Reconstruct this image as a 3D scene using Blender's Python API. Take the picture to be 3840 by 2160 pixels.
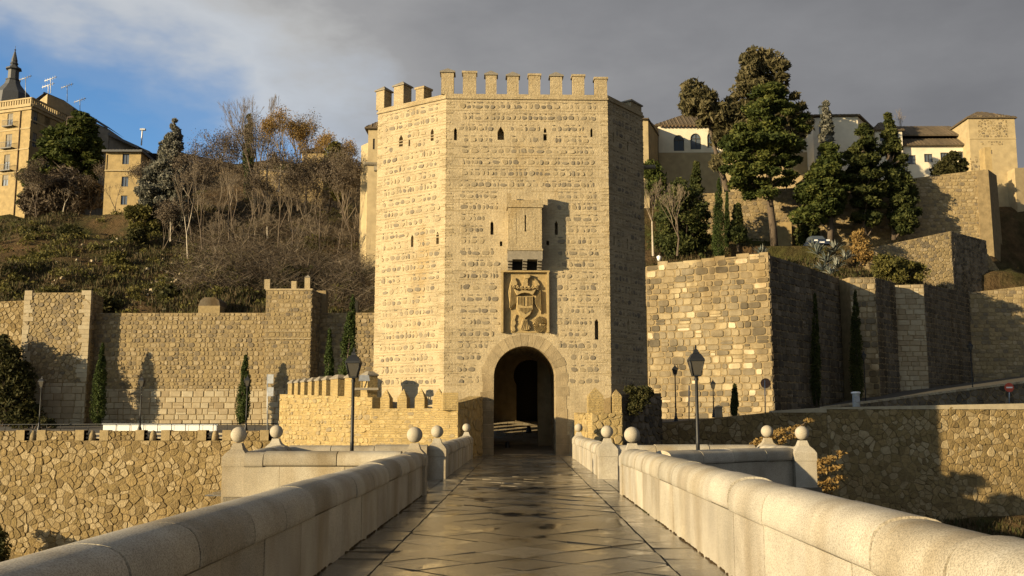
import bpy, math, random
import numpy as np
from mathutils import Vector, Matrix, noise
from mathutils.geometry import tessellate_polygon
R = math.radians
for o in list(bpy.data.objects): bpy.data.objects.remove(o)
scn = bpy.context.scene
col = scn.collection

# ------------------------------------------------------------------ camera, sky, sun, exposure
CAM = Vector((0, 0, 1.6)); FPX = 3733.33
PITCH = math.atan(495 / FPX); YAW = math.atan(40 / FPX)
cd = bpy.data.cameras.new('camera'); cam = bpy.data.objects.new('camera', cd); col.objects.link(cam)
cd.lens = 35; cd.sensor_width = 36; cd.clip_end = 4000; cd.clip_start = .1
cam.location = CAM; cam.rotation_euler = (R(90) + PITCH, 0, YAW)
scn.camera = cam
SUN_AZ, SUN_EL = R(56), R(10.5)          # light travels towards +x / +y
sd = bpy.data.lights.new('sun', 'SUN'); sun = bpy.data.objects.new('sun', sd); col.objects.link(sun)
sd.energy = 5.0; sd.angle = R(.5); sd.color = (1, .76, .42)
ldir = Vector((math.sin(SUN_AZ) * math.cos(SUN_EL), math.cos(SUN_AZ) * math.cos(SUN_EL), -math.sin(SUN_EL)))
sun.rotation_euler = ldir.to_track_quat('-Z', 'Y').to_euler()
sun.location = (-60, -50, 60)
scn.view_settings.view_transform = 'Standard'; scn.view_settings.look = 'None'
scn.view_settings.gamma = 1; scn.view_settings.use_curve_mapping = False
scn.view_settings.exposure = 0.9

w = bpy.data.worlds.new('World'); scn.world = w; w.use_nodes = True
nt = w.node_tree; nt.nodes.clear()
def N(nt, t, **k):
    n = nt.nodes.new(t)
    for a, b in k.items():
        if a.startswith('i_'): n.inputs[a[2:].replace('_', ' ')].default_value = b
        else: setattr(n, a, b)
    return n
def L(nt, a, b): nt.links.new(a, b)
def ramp(nt, stops, interp='LINEAR'):
    n = nt.nodes.new('ShaderNodeValToRGB'); cr = n.color_ramp; cr.interpolation = interp
    while len(cr.elements) > 1: cr.elements.remove(cr.elements[-1])
    for i, (p, c) in enumerate(stops):
        c = (c, c, c, 1) if isinstance(c, (int, float)) else (*c[:3], 1)
        if i == 0: e = cr.elements[0]; e.position = p
        else: e = cr.elements.new(p)
        e.color = c
    return n
out = N(nt, 'ShaderNodeOutputWorld'); bg = N(nt, 'ShaderNodeBackground'); bg.inputs['Strength'].default_value = .066
sky = N(nt, 'ShaderNodeTexSky', sky_type='NISHITA', sun_disc=False, sun_elevation=SUN_EL, sun_rotation=R(180) + SUN_AZ,
        air_density=1.0, dust_density=.4, ozone_density=2.2)
tc = N(nt, 'ShaderNodeTexCoord')
def vmath(nt, op, a, b=None, val=None):
    n = N(nt, 'ShaderNodeVectorMath', operation=op); L(nt, a, n.inputs[0])
    if b is not None: n.inputs[1].default_value = b
    return n
def fmath(nt, op, a, b=None):
    n = N(nt, 'ShaderNodeMath', operation=op)
    for i, x in enumerate((a, b)):
        if x is None: continue
        if isinstance(x, (int, float)): n.inputs[i].default_value = x
        else: L(nt, x, n.inputs[i])
    return n.outputs[0]
gen = tc.outputs['Generated']
dn = vmath(nt, 'DOT_PRODUCT', gen, (.478, -.08, .875))
mp = vmath(nt, 'MULTIPLY', gen, (1.0, 1.0, 2.2))
n1 = N(nt, 'ShaderNodeTexNoise'); n1.inputs['Scale'].default_value = 2.6; n1.inputs['Detail'].default_value = 6; n1.inputs['Roughness'].default_value = .58
L(nt, mp.outputs[0], n1.inputs['Vector'])
n2 = N(nt, 'ShaderNodeTexNoise'); n2.inputs['Scale'].default_value = 1.1; n2.inputs['Detail'].default_value = 4; n2.inputs['Roughness'].default_value = .5
m2 = vmath(nt, 'ADD', mp.outputs[0], (3.1, 1.7, 5.2)); L(nt, m2.outputs[0], n2.inputs['Vector'])
nz = fmath(nt, 'MULTIPLY', fmath(nt, 'SUBTRACT', n1.outputs['Fac'], .5), .42)
cov = fmath(nt, 'ADD', dn.outputs['Value'], nz)
mask = ramp(nt, [(.0, 0), (.03, .12), (.13, .8), (.2, 1)], 'EASE'); L(nt, fmath(nt, 'ADD', cov, .03), mask.inputs[0])
# cloud brightness: thin sunlit edge, darker and thicker away from it
dx = vmath(nt, 'DOT_PRODUCT', gen, (.80, .12, .75))
br = fmath(nt, 'ADD', dx.outputs['Value'], fmath(nt, 'MULTIPLY', fmath(nt, 'SUBTRACT', n2.outputs['Fac'], .5), .9))
br = fmath(nt, 'ADD', br, fmath(nt, 'MULTIPLY', fmath(nt, 'SUBTRACT', n1.outputs['Fac'], .5), .8))
cc = ramp(nt, [(.0, (3.3, 3.5, 3.8)), (.19, (5.3, 5.3, 5.15)), (.38, (2.8, 2.8, 2.85)), (.58, (2.0, 2.02, 2.12)), (.8, (1.4, 1.42, 1.52)), (1, (1.05, 1.07, 1.15))])
L(nt, fmath(nt, 'ADD', br, .12), cc.inputs[0])
tintn = N(nt, 'ShaderNodeMix', data_type='RGBA', blend_type='MULTIPLY'); tintn.inputs[0].default_value = 1
L(nt, sky.outputs[0], tintn.inputs[6]); tintn.inputs[7].default_value = (1.02, 1.38, 1.78, 1)
mx = N(nt, 'ShaderNodeMix', data_type='RGBA'); L(nt, mask.outputs[0], mx.inputs[0]); L(nt, tintn.outputs[2], mx.inputs[6]); L(nt, cc.outputs[0], mx.inputs[7])
L(nt, mx.outputs[2], bg.inputs['Color']); L(nt, bg.outputs[0], out.inputs[0])

# ------------------------------------------------------------------ pixel -> place (a survey aid: pixel of the 3840 px photo and a distance)
Fv = Vector((-math.sin(YAW) * math.cos(PITCH), math.cos(YAW) * math.cos(PITCH), math.sin(PITCH)))
Rv = Vector((math.cos(YAW), math.sin(YAW), 0)); Uv = Rv.cross(Fv)
def ray(px, py): return Fv + Rv * ((px - 1920) / FPX) + Uv * (-(py - 1080) / FPX)
def at(px, py, Y):
    d = ray(px, py); return CAM + d * (Y / d.y)
def zat(py, Y, px=1960): return at(px, py, Y).z
XP = 1575
def xat(px, Y, py=None): return at(px, XP if py is None else py, Y).x

# ------------------------------------------------------------------ objects
def tag(o, label=None, cat=None, group=None, kind=None):
    if label: o['label'] = label
    if cat: o['category'] = cat
    if group: o['group'] = group
    if kind: o['kind'] = kind
    return o
def thing(name, label, cat, loc=(0, 0, 0), group=None, rz=0):
    o = bpy.data.objects.new(name, None); col.objects.link(o); o.location = loc; o.rotation_euler = (0, 0, rz); o.empty_display_size = .2
    return tag(o, label, cat, group)
def pinv(o, parent):
    if parent is not None:
        o.parent = parent
        m = Matrix.Identity(4); p = parent
        chain = []
        while p is not None: chain.append(p); p = p.parent
        for q in reversed(chain): m = m @ q.matrix_parent_inverse @ q.matrix_basis
        o.matrix_parent_inverse = m.inverted()
    return o
def link(name, me, mat, parent=None, kind=None):
    o = bpy.data.objects.new(name, me)
    if mat is not None and not me.materials: me.materials.append(mat)
    col.objects.link(o); pinv(o, parent)
    if kind: o['kind'] = kind
    return o
class MB:
    def __init__(s): s.v = []; s.f = []; s.t = []; s.uv = []; s.sm = []; s.use_uv = False
    def add(s, vs, fs, tint=(.5, .5, .5), uvs=None, smooth=False):
        b = len(s.v); s.v += [tuple(p) for p in vs]; s.t += [tint] * len(vs)
        s.f += [tuple(i + b for i in f) for f in fs]; s.sm += [smooth] * len(fs)
        if uvs is None: s.uv += [(p[0] + p[1] * .37, p[2]) for p in vs]
        else: s.uv += [tuple(u) for u in uvs]
    def box(s, c, d, rz=0, tint=(.5, .5, .5), taper=1.0):
        hx, hy, hz = d[0] / 2, d[1] / 2, d[2] / 2; vs = []
        for z in (-1, 1):
            k = taper if z > 0 else 1
            for x, y in ((-1, -1), (1, -1), (1, 1), (-1, 1)):
                X, Y = x * hx * k, y * hy * k
                vs.append((c[0] + X * math.cos(rz) - Y * math.sin(rz), c[1] + X * math.sin(rz) + Y * math.cos(rz), c[2] + z * hz))
        s.add(vs, [(3, 2, 1, 0), (4, 5, 6, 7), (0, 1, 5, 4), (1, 2, 6, 5), (2, 3, 7, 6), (3, 0, 4, 7)], tint)
    def prism(s, pts, zb, zt, tint=(.5, .5, .5), inset=0):
        n = len(pts); zts = zt if isinstance(zt, (list, tuple)) else [zt] * n
        c = Vector((sum(p[0] for p in pts) / n, sum(p[1] for p in pts) / n))
        base = [(c.x + (p[0] - c.x) * (1 + inset), c.y + (p[1] - c.y) * (1 + inset), zb) for p in pts]
        vs = base + [(p[0], p[1], z) for p, z in zip(pts, zts)]
        tris = [tuple(t) for t in tessellate_polygon([[Vector((p[0], p[1], 0)) for p in pts]])]
        s.add(vs, [tuple(i + n for i in t) for t in tris] + [tuple(reversed(t)) for t in tris], tint)
        L0 = 0
        for i in range(n):
            j = (i + 1) % n; ln = math.hypot(pts[j][0] - pts[i][0], pts[j][1] - pts[i][1])
            s.add([base[i], base[j], vs[n + j], vs[n + i]], [(0, 1, 2, 3)], tint,
                  [(L0, zb), (L0 + ln, zb), (L0 + ln, zts[j]), (L0, zts[i])]); L0 += ln
    def tube(s, pts, rad, n=8, tint=(.5, .5, .5), smooth=True):
        rings = []
        for i, p in enumerate(pts):
            p = Vector(p); a = Vector(pts[max(0, i - 1)]); b = Vector(pts[min(len(pts) - 1, i + 1)])
            d = (b - a).normalized(); x = d.orthogonal().normalized(); y = d.cross(x)
            r = rad[i] if isinstance(rad, (list, tuple)) else rad
            rings.append([p + (x * math.cos(2 * math.pi * k / n) + y * math.sin(2 * math.pi * k / n)) * r for k in range(n)])
        vs = [q for r_ in rings for q in r_]; fs = []
        for i in range(len(pts) - 1):
            for k in range(n): fs.append((i * n + k, i * n + (k + 1) % n, (i + 1) * n + (k + 1) % n, (i + 1) * n + k))
        fs.append(tuple(range(n - 1, -1, -1))); fs.append(tuple(range((len(pts) - 1) * n, len(pts) * n)))
        s.add(vs, fs, tint, smooth=smooth)
    def lathe(s, c, prof, n=12, tint=(.5, .5, .5), smooth=True, rot=0):
        vs = []
        for r, z in prof:
            for k in range(n):
                a = 2 * math.pi * k / n + rot; vs.append((c[0] + r * math.cos(a), c[1] + r * math.sin(a), c[2] + z))
        fs = []
        for i in range(len(prof) - 1):
            for k in range(n): fs.append((i * n + k, i * n + (k + 1) % n, (i + 1) * n + (k + 1) % n, (i + 1) * n + k))
        fs.append(tuple(range(n - 1, -1, -1))); fs.append(tuple(range((len(prof) - 1) * n, len(prof) * n)))
        s.add(vs, fs, tint, smooth=smooth)
    def mesh(s, name):
        me = bpy.data.meshes.new(name); me.from_pydata(s.v, [], s.f)
        a = me.color_attributes.new('tint', 'FLOAT_COLOR', 'POINT')
        a.data.foreach_set('color', np.array([(t[0], t[1], t[2], 1) for t in s.t], dtype=np.float32).ravel())
        uvl = me.uv_layers.new(name='UVMap')
        li = np.zeros(len(me.loops), dtype=np.int32); me.loops.foreach_get('vertex_index', li)
        uvl.data.foreach_set('uv', np.array(s.uv, dtype=np.float32)[li].ravel())
        me.polygons.foreach_set('use_smooth', s.sm)
        me.update(); return me
    def build(s, name, mat, parent=None, kind=None): return link(name, s.mesh(name), mat, parent, kind)
def np_mesh(name, verts, faces, tint, mat, parent=None, kind=None):
    k = faces.shape[1]; me = bpy.data.meshes.new(name)
    me.vertices.add(len(verts)); me.vertices.foreach_set('co', verts.astype(np.float32).ravel())
    me.loops.add(faces.size); me.loops.foreach_set('vertex_index', faces.astype(np.int32).ravel())
    me.polygons.add(len(faces)); me.polygons.foreach_set('loop_start', np.arange(0, faces.size, k, dtype=np.int32))
    me.polygons.foreach_set('loop_total', np.full(len(faces), k, dtype=np.int32))
    a = me.color_attributes.new('tint', 'FLOAT_COLOR', 'POINT')
    t = np.ones((len(verts), 4), dtype=np.float32); t[:, :3] = tint
    a.data.foreach_set('color', t.ravel()); me.update(calc_edges=True)
    return link(name, me, mat, parent, kind)

# ------------------------------------------------------------------ materials
def newmat(name):
    m = bpy.data.materials.new(name); m.use_nodes = True; nt = m.node_tree; nt.nodes.clear()
    o = N(nt, 'ShaderNodeOutputMaterial'); b = N(nt, 'ShaderNodeBsdfPrincipled'); L(nt, b.outputs[0], o.inputs[0])
    return m, nt, b
def pos(nt, sc=(1, 1, 1)):
    g = N(nt, 'ShaderNodeNewGeometry'); v = N(nt, 'ShaderNodeVectorMath', operation='MULTIPLY'); L(nt, g.outputs['Position'], v.inputs[0]); v.inputs[1].default_value = sc
    return v.outputs[0]
def noi(nt, vec, scale, detail=4, rough=.55):
    n = N(nt, 'ShaderNodeTexNoise'); n.inputs['Scale'].default_value = scale; n.inputs['Detail'].default_value = detail; n.inputs['Roughness'].default_value = rough
    L(nt, vec, n.inputs['Vector']); return n.outputs['Fac']
def mul(nt, a, b, fac=1, mode='MULTIPLY'):
    n = N(nt, 'ShaderNodeMix', data_type='RGBA', blend_type=mode)
    if isinstance(fac, (int, float)): n.inputs[0].default_value = fac
    else: L(nt, fac, n.inputs[0])
    for i, x in ((6, a), (7, b)):
        if isinstance(x, tuple): n.inputs[i].default_value = (*x[:3], 1)
        else: L(nt, x, n.inputs[i])
    return n.outputs[2]
def bump(nt, b, h, strength=.5, dist=.02):
    n = N(nt, 'ShaderNodeBump'); n.inputs['Strength'].default_value = strength; n.inputs['Distance'].default_value = dist
    L(nt, h, n.inputs['Height']); L(nt, n.outputs[0], b.inputs['Normal'])
def stone_mat(name, cols, scale=3.0, mott=(.7, 1.2), rough=.9, bscale=25, bstr=.6, bdist=.03, stain=None, speck=None):
    m, nt, b = newmat(name)
    a = N(nt, 'ShaderNodeAttribute', attribute_name='tint'); s = N(nt, 'ShaderNodeSeparateColor'); L(nt, a.outputs['Color'], s.inputs[0])
    r = ramp(nt, [(i / max(1, len(cols) - 1), c) for i, c in enumerate(cols)]); L(nt, s.outputs[0], r.inputs[0])
    p = pos(nt)
    r2 = ramp(nt, [(.25, mott[0]), (.75, mott[1])]); L(nt, noi(nt, p, scale, 6), r2.inputs[0])
    c = mul(nt, r.outputs[0], r2.outputs[0])
    if stain:
        r3 = ramp(nt, [(.45, 0), (.72, 1)]); L(nt, noi(nt, pos(nt, (1, 1, .28)), stain[1], 5), r3.inputs[0])
        c = mul(nt, c, stain[0], r3.outputs[0])
    if speck:
        r4 = ramp(nt, [(.38, 1 - speck), (.5, 1), (.62, 1 + speck * .6)]); L(nt, noi(nt, p, 95, 3), r4.inputs[0]); c = mul(nt, c, r4.outputs[0])
    L(nt, c, b.inputs['Base Color']); b.inputs['Roughness'].default_value = rough
    b.inputs['Specular IOR Level'].default_value = .25
    bump(nt, b, noi(nt, p, bscale, 5, .6), bstr, bdist)
    return m
def plain(name, c, rough=.7, metal=0, var=.15, scale=8):
    m, nt, b = newmat(name); r2 = ramp(nt, [(.3, 1 - var), (.7, 1 + var)]); L(nt, noi(nt, pos(nt), scale, 5), r2.inputs[0])
    L(nt, mul(nt, tuple(c), r2.outputs[0]), b.inputs['Base Color']); b.inputs['Roughness'].default_value = rough; b.inputs['Metallic'].default_value = metal
    return m
def brick_mat(name, c1, c2, cm, course=.075, bstr=.8, patch=None):
    m, nt, b = newmat(name)
    uv = N(nt, 'ShaderNodeUVMap', uv_map='UVMap')
    nv = N(nt, 'ShaderNodeTexNoise'); nv.inputs['Scale'].default_value = 1.6; nv.inputs['Detail'].default_value = 3; L(nt, uv.outputs[0], nv.inputs['Vector'])
    off = N(nt, 'ShaderNodeVectorMath', operation='MULTIPLY_ADD'); L(nt, nv.outputs['Color'], off.inputs[0]); off.inputs[1].default_value = (.08, .05, 0); L(nt, uv.outputs[0], off.inputs[2])
    br = N(nt, 'ShaderNodeTexBrick'); L(nt, off.outputs[0], br.inputs['Vector'])
    br.inputs['Scale'].default_value = 1; br.inputs['Brick Width'].default_value = .3; br.inputs['Row Height'].default_value = course
    br.inputs['Mortar Size'].default_value = .012; br.inputs['Mortar Smooth'].default_value = .5
    br.inputs['Color1'].default_value = (*c1, 1); br.inputs['Color2'].default_value = (*c2, 1); br.inputs['Mortar'].default_value = (*cm, 1)
    p = pos(nt); r2 = ramp(nt, [(.25, .66), (.5, .97), (.8, 1.14)]); L(nt, noi(nt, p, 1.1, 8, .66), r2.inputs[0])
    c = mul(nt, br.outputs['Color'], r2.outputs[0])
    r3 = ramp(nt, [(.56, 0), (.74, .85)]); L(nt, noi(nt, pos(nt, (1, 1, .35)), .55, 6, .6), r3.inputs[0])
    c = mul(nt, c, patch or (.78, .68, .5), r3.outputs[0])
    L(nt, c, b.inputs['Base Color']); b.inputs['Roughness'].default_value = .92; b.inputs['Specular IOR Level'].default_value = .2
    h = fmath(nt, 'ADD', fmath(nt, 'MULTIPLY', br.outputs['Fac'], -1.0), fmath(nt, 'MULTIPLY', noi(nt, p, 9, 6, .65), 1.6))
    bump(nt, b, h, bstr, .035)
    return m
def leaf_mat(name, cols, trans=.25):
    m, nt, b = newmat(name)
    a = N(nt, 'ShaderNodeAttribute', attribute_name='tint'); s = N(nt, 'ShaderNodeSeparateColor'); L(nt, a.outputs['Color'], s.inputs[0])
    r = ramp(nt, [(i / max(1, len(cols) - 1), c) for i, c in enumerate(cols)]); L(nt, s.outputs[0], r.inputs[0])
    L(nt, r.outputs[0], b.inputs['Base Color']); b.inputs['Roughness'].default_value = .75; b.inputs['Specular IOR Level'].default_value = .2
    t = N(nt, 'ShaderNodeBsdfTranslucent'); L(nt, r.outputs[0], t.inputs[0]); ms = N(nt, 'ShaderNodeMixShader'); ms.inputs[0].default_value = trans
    L(nt, b.outputs[0], ms.inputs[1]); L(nt, t.outputs[0], ms.inputs[2]); o = [n for n in nt.nodes if n.type == 'OUTPUT_MATERIAL'][0]; L(nt, ms.outputs[0], o.inputs[0])
    return m
M = {}
M['tower'] = brick_mat('tower_brick', (.45, .375, .245), (.385, .315, .205), (.5, .425, .29))
M['tstone'] = stone_mat('tower_field_stone', [(.16, .14, .11), (.22, .19, .14), (.27, .23, .16), (.33, .27, .17), (.38, .32, .215)], 9, (.75, 1.15))
M['brickp'] = brick_mat('merlon_brick', (.43, .355, .225), (.36, .29, .175), (.48, .4, .265), bstr=1)
M['barb'] = brick_mat('barbican_render', (0.408, 0.313, 0.15), (0.367, 0.272, 0.116), (0.422, 0.333, 0.177), bstr=1.2, patch=(.6, .5, .34))
M['barbstone'] = stone_mat('barbican_stone', [(0.286, 0.224, 0.116), (0.374, 0.292, 0.15), (0.34, 0.258, 0.116), (0.231, 0.19, 0.122)], 5, (.7, 1.2), bstr=.9)
M['vous'] = stone_mat('gate_ashlar', [(.26, .212, .135), (.31, .25, .158), (.35, .285, .18)], 3, (.72, 1.15), bscale=18, bstr=.8, stain=((.62, .54, .42), .6))
M['greystone'] = stone_mat('grey_stone', [(0.19, 0.17, 0.136), (0.272, 0.245, 0.197)], 6, (.75, 1.15))
M['mortar'] = stone_mat('wall_mortar', [(0.272, 0.211, 0.116), (0.245, 0.19, 0.109)], 2, (.65, 1.15), bscale=14, bstr=.9, bdist=.05)
M['mortar_dark'] = stone_mat('rubble_mortar', [(.22, .165, .085), (.185, .14, .075)], 2, (.6, 1.15), bscale=12, bstr=1, bdist=.05)
M['rubble'] = stone_mat('rubble_stone', [(.17, .125, .06), (.22, .165, .075), (.27, .20, .095), (.29, .23, .13), (.37, .30, .18)], 4, (.75, 1.2), bscale=9, bstr=1, bdist=.08)
M['cstone'] = stone_mat('curtain_wall_stone', [(0.15, 0.126, 0.0918), (0.224, 0.177, 0.102), (0.279, 0.218, 0.116), (0.313, 0.258, 0.17)], 5, (.75, 1.2), bscale=14, bstr=.8)
M['ashlar'] = stone_mat('pale_ashlar', [(0.286, 0.231, 0.15), (0.354, 0.299, 0.204), (0.394, 0.347, 0.252)], 3, (.8, 1.1), bstr=.4)
M['block'] = stone_mat('old_block_stone', [(.12, .105, .078), (.205, .175, .122), (.28, .235, .155), (.35, .29, .18), (.54, .47, .34)], 1.3, (.65, 1.3), bscale=12, bstr=.9, stain=((.5, .42, .3), .35))
M['darkstone'] = stone_mat('dark_and_shaded_stone', [(0.0884, 0.0782, 0.0646), (0.129, 0.112, 0.085), (0.177, 0.15, 0.112), (0.245, 0.211, 0.163)], 3, (.6, 1.2), bscale=12, bstr=.9, stain=((.5, .42, .3), .5))  # dark stone; shade of wall faces turned from the sun is put into it
M['granite'] = stone_mat('bridge_granite', [(.34, .315, .26), (.40, .37, .31), (.43, .40, .33), (.47, .435, .365)], 1.5, (.72, 1.12), rough=.82, bscale=70, bstr=.3, bdist=.008, stain=((.66, .58, .45), .9), speck=.34)
M['granite_dk'] = stone_mat('bridge_core', [(0.17, 0.15, 0.116), (0.136, 0.122, 0.0952)], 2, (.7, 1.2))
M['ball'] = stone_mat('ball_granite', [(0.354, 0.32, 0.258), (0.408, 0.374, 0.306)], 3, (.8, 1.1), bscale=50, bstr=.5, bdist=.012, speck=.2)
M['cream'] = plain('cream_render', (.36, .29, .17), .9, var=.16, scale=1.2)
M['yellow'] = plain('ochre_render', (.31, .235, .115), .9, var=.2, scale=1.5)
M['white'] = plain('white_render', (.66, .61, .49), .9, var=.1, scale=.8)
M['greywall'] = plain('grey_render', (0.204, 0.19, 0.163), .9, var=.2, scale=.8)
M['brown'] = plain('brown_render', (0.136, 0.0884, 0.051), .9, var=.2)
M['tile'] = stone_mat('roof_tile', [(.07, .055, .04), (.10, .078, .052), (.14, .105, .07)], 2, (.7, 1.2))
M['slate'] = plain('slate', (.06, .065, .075), .6, var=.2)
M['frame'] = plain('dark_frame', (.06, .055, .05), .6)
M['dark'] = plain('opening_dark_and_tyre', (.02, .018, .015), .9)  # painted-in darkness of openings, and the black of the car wheels
M['iron'] = plain('painted_iron', (.013, .015, .019), .5, .2, var=.2, scale=20)
M['steel'] = plain('galvanised_steel', (.35, .37, .4), .5, .6)
M['whitep'] = plain('white_plastic', (.72, .73, .74), .5, var=.05)
M['red'] = plain('sign_red', (.45, .06, .03), .5, var=.05)
M['bark'] = plain('bark', (.085, .065, .048), .95, var=.3, scale=6)
M['barkpale'] = plain('pale_bark', (.36, .32, .26), .95, var=.25, scale=6)
M['twig'] = leaf_mat('twigs', [(.09, .07, .05), (.16, .13, .095), (.23, .19, .145)], .0)
M['brush'] = leaf_mat('brush_twigs', [(.055, .04, .026), (.10, .078, .056), (.19, .16, .125)], .1)
M['pine'] = leaf_mat('pine_needles', [(.022, .036, .010), (.06, .078, .019), (.14, .145, .034)], .3)
M['pinedk'] = leaf_mat('dark_conifer_needles', [(.02, .03, .01), (.05, .062, .018), (.115, .118, .034)], .3)
M['euca'] = leaf_mat('eucalyptus_leaves', [(.045, .042, .020), (.10, .09, .042), (.2, .17, .095)], .3)
M['silver'] = leaf_mat('silver_conifer_needles', [(.05, .056, .045), (.12, .122, .10), (.27, .26, .22)])
M['cyp'] = leaf_mat('cypress_leaves', [(.02, .034, .01), (.045, .068, .018), (.08, .105, .03)])
M['orange'] = leaf_mat('dry_orange_leaves', [(.17, .11, .04), (.27, .175, .06), (.35, .25, .1)], .35)
M['olive'] = leaf_mat('olive_green_leaves', [(.05, .052, .016), (.10, .095, .026), (.15, .13, .035)])
M['bush'] = leaf_mat('bush_leaves', [(.022, .026, .009), (.044, .046, .015), (.085, .075, .028)])
M['agave'] = leaf_mat('agave_leaves', [(.07, .09, .085), (.12, .14, .135), (.24, .25, .22)], .1)
M['grass'] = leaf_mat('grass_blades', [(.036, .036, .014), (.05, .055, .017), (.085, .062, .03), (.11, .085, .05)], .2)
m, nt, b = newmat('window_glass'); b.inputs['Base Color'].default_value = (.08, .1, .13, 1); b.inputs['Roughness'].default_value = .12; b.inputs['Specular IOR Level'].default_value = .8; M['glass'] = m
m, nt, b = newmat('lantern_glass'); b.inputs['Base Color'].default_value = (.06, .056, .048, 1); b.inputs['Roughness'].default_value = .6; b.inputs['Specular IOR Level'].default_value = .2; M['lglass'] = m
# terrain
m, nt, b = newmat('hill_soil')
p = pos(nt); r1 = ramp(nt, [(.36, (.12, .078, .04)), (.48, (.085, .06, .03)), (.56, (.06, .052, .022)), (.68, (.065, .072, .02))]); L(nt, noi(nt, p, .16, 8, .62), r1.inputs[0])
r2 = ramp(nt, [(.3, .5), (.6, 1.1), (.75, 1.7)]); L(nt, noi(nt, p, 1.3, 8, .7), r2.inputs[0])
L(nt, mul(nt, r1.outputs[0], r2.outputs[0]), b.inputs['Base Color']); b.inputs['Roughness'].default_value = 1; b.inputs['Specular IOR Level'].default_value = .1
bump(nt, b, noi(nt, p, 2.2, 8, .7), 1, .4); M['soil'] = m
m, nt, b = newmat('asphalt'); L(nt, mul(nt, (.07, .065, .055), ramp(nt, [(.3, .8), (.7, 1.25)]).outputs[0]), b.inputs['Base Color']); b.inputs['Roughness'].default_value = .85; M['asphalt'] = m
m, nt, b = newmat('river_water'); b.inputs['Base Color'].default_value = (.03, .035, .02, 1); b.inputs['Roughness'].default_value = .08; bump(nt, b, noi(nt, pos(nt), 1.2, 4), .3, .1); M['water'] = m
# wet paving
m, nt, b = newmat('wet_paving')
a = N(nt, 'ShaderNodeAttribute', attribute_name='tint'); s = N(nt, 'ShaderNodeSeparateColor'); L(nt, a.outputs['Color'], s.inputs[0])
r = ramp(nt, [(0, (.115, .101, .077)), (.5, (.18, .16, .123)), (1, (.26, .233, .18))]); L(nt, s.outputs[0], r.inputs[0])
p = pos(nt); r2 = ramp(nt, [(.3, .75), (.7, 1.15)]); L(nt, noi(nt, p, 3, 8, .65), r2.inputs[0]); c = mul(nt, r.outputs[0], r2.outputs[0])
pud = ramp(nt, [(.52, 0), (.64, 1)]); L(nt, noi(nt, pos(nt, (1, .6, 1)), 1.5, 7, .6), pud.inputs[0])
c = mul(nt, c, (.6, .58, .56), pud.outputs[0]); L(nt, c, b.inputs['Base Color'])
rr = N(nt, 'ShaderNodeMapRange'); L(nt, pud.outputs[0], rr.inputs[0]); rr.inputs[3].default_value = .2; rr.inputs[4].default_value = .03; L(nt, rr.outputs[0], b.inputs['Roughness'])
b.inputs['Specular IOR Level'].default_value = .7
bs = N(nt, 'ShaderNodeBump'); L(nt, noi(nt, p, 12, 6, .6), bs.inputs['Height']); bs.inputs['Distance'].default_value = .02
inv = fmath(nt, 'MULTIPLY', fmath(nt, 'SUBTRACT', 1.0, pud.outputs[0]), .35); L(nt, inv, bs.inputs['Strength']); L(nt, bs.outputs[0], b.inputs['Normal']); M['paving'] = m

# ------------------------------------------------------------------ masonry
class Face:
    """a wall plane: A lower left, B lower right seen from outside; batter leans the top back"""
    def __init__(s, A, B, zb, zt, batter=0):
        s.O = Vector((A[0], A[1], zb)); d = Vector((B[0] - A[0], B[1] - A[1], 0)); s.W = d.length; s.U = d.normalized()
        n0 = s.U.cross(Vector((0, 0, 1))); s.V = (Vector((0, 0, 1)) - n0 * batter).normalized(); s.N = s.U.cross(s.V)
        s.zb = zb; s.k = 1 / s.V.z; zts = zt if isinstance(zt, (list, tuple)) else (zt, zt)
        s.H0 = (zts[0] - zb) * s.k; s.H1 = (zts[1] - zb) * s.k
    def P(s, u, v, n=0): return s.O + s.U * u + s.V * v + s.N * n
    def uv(s, px, py):
        d = ray(px, py); t = (s.O - CAM).dot(s.N) / d.dot(s.N); q = CAM + d * t - s.O
        return q.dot(s.U), q.dot(s.V)
    def outline(s): return [(0, 0), (s.W, 0), (s.W, s.H1), (0, s.H0)]
def clip(poly, a, b):
    """keep the part of poly left of a->b"""
    out = []; n = len(poly); ex, ey = b[0] - a[0], b[1] - a[1]
    def sd(p): return ex * (p[1] - a[1]) - ey * (p[0] - a[0])
    for i in range(n):
        p, q = poly[i], poly[(i + 1) % n]; sp, sq = sd(p), sd(q)
        if sp >= 0: out.append(p)
        if (sp > 0 > sq) or (sp < 0 < sq):
            t = sp / (sp - sq); out.append((p[0] + (q[0] - p[0]) * t, p[1] + (q[1] - p[1]) * t))
    return out
def clip_out(poly, outl):
    for i in range(len(outl)):
        if len(poly) < 3: return []
        poly = clip(poly, outl[i], outl[(i + 1) % len(outl)])
    return poly if len(poly) > 2 else []
def area(p): return abs(sum(p[i][0] * p[(i + 1) % len(p)][1] - p[(i + 1) % len(p)][0] * p[i][1] for i in range(len(p)))) / 2
def cent(p): return sum(q[0] for q in p) / len(p), sum(q[1] for q in p) / len(p)
def rounded(p, k=.25):
    o = []; n = len(p)
    for i in range(n):
        a, b = p[i], p[(i + 1) % n]
        o += [(a[0] + (b[0] - a[0]) * k, a[1] + (b[1] - a[1]) * k), (a[0] + (b[0] - a[0]) * (1 - k), a[1] + (b[1] - a[1]) * (1 - k))]
    return o
def inset(p, j):
    cx, cy = cent(p); o = []
    for x, y in p:
        d = math.hypot(x - cx, y - cy) or 1; k = max(.3, 1 - j / d); o.append((cx + (x - cx) * k, cy + (y - cy) * k))
    return o
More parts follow.
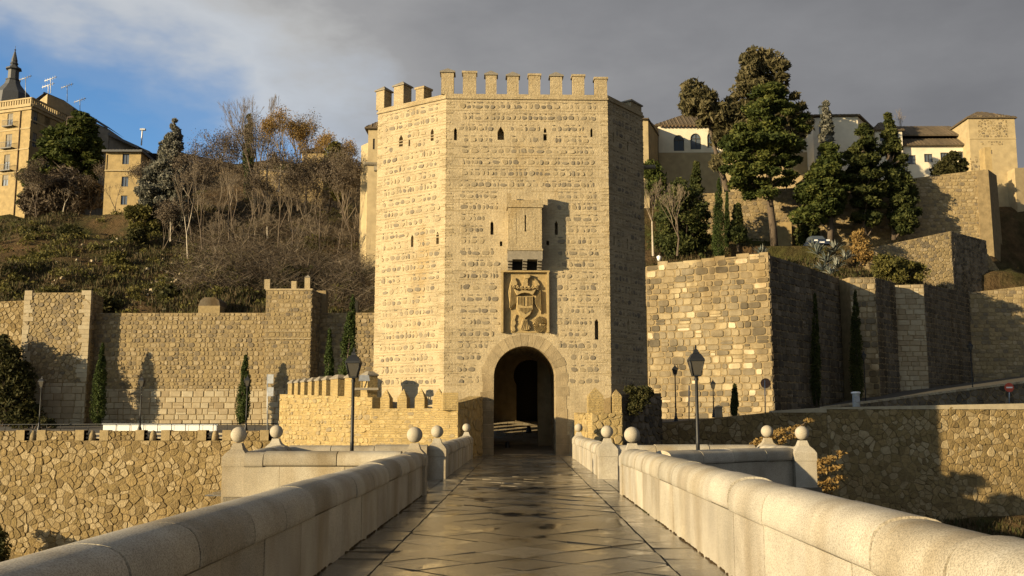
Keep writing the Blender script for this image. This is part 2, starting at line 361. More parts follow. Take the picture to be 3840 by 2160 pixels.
def voronoi(W, H, cw, ch, rng, jit=.42, drop=0):
    nx, ny = int(W / cw) + 3, int(H / ch) + 3; pts = {}
    for j in range(-1, ny):
        for i in range(-1, nx):
            if drop and rng.random() < drop: continue
            pts[i, j] = ((i + .5 * (j % 2) + rng.uniform(-jit, jit)) * cw, (j + .5 + rng.uniform(-jit, jit)) * ch)
    polys = []
    for (i, j), p in pts.items():
        if not (-.5 * cw < p[0] < W + .5 * cw and -.5 * ch < p[1] < H + .5 * ch): continue
        poly = [(p[0] - 2 * cw, p[1] - 2 * ch), (p[0] + 2 * cw, p[1] - 2 * ch), (p[0] + 2 * cw, p[1] + 2 * ch), (p[0] - 2 * cw, p[1] + 2 * ch)]
        for dj in (-2, -1, 0, 1, 2):
            for di in (-2, -1, 0, 1, 2):
                q = pts.get((i + di, j + dj))
                if q is None or (di == 0 and dj == 0): continue
                mx_, my_ = (p[0] + q[0]) / 2, (p[1] + q[1]) / 2; dx_, dy_ = q[0] - p[0], q[1] - p[1]
                poly = clip(poly, (mx_, my_), (mx_ - dy_, my_ + dx_))
                if len(poly) < 3: break
            if len(poly) < 3: break
        if len(poly) > 2: polys.append(poly)
    return polys
def courses(W, H, hr, wr, rng, jit=.02, v0=0):
    polys = []; v = v0
    while v < H:
        h = rng.uniform(*hr); u = -rng.uniform(0, wr[1])
        while u < W:
            w_ = rng.uniform(*wr)
            if rng.random() < .12: w_ *= .55
            J = lambda: rng.uniform(-jit, jit)
            if rng.random() < .1 and h > hr[0] * 1.1:   # two thin stones in place of one
                k = rng.uniform(.4, .6) * h
                polys.append([(u, v), (u + w_, v), (u + w_, v + k), (u, v + k)]); polys.append([(u, v + k), (u + w_, v + k), (u + w_, v + h), (u, v + h)])
            else: polys.append([(u + J(), v + J()), (u + w_ + J(), v + J()), (u + w_ + J(), v + h + J()), (u + J(), v + h + J())])
            u += w_
        v += h
    return polys
def stone_geo(face, p, h, rng, top=.86, tilt=.3):
    n = len(p); cx, cy = cent(p); tx, ty = rng.uniform(-tilt, tilt) * h, rng.uniform(-tilt, tilt) * h
    mx_ = max(math.hypot(x - cx, y - cy) for x, y in p)
    lo = [face.P(x, y, -.01) for x, y in p]
    hi = [face.P(cx + (x - cx) * top, cy + (y - cy) * top, h + (x - cx) / mx_ * tx + (y - cy) / mx_ * ty) for x, y in p]
    fs = [(i, (i + 1) % n, n + (i + 1) % n, n + i) for i in range(n)] + [tuple(range(n, 2 * n))]
    return lo + hi, fs
def lay(face, polys, mat, parent, rng, joint=.02, depth=(.02, .05), holes=(), name='stone', cap=300, outl=None, minarea=.004, rnd=.22, budget=None, tint=None, top=.86):
    outl = outl or face.outline(); items = []
    for p in polys:
        p = clip_out(p, outl)
        if not p or area(p) < minarea: continue
        c = cent(p)
        if any(hx0 < c[0] < hx1 and hy0 < c[1] < hy1 for hx0, hy0, hx1, hy1 in holes): continue
        p = inset(p, joint * rng.uniform(.8, 1.6))
        if rnd and len(p) <= 8: p = rounded(p, rnd)
        items.append(p)
    items.sort(key=lambda q: -area(q)); rest = MB(); cnt = 0
    lim = cap if budget is None else min(cap, budget[0])
    for i, p in enumerate(items):
        t = (tint(rng, cent(p), face) if tint else rng.random(), rng.random(), rng.random())
        v, f = stone_geo(face, p, rng.uniform(*depth), rng, top)
        if i < lim:
            b_ = MB(); b_.add(v, f, t); b_.build(name, mat, parent); cnt += 1
        else: rest.add(v, f, t)
    if budget is not None: budget[0] -= cnt
    return rest
def merge(mbs, name, mat, parent):
    b_ = MB()
    for q in mbs:
        k = len(b_.v); b_.v += q.v; b_.t += q.t; b_.uv += q.uv; b_.sm += q.sm; b_.f += [tuple(i + k for i in f) for f in q.f]
    if b_.f: b_.build(name, mat, parent, 'stuff')
def face_mesh(mb, face, holes=(), outl=None, depth=.6, tint=(.5, .5, .5)):
    """wall skin with openings and their reveals"""
    outl = outl or face.outline(); loops = [outl] + [list(reversed(h)) for h in holes]
    flat = [p for l in loops for p in l]
    tris = tessellate_polygon([[Vector((x, y, 0)) for x, y in l] for l in loops])
    vs = [face.P(x, y) for x, y in flat]; fs = []
    for t in tris:
        a, b_, c = (vs[i] for i in t); t = tuple(t)
        if (b_ - a).cross(c - a).dot(face.N) < 0: t = t[::-1]
        fs.append(t)
    mb.add(vs, fs, tint, [(x, y + face.zb) for x, y in flat])
    for h in holes:
        n = len(h)
        for i in range(n):
            a, b_ = h[i], h[(i + 1) % n]
            mb.add([face.P(*a), face.P(*b_), face.P(*b_, -depth), face.P(*a, -depth)], [(0, 1, 2, 3)], tint, [(a[0], a[1]), (b_[0], b_[1]), (b_[0] + .5, b_[1]), (a[0] + .5, a[1])])
        mb.add([face.P(x, y, -depth) for x, y in h], [tuple(range(n))], tint)

# ================================================================== STRUCTURE
rng = random.Random(7)
def lbox(mb, F, u0, u1, v0, v1, n0, n1, tint=(.5, .5, .5), taper=0):
    vs = []
    for n, k in ((n0, 0), (n1, taper)):
        for u, v in ((u0 + k, v0 + k), (u1 - k, v0 + k), (u1 - k, v1 - k), (u0 + k, v1 - k)): vs.append(F.P(u, v, n))
    uv = [(0, v0 + F.zb)] * 8
    uv = []
    for n in (0, 1):
        for u, v in ((u0, v0), (u1, v0), (u1, v1), (u0, v1)): uv.append((u + n * .3, v + F.zb))
    mb.add(vs, [(3, 2, 1, 0), (4, 5, 6, 7), (0, 1, 5, 4), (1, 2, 6, 5), (2, 3, 7, 6), (3, 0, 4, 7)], tint, uv)

# ---- ground, gorge and river
gm = MB(); gm.add([(-900, -300, -12.5), (900, -300, -12.5), (900, 1500, -12.5), (-900, 1500, -12.5)], [(0, 1, 2, 3)])
gm.build('ground', M['soil'], None, 'structure')
rv = MB(); rv.add([(-300, -18, -12.2), (300, -18, -12.2), (300, 34, -12.2), (-300, 34, -12.2)], [(0, 1, 2, 3)]); rv.build('river', M['water'], None, 'structure')

# ---- hill
def interp(tab, t):
    if t <= tab[0][0]: return tab[0][1]
    for (a, b), (c, d) in zip(tab, tab[1:]):
        if t <= c: return b + (d - b) * (t - a) / (c - a)
    return tab[-1][1]
def sm(a, b, x):
    t = min(1, max(0, (x - a) / (b - a))); return t * t * (3 - 2 * t)
LT = [(79.8, 8.3), (84, 10.2), (95, 15.0), (110, 19.8), (125, 24.6), (136, 29.2), (139, 30.0), (150, 30.6), (158, 33.5), (175, 38), (230, 41), (420, 42)]
RT = [(82, 10.5), (90, 12.4), (97, 15.4), (104, 19.3), (111.4, 19.8), (112.6, 25.8), (122, 27), (130, 30), (160, 33), (420, 34)]
YW = [(14, 78), (18.9, 77), (23, 82), (28, 88.8), (31, 89), (34, 92.3), (36.4, 92.5), (41, 97), (45, 101), (47, 102.3), (60, 102.3)]
def terr(x, y, rough=True):
    s = sm(-9, 11, x)
    zl = interp(LT, y) + 8.5 * sm(-62, -50, x) * sm(128, 168, y)
    zl -= sm(-52, -75, x) * 0 + 0
    zr = interp(RT, y)
    z = zl * (1 - s) + zr * s
    if x > 36: z -= 2.2 * sm(36, 44, x) * (1 - sm(104, 110, y))
    if x > 52 and y < 124: z -= (x - 52) * 1.6 * (1 - sm(116, 124, y))
    if x > 14:                                     # the terrain is held back by the curtain walls
        yw = interp(YW, x)
        if y < yw: return 2.0
    if rough:
        k = .9 if (x < 0) else .45
        if 137 < y < 150 and x < -40: k = .2
        if abs(y - 112) < 4 and x > 0: k = 0
        z += k * (noise.noise(Vector((x * .09, y * .09, 3))) * (2.6 if x < 0 else 1.9) + noise.noise(Vector((x * .33, y * .33, 7))) * 1.2 + noise.noise(Vector((x * 1.1, y * 1.1, 1))) * .3)
    return z
xs = sorted(set([round(-150 + i * 2.0, 2) for i in range(83)] + [round(14 + i * 1.0, 2) for i in range(50)] + [66 + i * 4 for i in range(22)])); ys = [80.6 + i * 1.0 for i in range(82)] + [163 + i * 4 for i in range(20)] + [250, 280, 330, 420]
ys = sorted(ys + [111.4, 111.9, 112.6])
tm = MB(); vs = []
for y in ys:
    for x in xs: vs.append((x, y, terr(x, y)))
nx = len(xs); fs = [(j * nx + i, j * nx + i + 1, (j + 1) * nx + i + 1, (j + 1) * nx + i) for j in range(len(ys) - 1) for i in range(nx - 1)]
tm.add(vs, fs, smooth=True)
n0 = len(xs); tm.add([v for v in vs[:n0]] + [(v[0], v[1], -12.6) for v in vs[:n0]], [(i + 1, i, n0 + i, n0 + i + 1) for i in range(n0 - 1)])
tm.build('hill', M['soil'], None, 'structure')

# ---- far side embankments carrying the roads
em = MB()
em.prism([(-120, 58.6), (-6.0, 58.6), (-6.0, 81), (-120, 81)], -12.5, [.62, .62, 1.28, 1.28]); em.build('road', M['asphalt'], None, 'structure')
em = MB(); em.prism([(6.2, 60.2), (9, 60.2), (25.5, 60.9), (60, 64.5), (90, 71), (90, 96), (6.2, 84)], -12.5, [1.4, 1.45, 2.1, 3.0, 3.4, 3.4, 1.6]); em.build('lower_road', M['asphalt'], None, 'structure')
em = MB(); em.prism([(19.5, 72), (38, 76.5), (75, 83), (75, 99), (50, 99), (31, 88.5), (22, 80)], -12.5, [2.2, 4.2, 7.5, 8.5, 6, 3.8, 2.3]); em.build('ramp_road', M['asphalt'], None, 'structure')
em = MB(); em.add([(12, 52, -9.8), (60, 50, -8), (60, 64, -3.4), (26, 59.4, -4.0), (10, 59, -7)], [(0, 1, 2, 3, 4)]); em.build('grass_bank', M['soil'], None, 'structure')

# ================================================================== BRIDGE
HW = 2.15; Y0 = -7
def flat(z=0): 
    f = Face((-50, 0), (50, 0), 0, 1); f.O = Vector((0, 0, z)); f.U = Vector((1, 0, 0)); f.V = Vector((0, 1, 0)); f.N = Vector((0, 0, 1)); return f
bt = thing('bridge', 'stone bridge with wet diagonal paving leading straight to the gate tower', 'bridge', (0, 20, 0))
bm_ = MB(); bm_.prism([(-2.72, Y0), (2.72, Y0), (2.72, 46), (-2.72, 46)], -12.5, -.03)
bm_.prism([(-2.72, 21.4), (-6.38, 21.5), (-6.98, 28.0), (-2.72, 28.0)][::-1], -12.5, -.03)
bm_.prism([(2.72, 21.2), (7.3, 24.8), (7.3, 28.9), (2.72, 28.7)], -12.5, -.03)
bm_.build('deck_core', M['granite_dk'], bt)
fl = flat(-.028)
rg = random.Random(3)
polys = []; sz = .8; c45 = math.sqrt(.5)
for i in range(-80, 80):
    for j in range(-80, 80):
        cx, cy = (i - j) * sz * c45, (i + j) * sz * c45 * .92
        if abs(cx) > 3 or cy < Y0 or cy > 47: continue
        h = sz * c45; polys.append([(cx, cy - h * .92), (cx + h, cy), (cx, cy + h * .92), (cx - h, cy)])
mid = [(-1.6, Y0), (1.62, Y0), (1.62, 46.6), (-1.6, 46.6)]
def paves(polys, outl, name, cap, jmin=.006):
    r = lay(fl, polys, M['paving'], bt, rg, joint=jmin, depth=(.024, .032), name=name, cap=cap, outl=outl, rnd=0, minarea=.02, top=.995, )
    merge([r], name + '_small', M['paving'], bt)
paves(polys, mid, 'diagonal_slab', 300, .013)
kb = []
for s in (-1, 1):
    y = Y0
    while y < 46.6:
        l = rg.uniform(.38, .62); x0, x1 = (1.63, 2.16) if s > 0 else (-2.16, -1.61)
        kb.append([(x0, y), (x1, y), (x1, y + l), (x0, y + l)]); y += l
paves(kb, [(-2.2, Y0), (2.2, Y0), (2.2, 46.6), (-2.2, 46.6)], 'edge_slab', 300, .011)
rf = []
for s in (-1, 1):
    for i in range(8):
        for j in range(8):
            x0 = 2.17 + i * .62; rf.append([(s * x0, 21.7 + j * .78), (s * (x0 + .62), 21.7 + j * .78), (s * (x0 + .62), 22.48 + j * .78), (s * x0, 22.48 + j * .78)][::s])
r1_ = lay(fl, rf, M['paving'], bt, rg, joint=.008, depth=(.02, .03), name='refuge_slab', cap=64, outl=[(-6.9, 21.9), (-2.17, 21.9), (-2.17, 27.5), (-7, 27.5)], rnd=0, minarea=.05, top=.99)
r2_ = lay(fl, rf, M['paving'], bt, rg, joint=.008, depth=(.02, .03), name='refuge_slab', cap=64, outl=[(2.17, 22.0), (6.6, 25.3), (6.6, 28.0), (2.17, 27.7)], rnd=0, minarea=.05, top=.99)

HP = .89; TH = .48
PROF = [(-.025, .60), (-.045, .615), (-.048, .66), (-.044, .71), (-.028, .765), (.002, .815), (.05, .852), (.12, .878), (.2, .892), (.3, .897), (.4, .892), (.48, .878), (.55, .852), (.6, .815), (.628, .765), (.644, .71), (.648, .66), (.645, .615), (.625, .60)]
PROF = [(n * .8, z) for n, z in PROF]
def run(parent, A, B, inner, seedv, lc=1.35, ls=1.15, zb=-.02, lower=True, hs=1.03):
    """parapet from A to B; 'inner' is +1 when the road lies to the right of A->B. A,B on the inner face line"""
    g = random.Random(seedv); A = Vector((*A, 0)); B = Vector((*B, 0)); U = (B - A).normalized(); Nn = Vector((U.y, -U.x, 0)) * inner * -1; LN = (B - A).length
    def P(u, n, z): return A + U * u + Nn * n + Vector((0, 0, z * hs))
    u = 0
    while u < LN - .05:
        l = min(lc * g.uniform(.7, 1.2), LN - u)
        if LN - u - l < .4: l = LN - u
        b_ = MB(); t = (g.random(), g.random(), 0); pts = []; dz = g.uniform(-.016, .016); dn_ = g.uniform(-.014, .014); k = len(PROF)
        for a in (u + .010, u + l - .010):
            e = 0
            for n, z in PROF:
                cn, cz = .24, .7
                pts.append(P(a, cn + (n - cn) * (1 - .02 * e) + dn_, cz + (z - cz) * (1 - .05 * e) + dz))
        fs = [(r_ * k + i, r_ * k + (i + 1) % k, (r_ + 1) * k + (i + 1) % k, (r_ + 1) * k + i) for r_ in range(1) for i in range(k)]
        b_.add(pts, fs, t, smooth=True); b_.add(pts[:k], [tuple(range(k))], t); b_.add(pts[k:], [tuple(range(k))], t); b_.build('coping_stone', M['granite'], parent); u += l
    u = 0
    while u < LN - .05:
        l = min(ls * g.uniform(.75, 1.25), LN - u)
        if LN - u - l < .35: l = LN - u
        t = (g.random(), g.random(), 0); b_ = MB(); dn_ = g.uniform(-.006, .006)
        a, c = u + .004, u + l - .004; v = []
        for n, e in ((0 + dn_, 1), (TH + dn_, 1)):
            v += [P(a, n, zb), P(c, n, zb), P(c, n, .597), P(a, n, .597)]
        b_.add(v, [(0, 1, 2, 3), (7, 6, 5, 4), (0, 4, 5, 1), (1, 5, 6, 2), (2, 6, 7, 3), (3, 7, 4, 0)], t)
        b_.build('parapet_slab', M['granite'], parent); u += l
    if lower:   # moulded ledge and body courses below the deck, outside
        b_ = MB(); v = []
        for z, n in ((-.02, TH + .06), (-.2, TH + .12), (-.32, TH + .02)): v += [P(0, n, z), P(LN, n, z)]
        v += [P(0, .1, -.02), P(LN, .1, -.02), P(0, .1, -.32), P(LN, .1, -.32)]
        b_.add(v, [(0, 2, 3, 1), (2, 4, 5, 3), (0, 1, 7, 6), (4, 8, 9, 5), (0, 6, 8, 4, 2), (1, 3, 5, 9, 7)]); b_.build('string_course', M['granite'], parent)
pl = thing('bridge_parapet', 'long near parapet on the left of the bridge, its road side in shadow', 'parapet', (-2.4, 8, 0), 'granite parapets of the bridge')
run(pl, (-HW, Y0), (-HW, 21.7), 1, 1)
pr = thing('bridge_parapet', 'long near parapet on the right of the bridge, sunlit towards the road', 'parapet', (2.4, 8, 0), 'granite parapets of the bridge')
run(pr, (HW, Y0), (HW, 21.7), -1, 2, hs=1.12)
def moss(parent, x, y0, y1, seedv):
    g = random.Random(seedv); b_ = MB(); y = y0
    while y < y1:
        l = g.uniform(.04, .22); q = g.uniform(.0, 1)
        if noise.noise(Vector((y * .8, seedv, 0))) + q * .5 > .12:
            w_ = g.uniform(.012, .045); b_.box((x - math.copysign(w_ * .5 - .01, x), y, .006), (w_, l, g.uniform(.012, .035)), tint=(g.random(), 0, 0), taper=.6)
        y += l * .8
    b_.build('moss_line', M['soil'], parent, 'stuff')
moss(pl, -HW, Y0 + 3, 21.6, 1); moss(pr, HW, Y0 + 3, 21.6, 2)
pf = thing('bridge_parapet', 'short far parapet between left refuge and barbican, shadowed towards the road', 'parapet', (-2.4, 35, 0), 'granite parapets of the bridge')
run(pf, (-HW, 28.0), (-HW, 42.4), 1, 3)
pf = thing('bridge_parapet', 'short far parapet between right refuge and gate, sunlit towards the road', 'parapet', (2.4, 35, 0), 'granite parapets of the bridge')
run(pf, (HW, 28.0), (HW, 42.4), -1, 4)
pa = thing('refuge_parapet', 'pale sunlit granite parapet around the left refuge of the bridge', 'parapet', (-5, 24.5, 0), 'parapets around the refuges')
run(pa, (-2.6, 21.95), (-5.95, 21.95), 1, 5); run(pa, (-5.78, 22.2), (-6.32, 27.3), 1, 6, 1.5); run(pa, (-6.4, 27.4), (-2.6, 27.4), 1, 7)
pa = thing('refuge_parapet', 'granite parapet around the right refuge, outer side facing us in shade', 'parapet', (5, 24.5, 0), 'parapets around the refuges')
run(pa, (2.9, 22.35), (6.42, 25.4), -1, 8); run(pa, (6.6, 25.5), (6.6, 28.2), -1, 9, 1.4); run(pa, (6.5, 28.15), (2.6, 27.75), -1, 10)

def ped(x, y, label, w_=.52, r=.172, zc=1.28, zb=-.3):
    t = thing('ball_finial', label, 'stone ball', (x, y, 0), 'stone balls on pedestals along the bridge')
    zt_ = zc - r - .03
    b_ = MB(); b_.box((x, y, (zb + .6) / 2), (w_, w_, .6 - zb)); b_.build('pedestal_shaft', M['granite'], t)
    b_ = MB(); h = w_ / 2 * 1.05; q = math.sqrt(2)
    prof = [(h * q, .605), (h * q, .80), (h * q * .82, .88), (h * q * .5, .97), (h * q * .36, zt_), (h * q * .34, zt_ + .02)]
    b_.lathe((x, y, 0), prof, 4, smooth=False, rot=R(45)); b_.build('pedestal_cap', M['granite'], t)
    b_ = MB(); b_.lathe((x, y, zc), [(max(.02, r * math.sin(a)), -r * math.cos(a)) for a in [math.pi * i / 18 for i in range(19)]], 28); b_.build('ball', M['ball'], t)
ped(-2.36, 21.95, 'stone ball at the end of the near left parapet beside the paving')
ped(2.38, 21.95, 'stone ball at the end of the near right parapet, largest and roughest')
ped(-6.2, 21.9, 'stone ball on the outer near corner of the left refuge')
ped(6.93, 25.05, 'stone ball on the outer near corner of the right refuge')
ped(-6.85, 27.9, 'stone ball on the outer far corner of the left refuge', r=.18)
ped(6.93, 28.6, 'bright stone ball on the outer far corner of the right refuge')
ped(-2.38, 27.95, 'stone ball where the left refuge meets the far parapet')
ped(2.34, 27.95, 'stone ball where the right refuge meets the far parapet')
ped(-2.38, 42.5, 'small pale stone ball next to the gate on the left')
ped(2.36, 42.5, 'small grey stone ball next to the gate on the right')

# ================================================================== GATE TOWER
TB = -12.5
tower = thing('gate_tower', 'tall crenellated brick and stone gate tower with round arched passage', 'tower', (0, 50, 0))
pA, pB, pC, pD = (-7.25, 48.4), (-3.63, 46.0), (4.09, 46.3), (6.11, 49.07)
ZT = zat(361, 46)
FF, FL, FR = Face(pB, pC, TB, ZT), Face(pA, pB, TB, ZT), Face(pC, pD, TB, ZT)
def slit(F, px, y0, y1, w_, pointed=True):
    u0, v1 = F.uv(px, y0); _, v0 = F.uv(px, y1); h = w_ / 81 / 2 * 1.15
    if pointed: return [(u0 - h, v0), (u0 + h, v0), (u0 + h, v1 - h * 1.6), (u0, v1), (u0 - h, v1 - h * 1.6)]
    return [(u0 - h, v0), (u0 + h, v0), (u0 + h, v1), (u0 - h, v1)]
hF = [slit(FF, 1708, 478, 526, 10), slit(FF, 1878, 474, 525, 22), slit(FF, 2044, 478, 498, 9), slit(FF, 2044, 503, 527, 12, False), slit(FF, 2218, 480, 514, 8),
      slit(FF, 1845, 828, 880, 10), slit(FF, 2086, 828, 881, 10), slit(FF, 1879, 905, 923, 8, False), slit(FF, 2054, 902, 920, 9, False), slit(FF, 2237, 1195, 1274, 13)]
hL = [slit(FL, 1504, 505, 549, 17), slit(FL, 1535, 525, 548, 7, False), slit(FL, 1621, 482, 528, 13), slit(FL, 1546, 880, 926, 11), slit(FL, 1641, 868, 915, 11)]
hR = [slit(FR, 2300, 492, 535, 10), slit(FR, 2354, 527, 565, 10), slit(FR, 2303, 876, 920, 10), slit(FR, 2353, 893, 936, 10), slit(FR, 2357, 1195, 1242, 14)]
# arch
ua0, va = FF.uv(1850, 1413); ua1, _ = FF.uv(2085, 1413); _, vtop = FF.uv(1965, 1296); uc = (ua0 + ua1) / 2; ra = (ua1 - ua0) / 2; vs_ = vtop - ra
vfl = -TB
def archpts(r_, n=16, ext=.18):
    a0, a1 = -ext, math.pi + ext
    return [(uc + r_ * math.cos(a0 + (a1 - a0) * i / n), vs_ + r_ * math.sin(a0 + (a1 - a0) * i / n)) for i in range(n + 1)]
arch = [(uc - ra * .985, vfl - .3), (uc + ra * .985, vfl - .3)] + archpts(ra, 18, .0)
core = MB()
loops = hF
face_mesh(core, FF, hF, depth=.55)
# cut the arch: rebuild the front skin with the arch as a further hole without back face
core = MB()
allh = hF + [arch]
outl = FF.outline(); lp = [outl] + [list(reversed(h)) for h in allh]; flatp = [p for l in lp for p in l]
tris = tessellate_polygon([[Vector((x, y, 0)) for x, y in l] for l in lp]); vv = [FF.P(x, y) for x, y in flatp]; ff = []
for t in tris:
    a, b_, c = (vv[i] for i in t); t = tuple(t)
    if (b_ - a).cross(c - a).dot(FF.N) < 0: t = t[::-1]
    ff.append(t)
core.add(vv, ff, (.5, .5, .5), [(x, y + TB) for x, y in flatp])
for h in hF:
    n = len(h)
    for i in range(n):
        a, b_ = h[i], h[(i + 1) % n]; core.add([FF.P(*a), FF.P(*b_), FF.P(*b_, -.6), FF.P(*a, -.6)], [(0, 1, 2, 3)])
    core.add([FF.P(x, y, -.6) for x, y in h], [tuple(range(n))])
n = len(arch)
for i in range(1, n):
    a, b_ = arch[i], arch[(i + 1) % n]
    core.add([FF.P(*a), FF.P(*b_), FF.P(*b_, -1.0), FF.P(*a, -1.0)], [(0, 1, 2, 3)])
    cx_, cy_ = uc, vs_
    def wide(p): return (cx_ + (p[0] - cx_) * 1.12, cy_ + (p[1] - cy_) * 1.1 if p[1] > cy_ else p[1])
    a2, b2 = wide(a), wide(b_)
    core.add([FF.P(*a, -1.0), FF.P(*b_, -1.0), FF.P(*b2, -1.0), FF.P(*a2, -1.0)], [(0, 1, 2, 3)])
    core.add([FF.P(*a2, -1.0), FF.P(*b2, -1.0), FF.P(*b2, -8.4), FF.P(*a2, -8.4)], [(0, 1, 2, 3)])
face_mesh(core, FL, hL); face_mesh(core, FR, hR)
rest_pts = [pD, (6.11, 52.6), (4.0, 54.45)]
for a, b_ in zip(rest_pts, rest_pts[1:]): face_mesh(core, Face(a, b_, TB, ZT))
for a, b_ in (((-4.5, 54.45), (-7.25, 52)), ((-7.25, 52), pA)): face_mesh(core, Face(a, b_, TB, ZT))
bk = Face((4.0, 54.45), (-4.5, 54.45), TB, ZT); bw = 3.92
face_mesh(core, bk, outl=[(0, 0), (bk.W, 0), (bk.W, bk.H0), (0, bk.H0), (0, vfl + 5.2), (bw - 1.7, vfl + 5.2), (bw + 1.7, vfl + 5.2), (bw + 1.7, vfl - .3), (0, vfl - .3)])
core.add([(p[0], p[1], ZT - .5) for p in [pB, pC, pD, (6.11, 52.6), (4, 54.45), (-4.5, 54.45), (-7.25, 52), pA]], [tuple(range(8))])
core.build('brick_wall', M['tower'], tower)

# parapet cornice and merlons
for F in (FF, FL, FR):
    b_ = MB(); v = F.H0; u = -.05
    lbox(b_, F, -.04, F.W + .04, v - .12, v - .03, -.35, .07); b_.build('cornice', M['brickp'], tower)
    b_ = MB(); lbox(b_, F, 0.0, F.W, v - .03, v + .14, -.45, .02); b_.build('parapet_wall', M['brickp'], tower)
def merlon(F, px0, px1, ytop, cap, dep=.5, corner=False, capy=None):
    u0, v1 = F.uv(px0, ytop); u1, _ = F.uv(px1, ytop); v0 = F.H0 + .12
    b_ = MB(); lbox(b_, F, u0, u1, v0, v1, -dep, .015); m_ = b_.build('merlon', M['brickp'], tower)
    b_ = MB()
    if cap:
        e = .07; b = [F.P(u0 - e, v1, .08), F.P(u1 + e, v1, .08), F.P(u1 + e, v1, -dep - e), F.P(u0 - e, v1, -dep - e)]; k = [p + Vector((0, 0, .06)) for p in b]
        ap = F.P((u0 + u1) / 2, v1 + .33, -dep / 2)
        b_.add(b + k + [ap], [(3, 2, 1, 0), (0, 1, 5, 4), (1, 2, 6, 5), (2, 3, 7, 6), (3, 0, 4, 7), (4, 5, 8), (5, 6, 8), (6, 7, 8), (7, 4, 8)])
    else: lbox(b_, F, u0 - .05, u1 + .05, v1, v1 + .1, -dep - .04, .06)
    b_.build('cap', M['greystone'] if cap else M['brickp'], m_)
merlon(FF, 1655, 1702, 272, True, .62)
for a, b_, c, k in ((1736, 1786, 274, 0), (1821, 1862, 282, 1), (1902, 1945, 286, 1), (1983, 2026, 284, 0), (2064.5, 2108, 287, 1), (2147, 2191, 287, 0), (2231, 2276, 297, 0)): merlon(FF, a, b_, c, k)
merlon(FL, 1412, 1442, 345, True, .55); merlon(FL, 1478, 1514, 327, True, .6); merlon(FL, 1560, 1590, 337, False, .6)
merlon(FR, 2300, 2330, 380, False, .5); merlon(FR, 2364.5, 2404, 380, True, .5)
# field stones in bands between the brick courses
bands = []
v = FF.uv(1965, 1428)[1]
vtopband = FF.uv(1965, 399)[1]; nb = 25
bands = [v + (vtopband - v) * i / (nb - 1) for i in range(nb)]
def hexcl(holes, m_=.16):
    return [(min(p[0] for p in h) - m_, min(p[1] for p in h) - m_, max(p[0] for p in h) + m_, max(p[1] for p in h) + m_) for h in holes]
def uvbox(F, x0, y0, x1, y1):
    a, b_ = F.uv(x0, y1), F.uv(x1, y0); return (a[0], a[1], b_[0], b_[1])
def blob(cx, cy, w_, h, g):
    n = 6 if g.random() < .5 else 7; o = []; ph = g.uniform(0, 6)
    for i in range(n):
        a = ph + 2 * math.pi * i / n; r = g.uniform(.72, 1.1); x, y = math.cos(a), math.sin(a)
        k = 1 / max(abs(x), abs(y)) ** .6
        o.append((cx + x * r * w_ / 2 * k, cy + y * r * h / 2 * k))
    return o
def band_stones(F, g, ul, ur, excl, arc=None):
    out_ = []
    for bi, vb in enumerate(bands):
        u = ul + g.uniform(0, .2)
        while u < F.W - ur:
            w_ = g.choice([g.uniform(.1, .2), g.uniform(.18, .3), g.uniform(.24, .36), g.uniform(.3, .48)]); h = g.uniform(.2, .31)
            if w_ > .38: h *= .85
            cx, cy = u + w_ / 2, vb - .02 + (h - .25) * .4
            bad = any(a < cx < c and b2 < cy < d for a, b2, c, d in excl) or cx > F.W - ur or (arc and math.hypot(cx - arc[0], max(0, cy - arc[1])) < arc[2])
            if not bad:
                out_.append(blob(cx, cy, w_, h, g))
                if h < .28 or g.random() < .3:
                    out_.append(blob(cx + g.uniform(-.05, .05), vb + .17, w_ * g.uniform(.5, .8), .08, g))
            u += w_ + g.uniform(.0, .05)
    return out_
exF = hexcl(hF, .2) + [uvbox(FF, 1862, 720, 2075, 1262)]
exF += [uvbox(FF, 1815, 815, 1862, 935), uvbox(FF, 2050, 815, 2105, 935)]
bud = [300]
R1 = lay(FF, band_stones(FF, random.Random(11), .55, .62, exF, (uc, vs_, ra + .72)), M['tstone'], tower, rng, joint=.004, depth=(.012, .035), name='field_stone', cap=190, budget=bud, rnd=.2, minarea=.003)
R2 = lay(FL, band_stones(FL, random.Random(12), .32, .42, hexcl(hL, .2)), M['tstone'], tower, rng, joint=.004, depth=(.012, .035), name='field_stone', cap=75, budget=bud, rnd=.2, minarea=.003)
R3 = lay(FR, band_stones(FR, random.Random(13), .3, .3, hexcl(hR, .2)), M['tstone'], tower, rng, joint=.004, depth=(.012, .035), name='field_stone', cap=60, budget=bud, rnd=.2, minarea=.003)
merge([R1, R2, R3], 'field_stones', M['tstone'], tower)
# thin projecting brick string courses either side of each stone band
sc_ = MB()
for F in (FF, FL, FR):
    for vb in bands:
        for dv in (-.2, .215):
            g = random.Random(int(vb * 1000)); u = 0.0
            while u < F.W:
                l = g.uniform(.5, 1.6); a, b_ = u, min(F.W, u + l)
                if g.random() < .8:
                    cu = (a + b_) / 2; cv = vb + dv
                    if F is not FF or (not any(a - .1 < h[2] and b_ + .1 > h[0] and h[1] < cv < h[3] for h in exF) and math.hypot(cu - uc, max(0, cv - vs_)) > ra + 1.0 + l / 2 * (cv < vs_ + ra)):
                        dd = g.uniform(-.012, .012); lbox(sc_, F, a, b_ - .01, cv - .022 + dd, cv + .022 + dd, -.02, g.uniform(.006, .018))
                u += l
sc_.build('brick_courses', M['brickp'], tower, 'stuff')
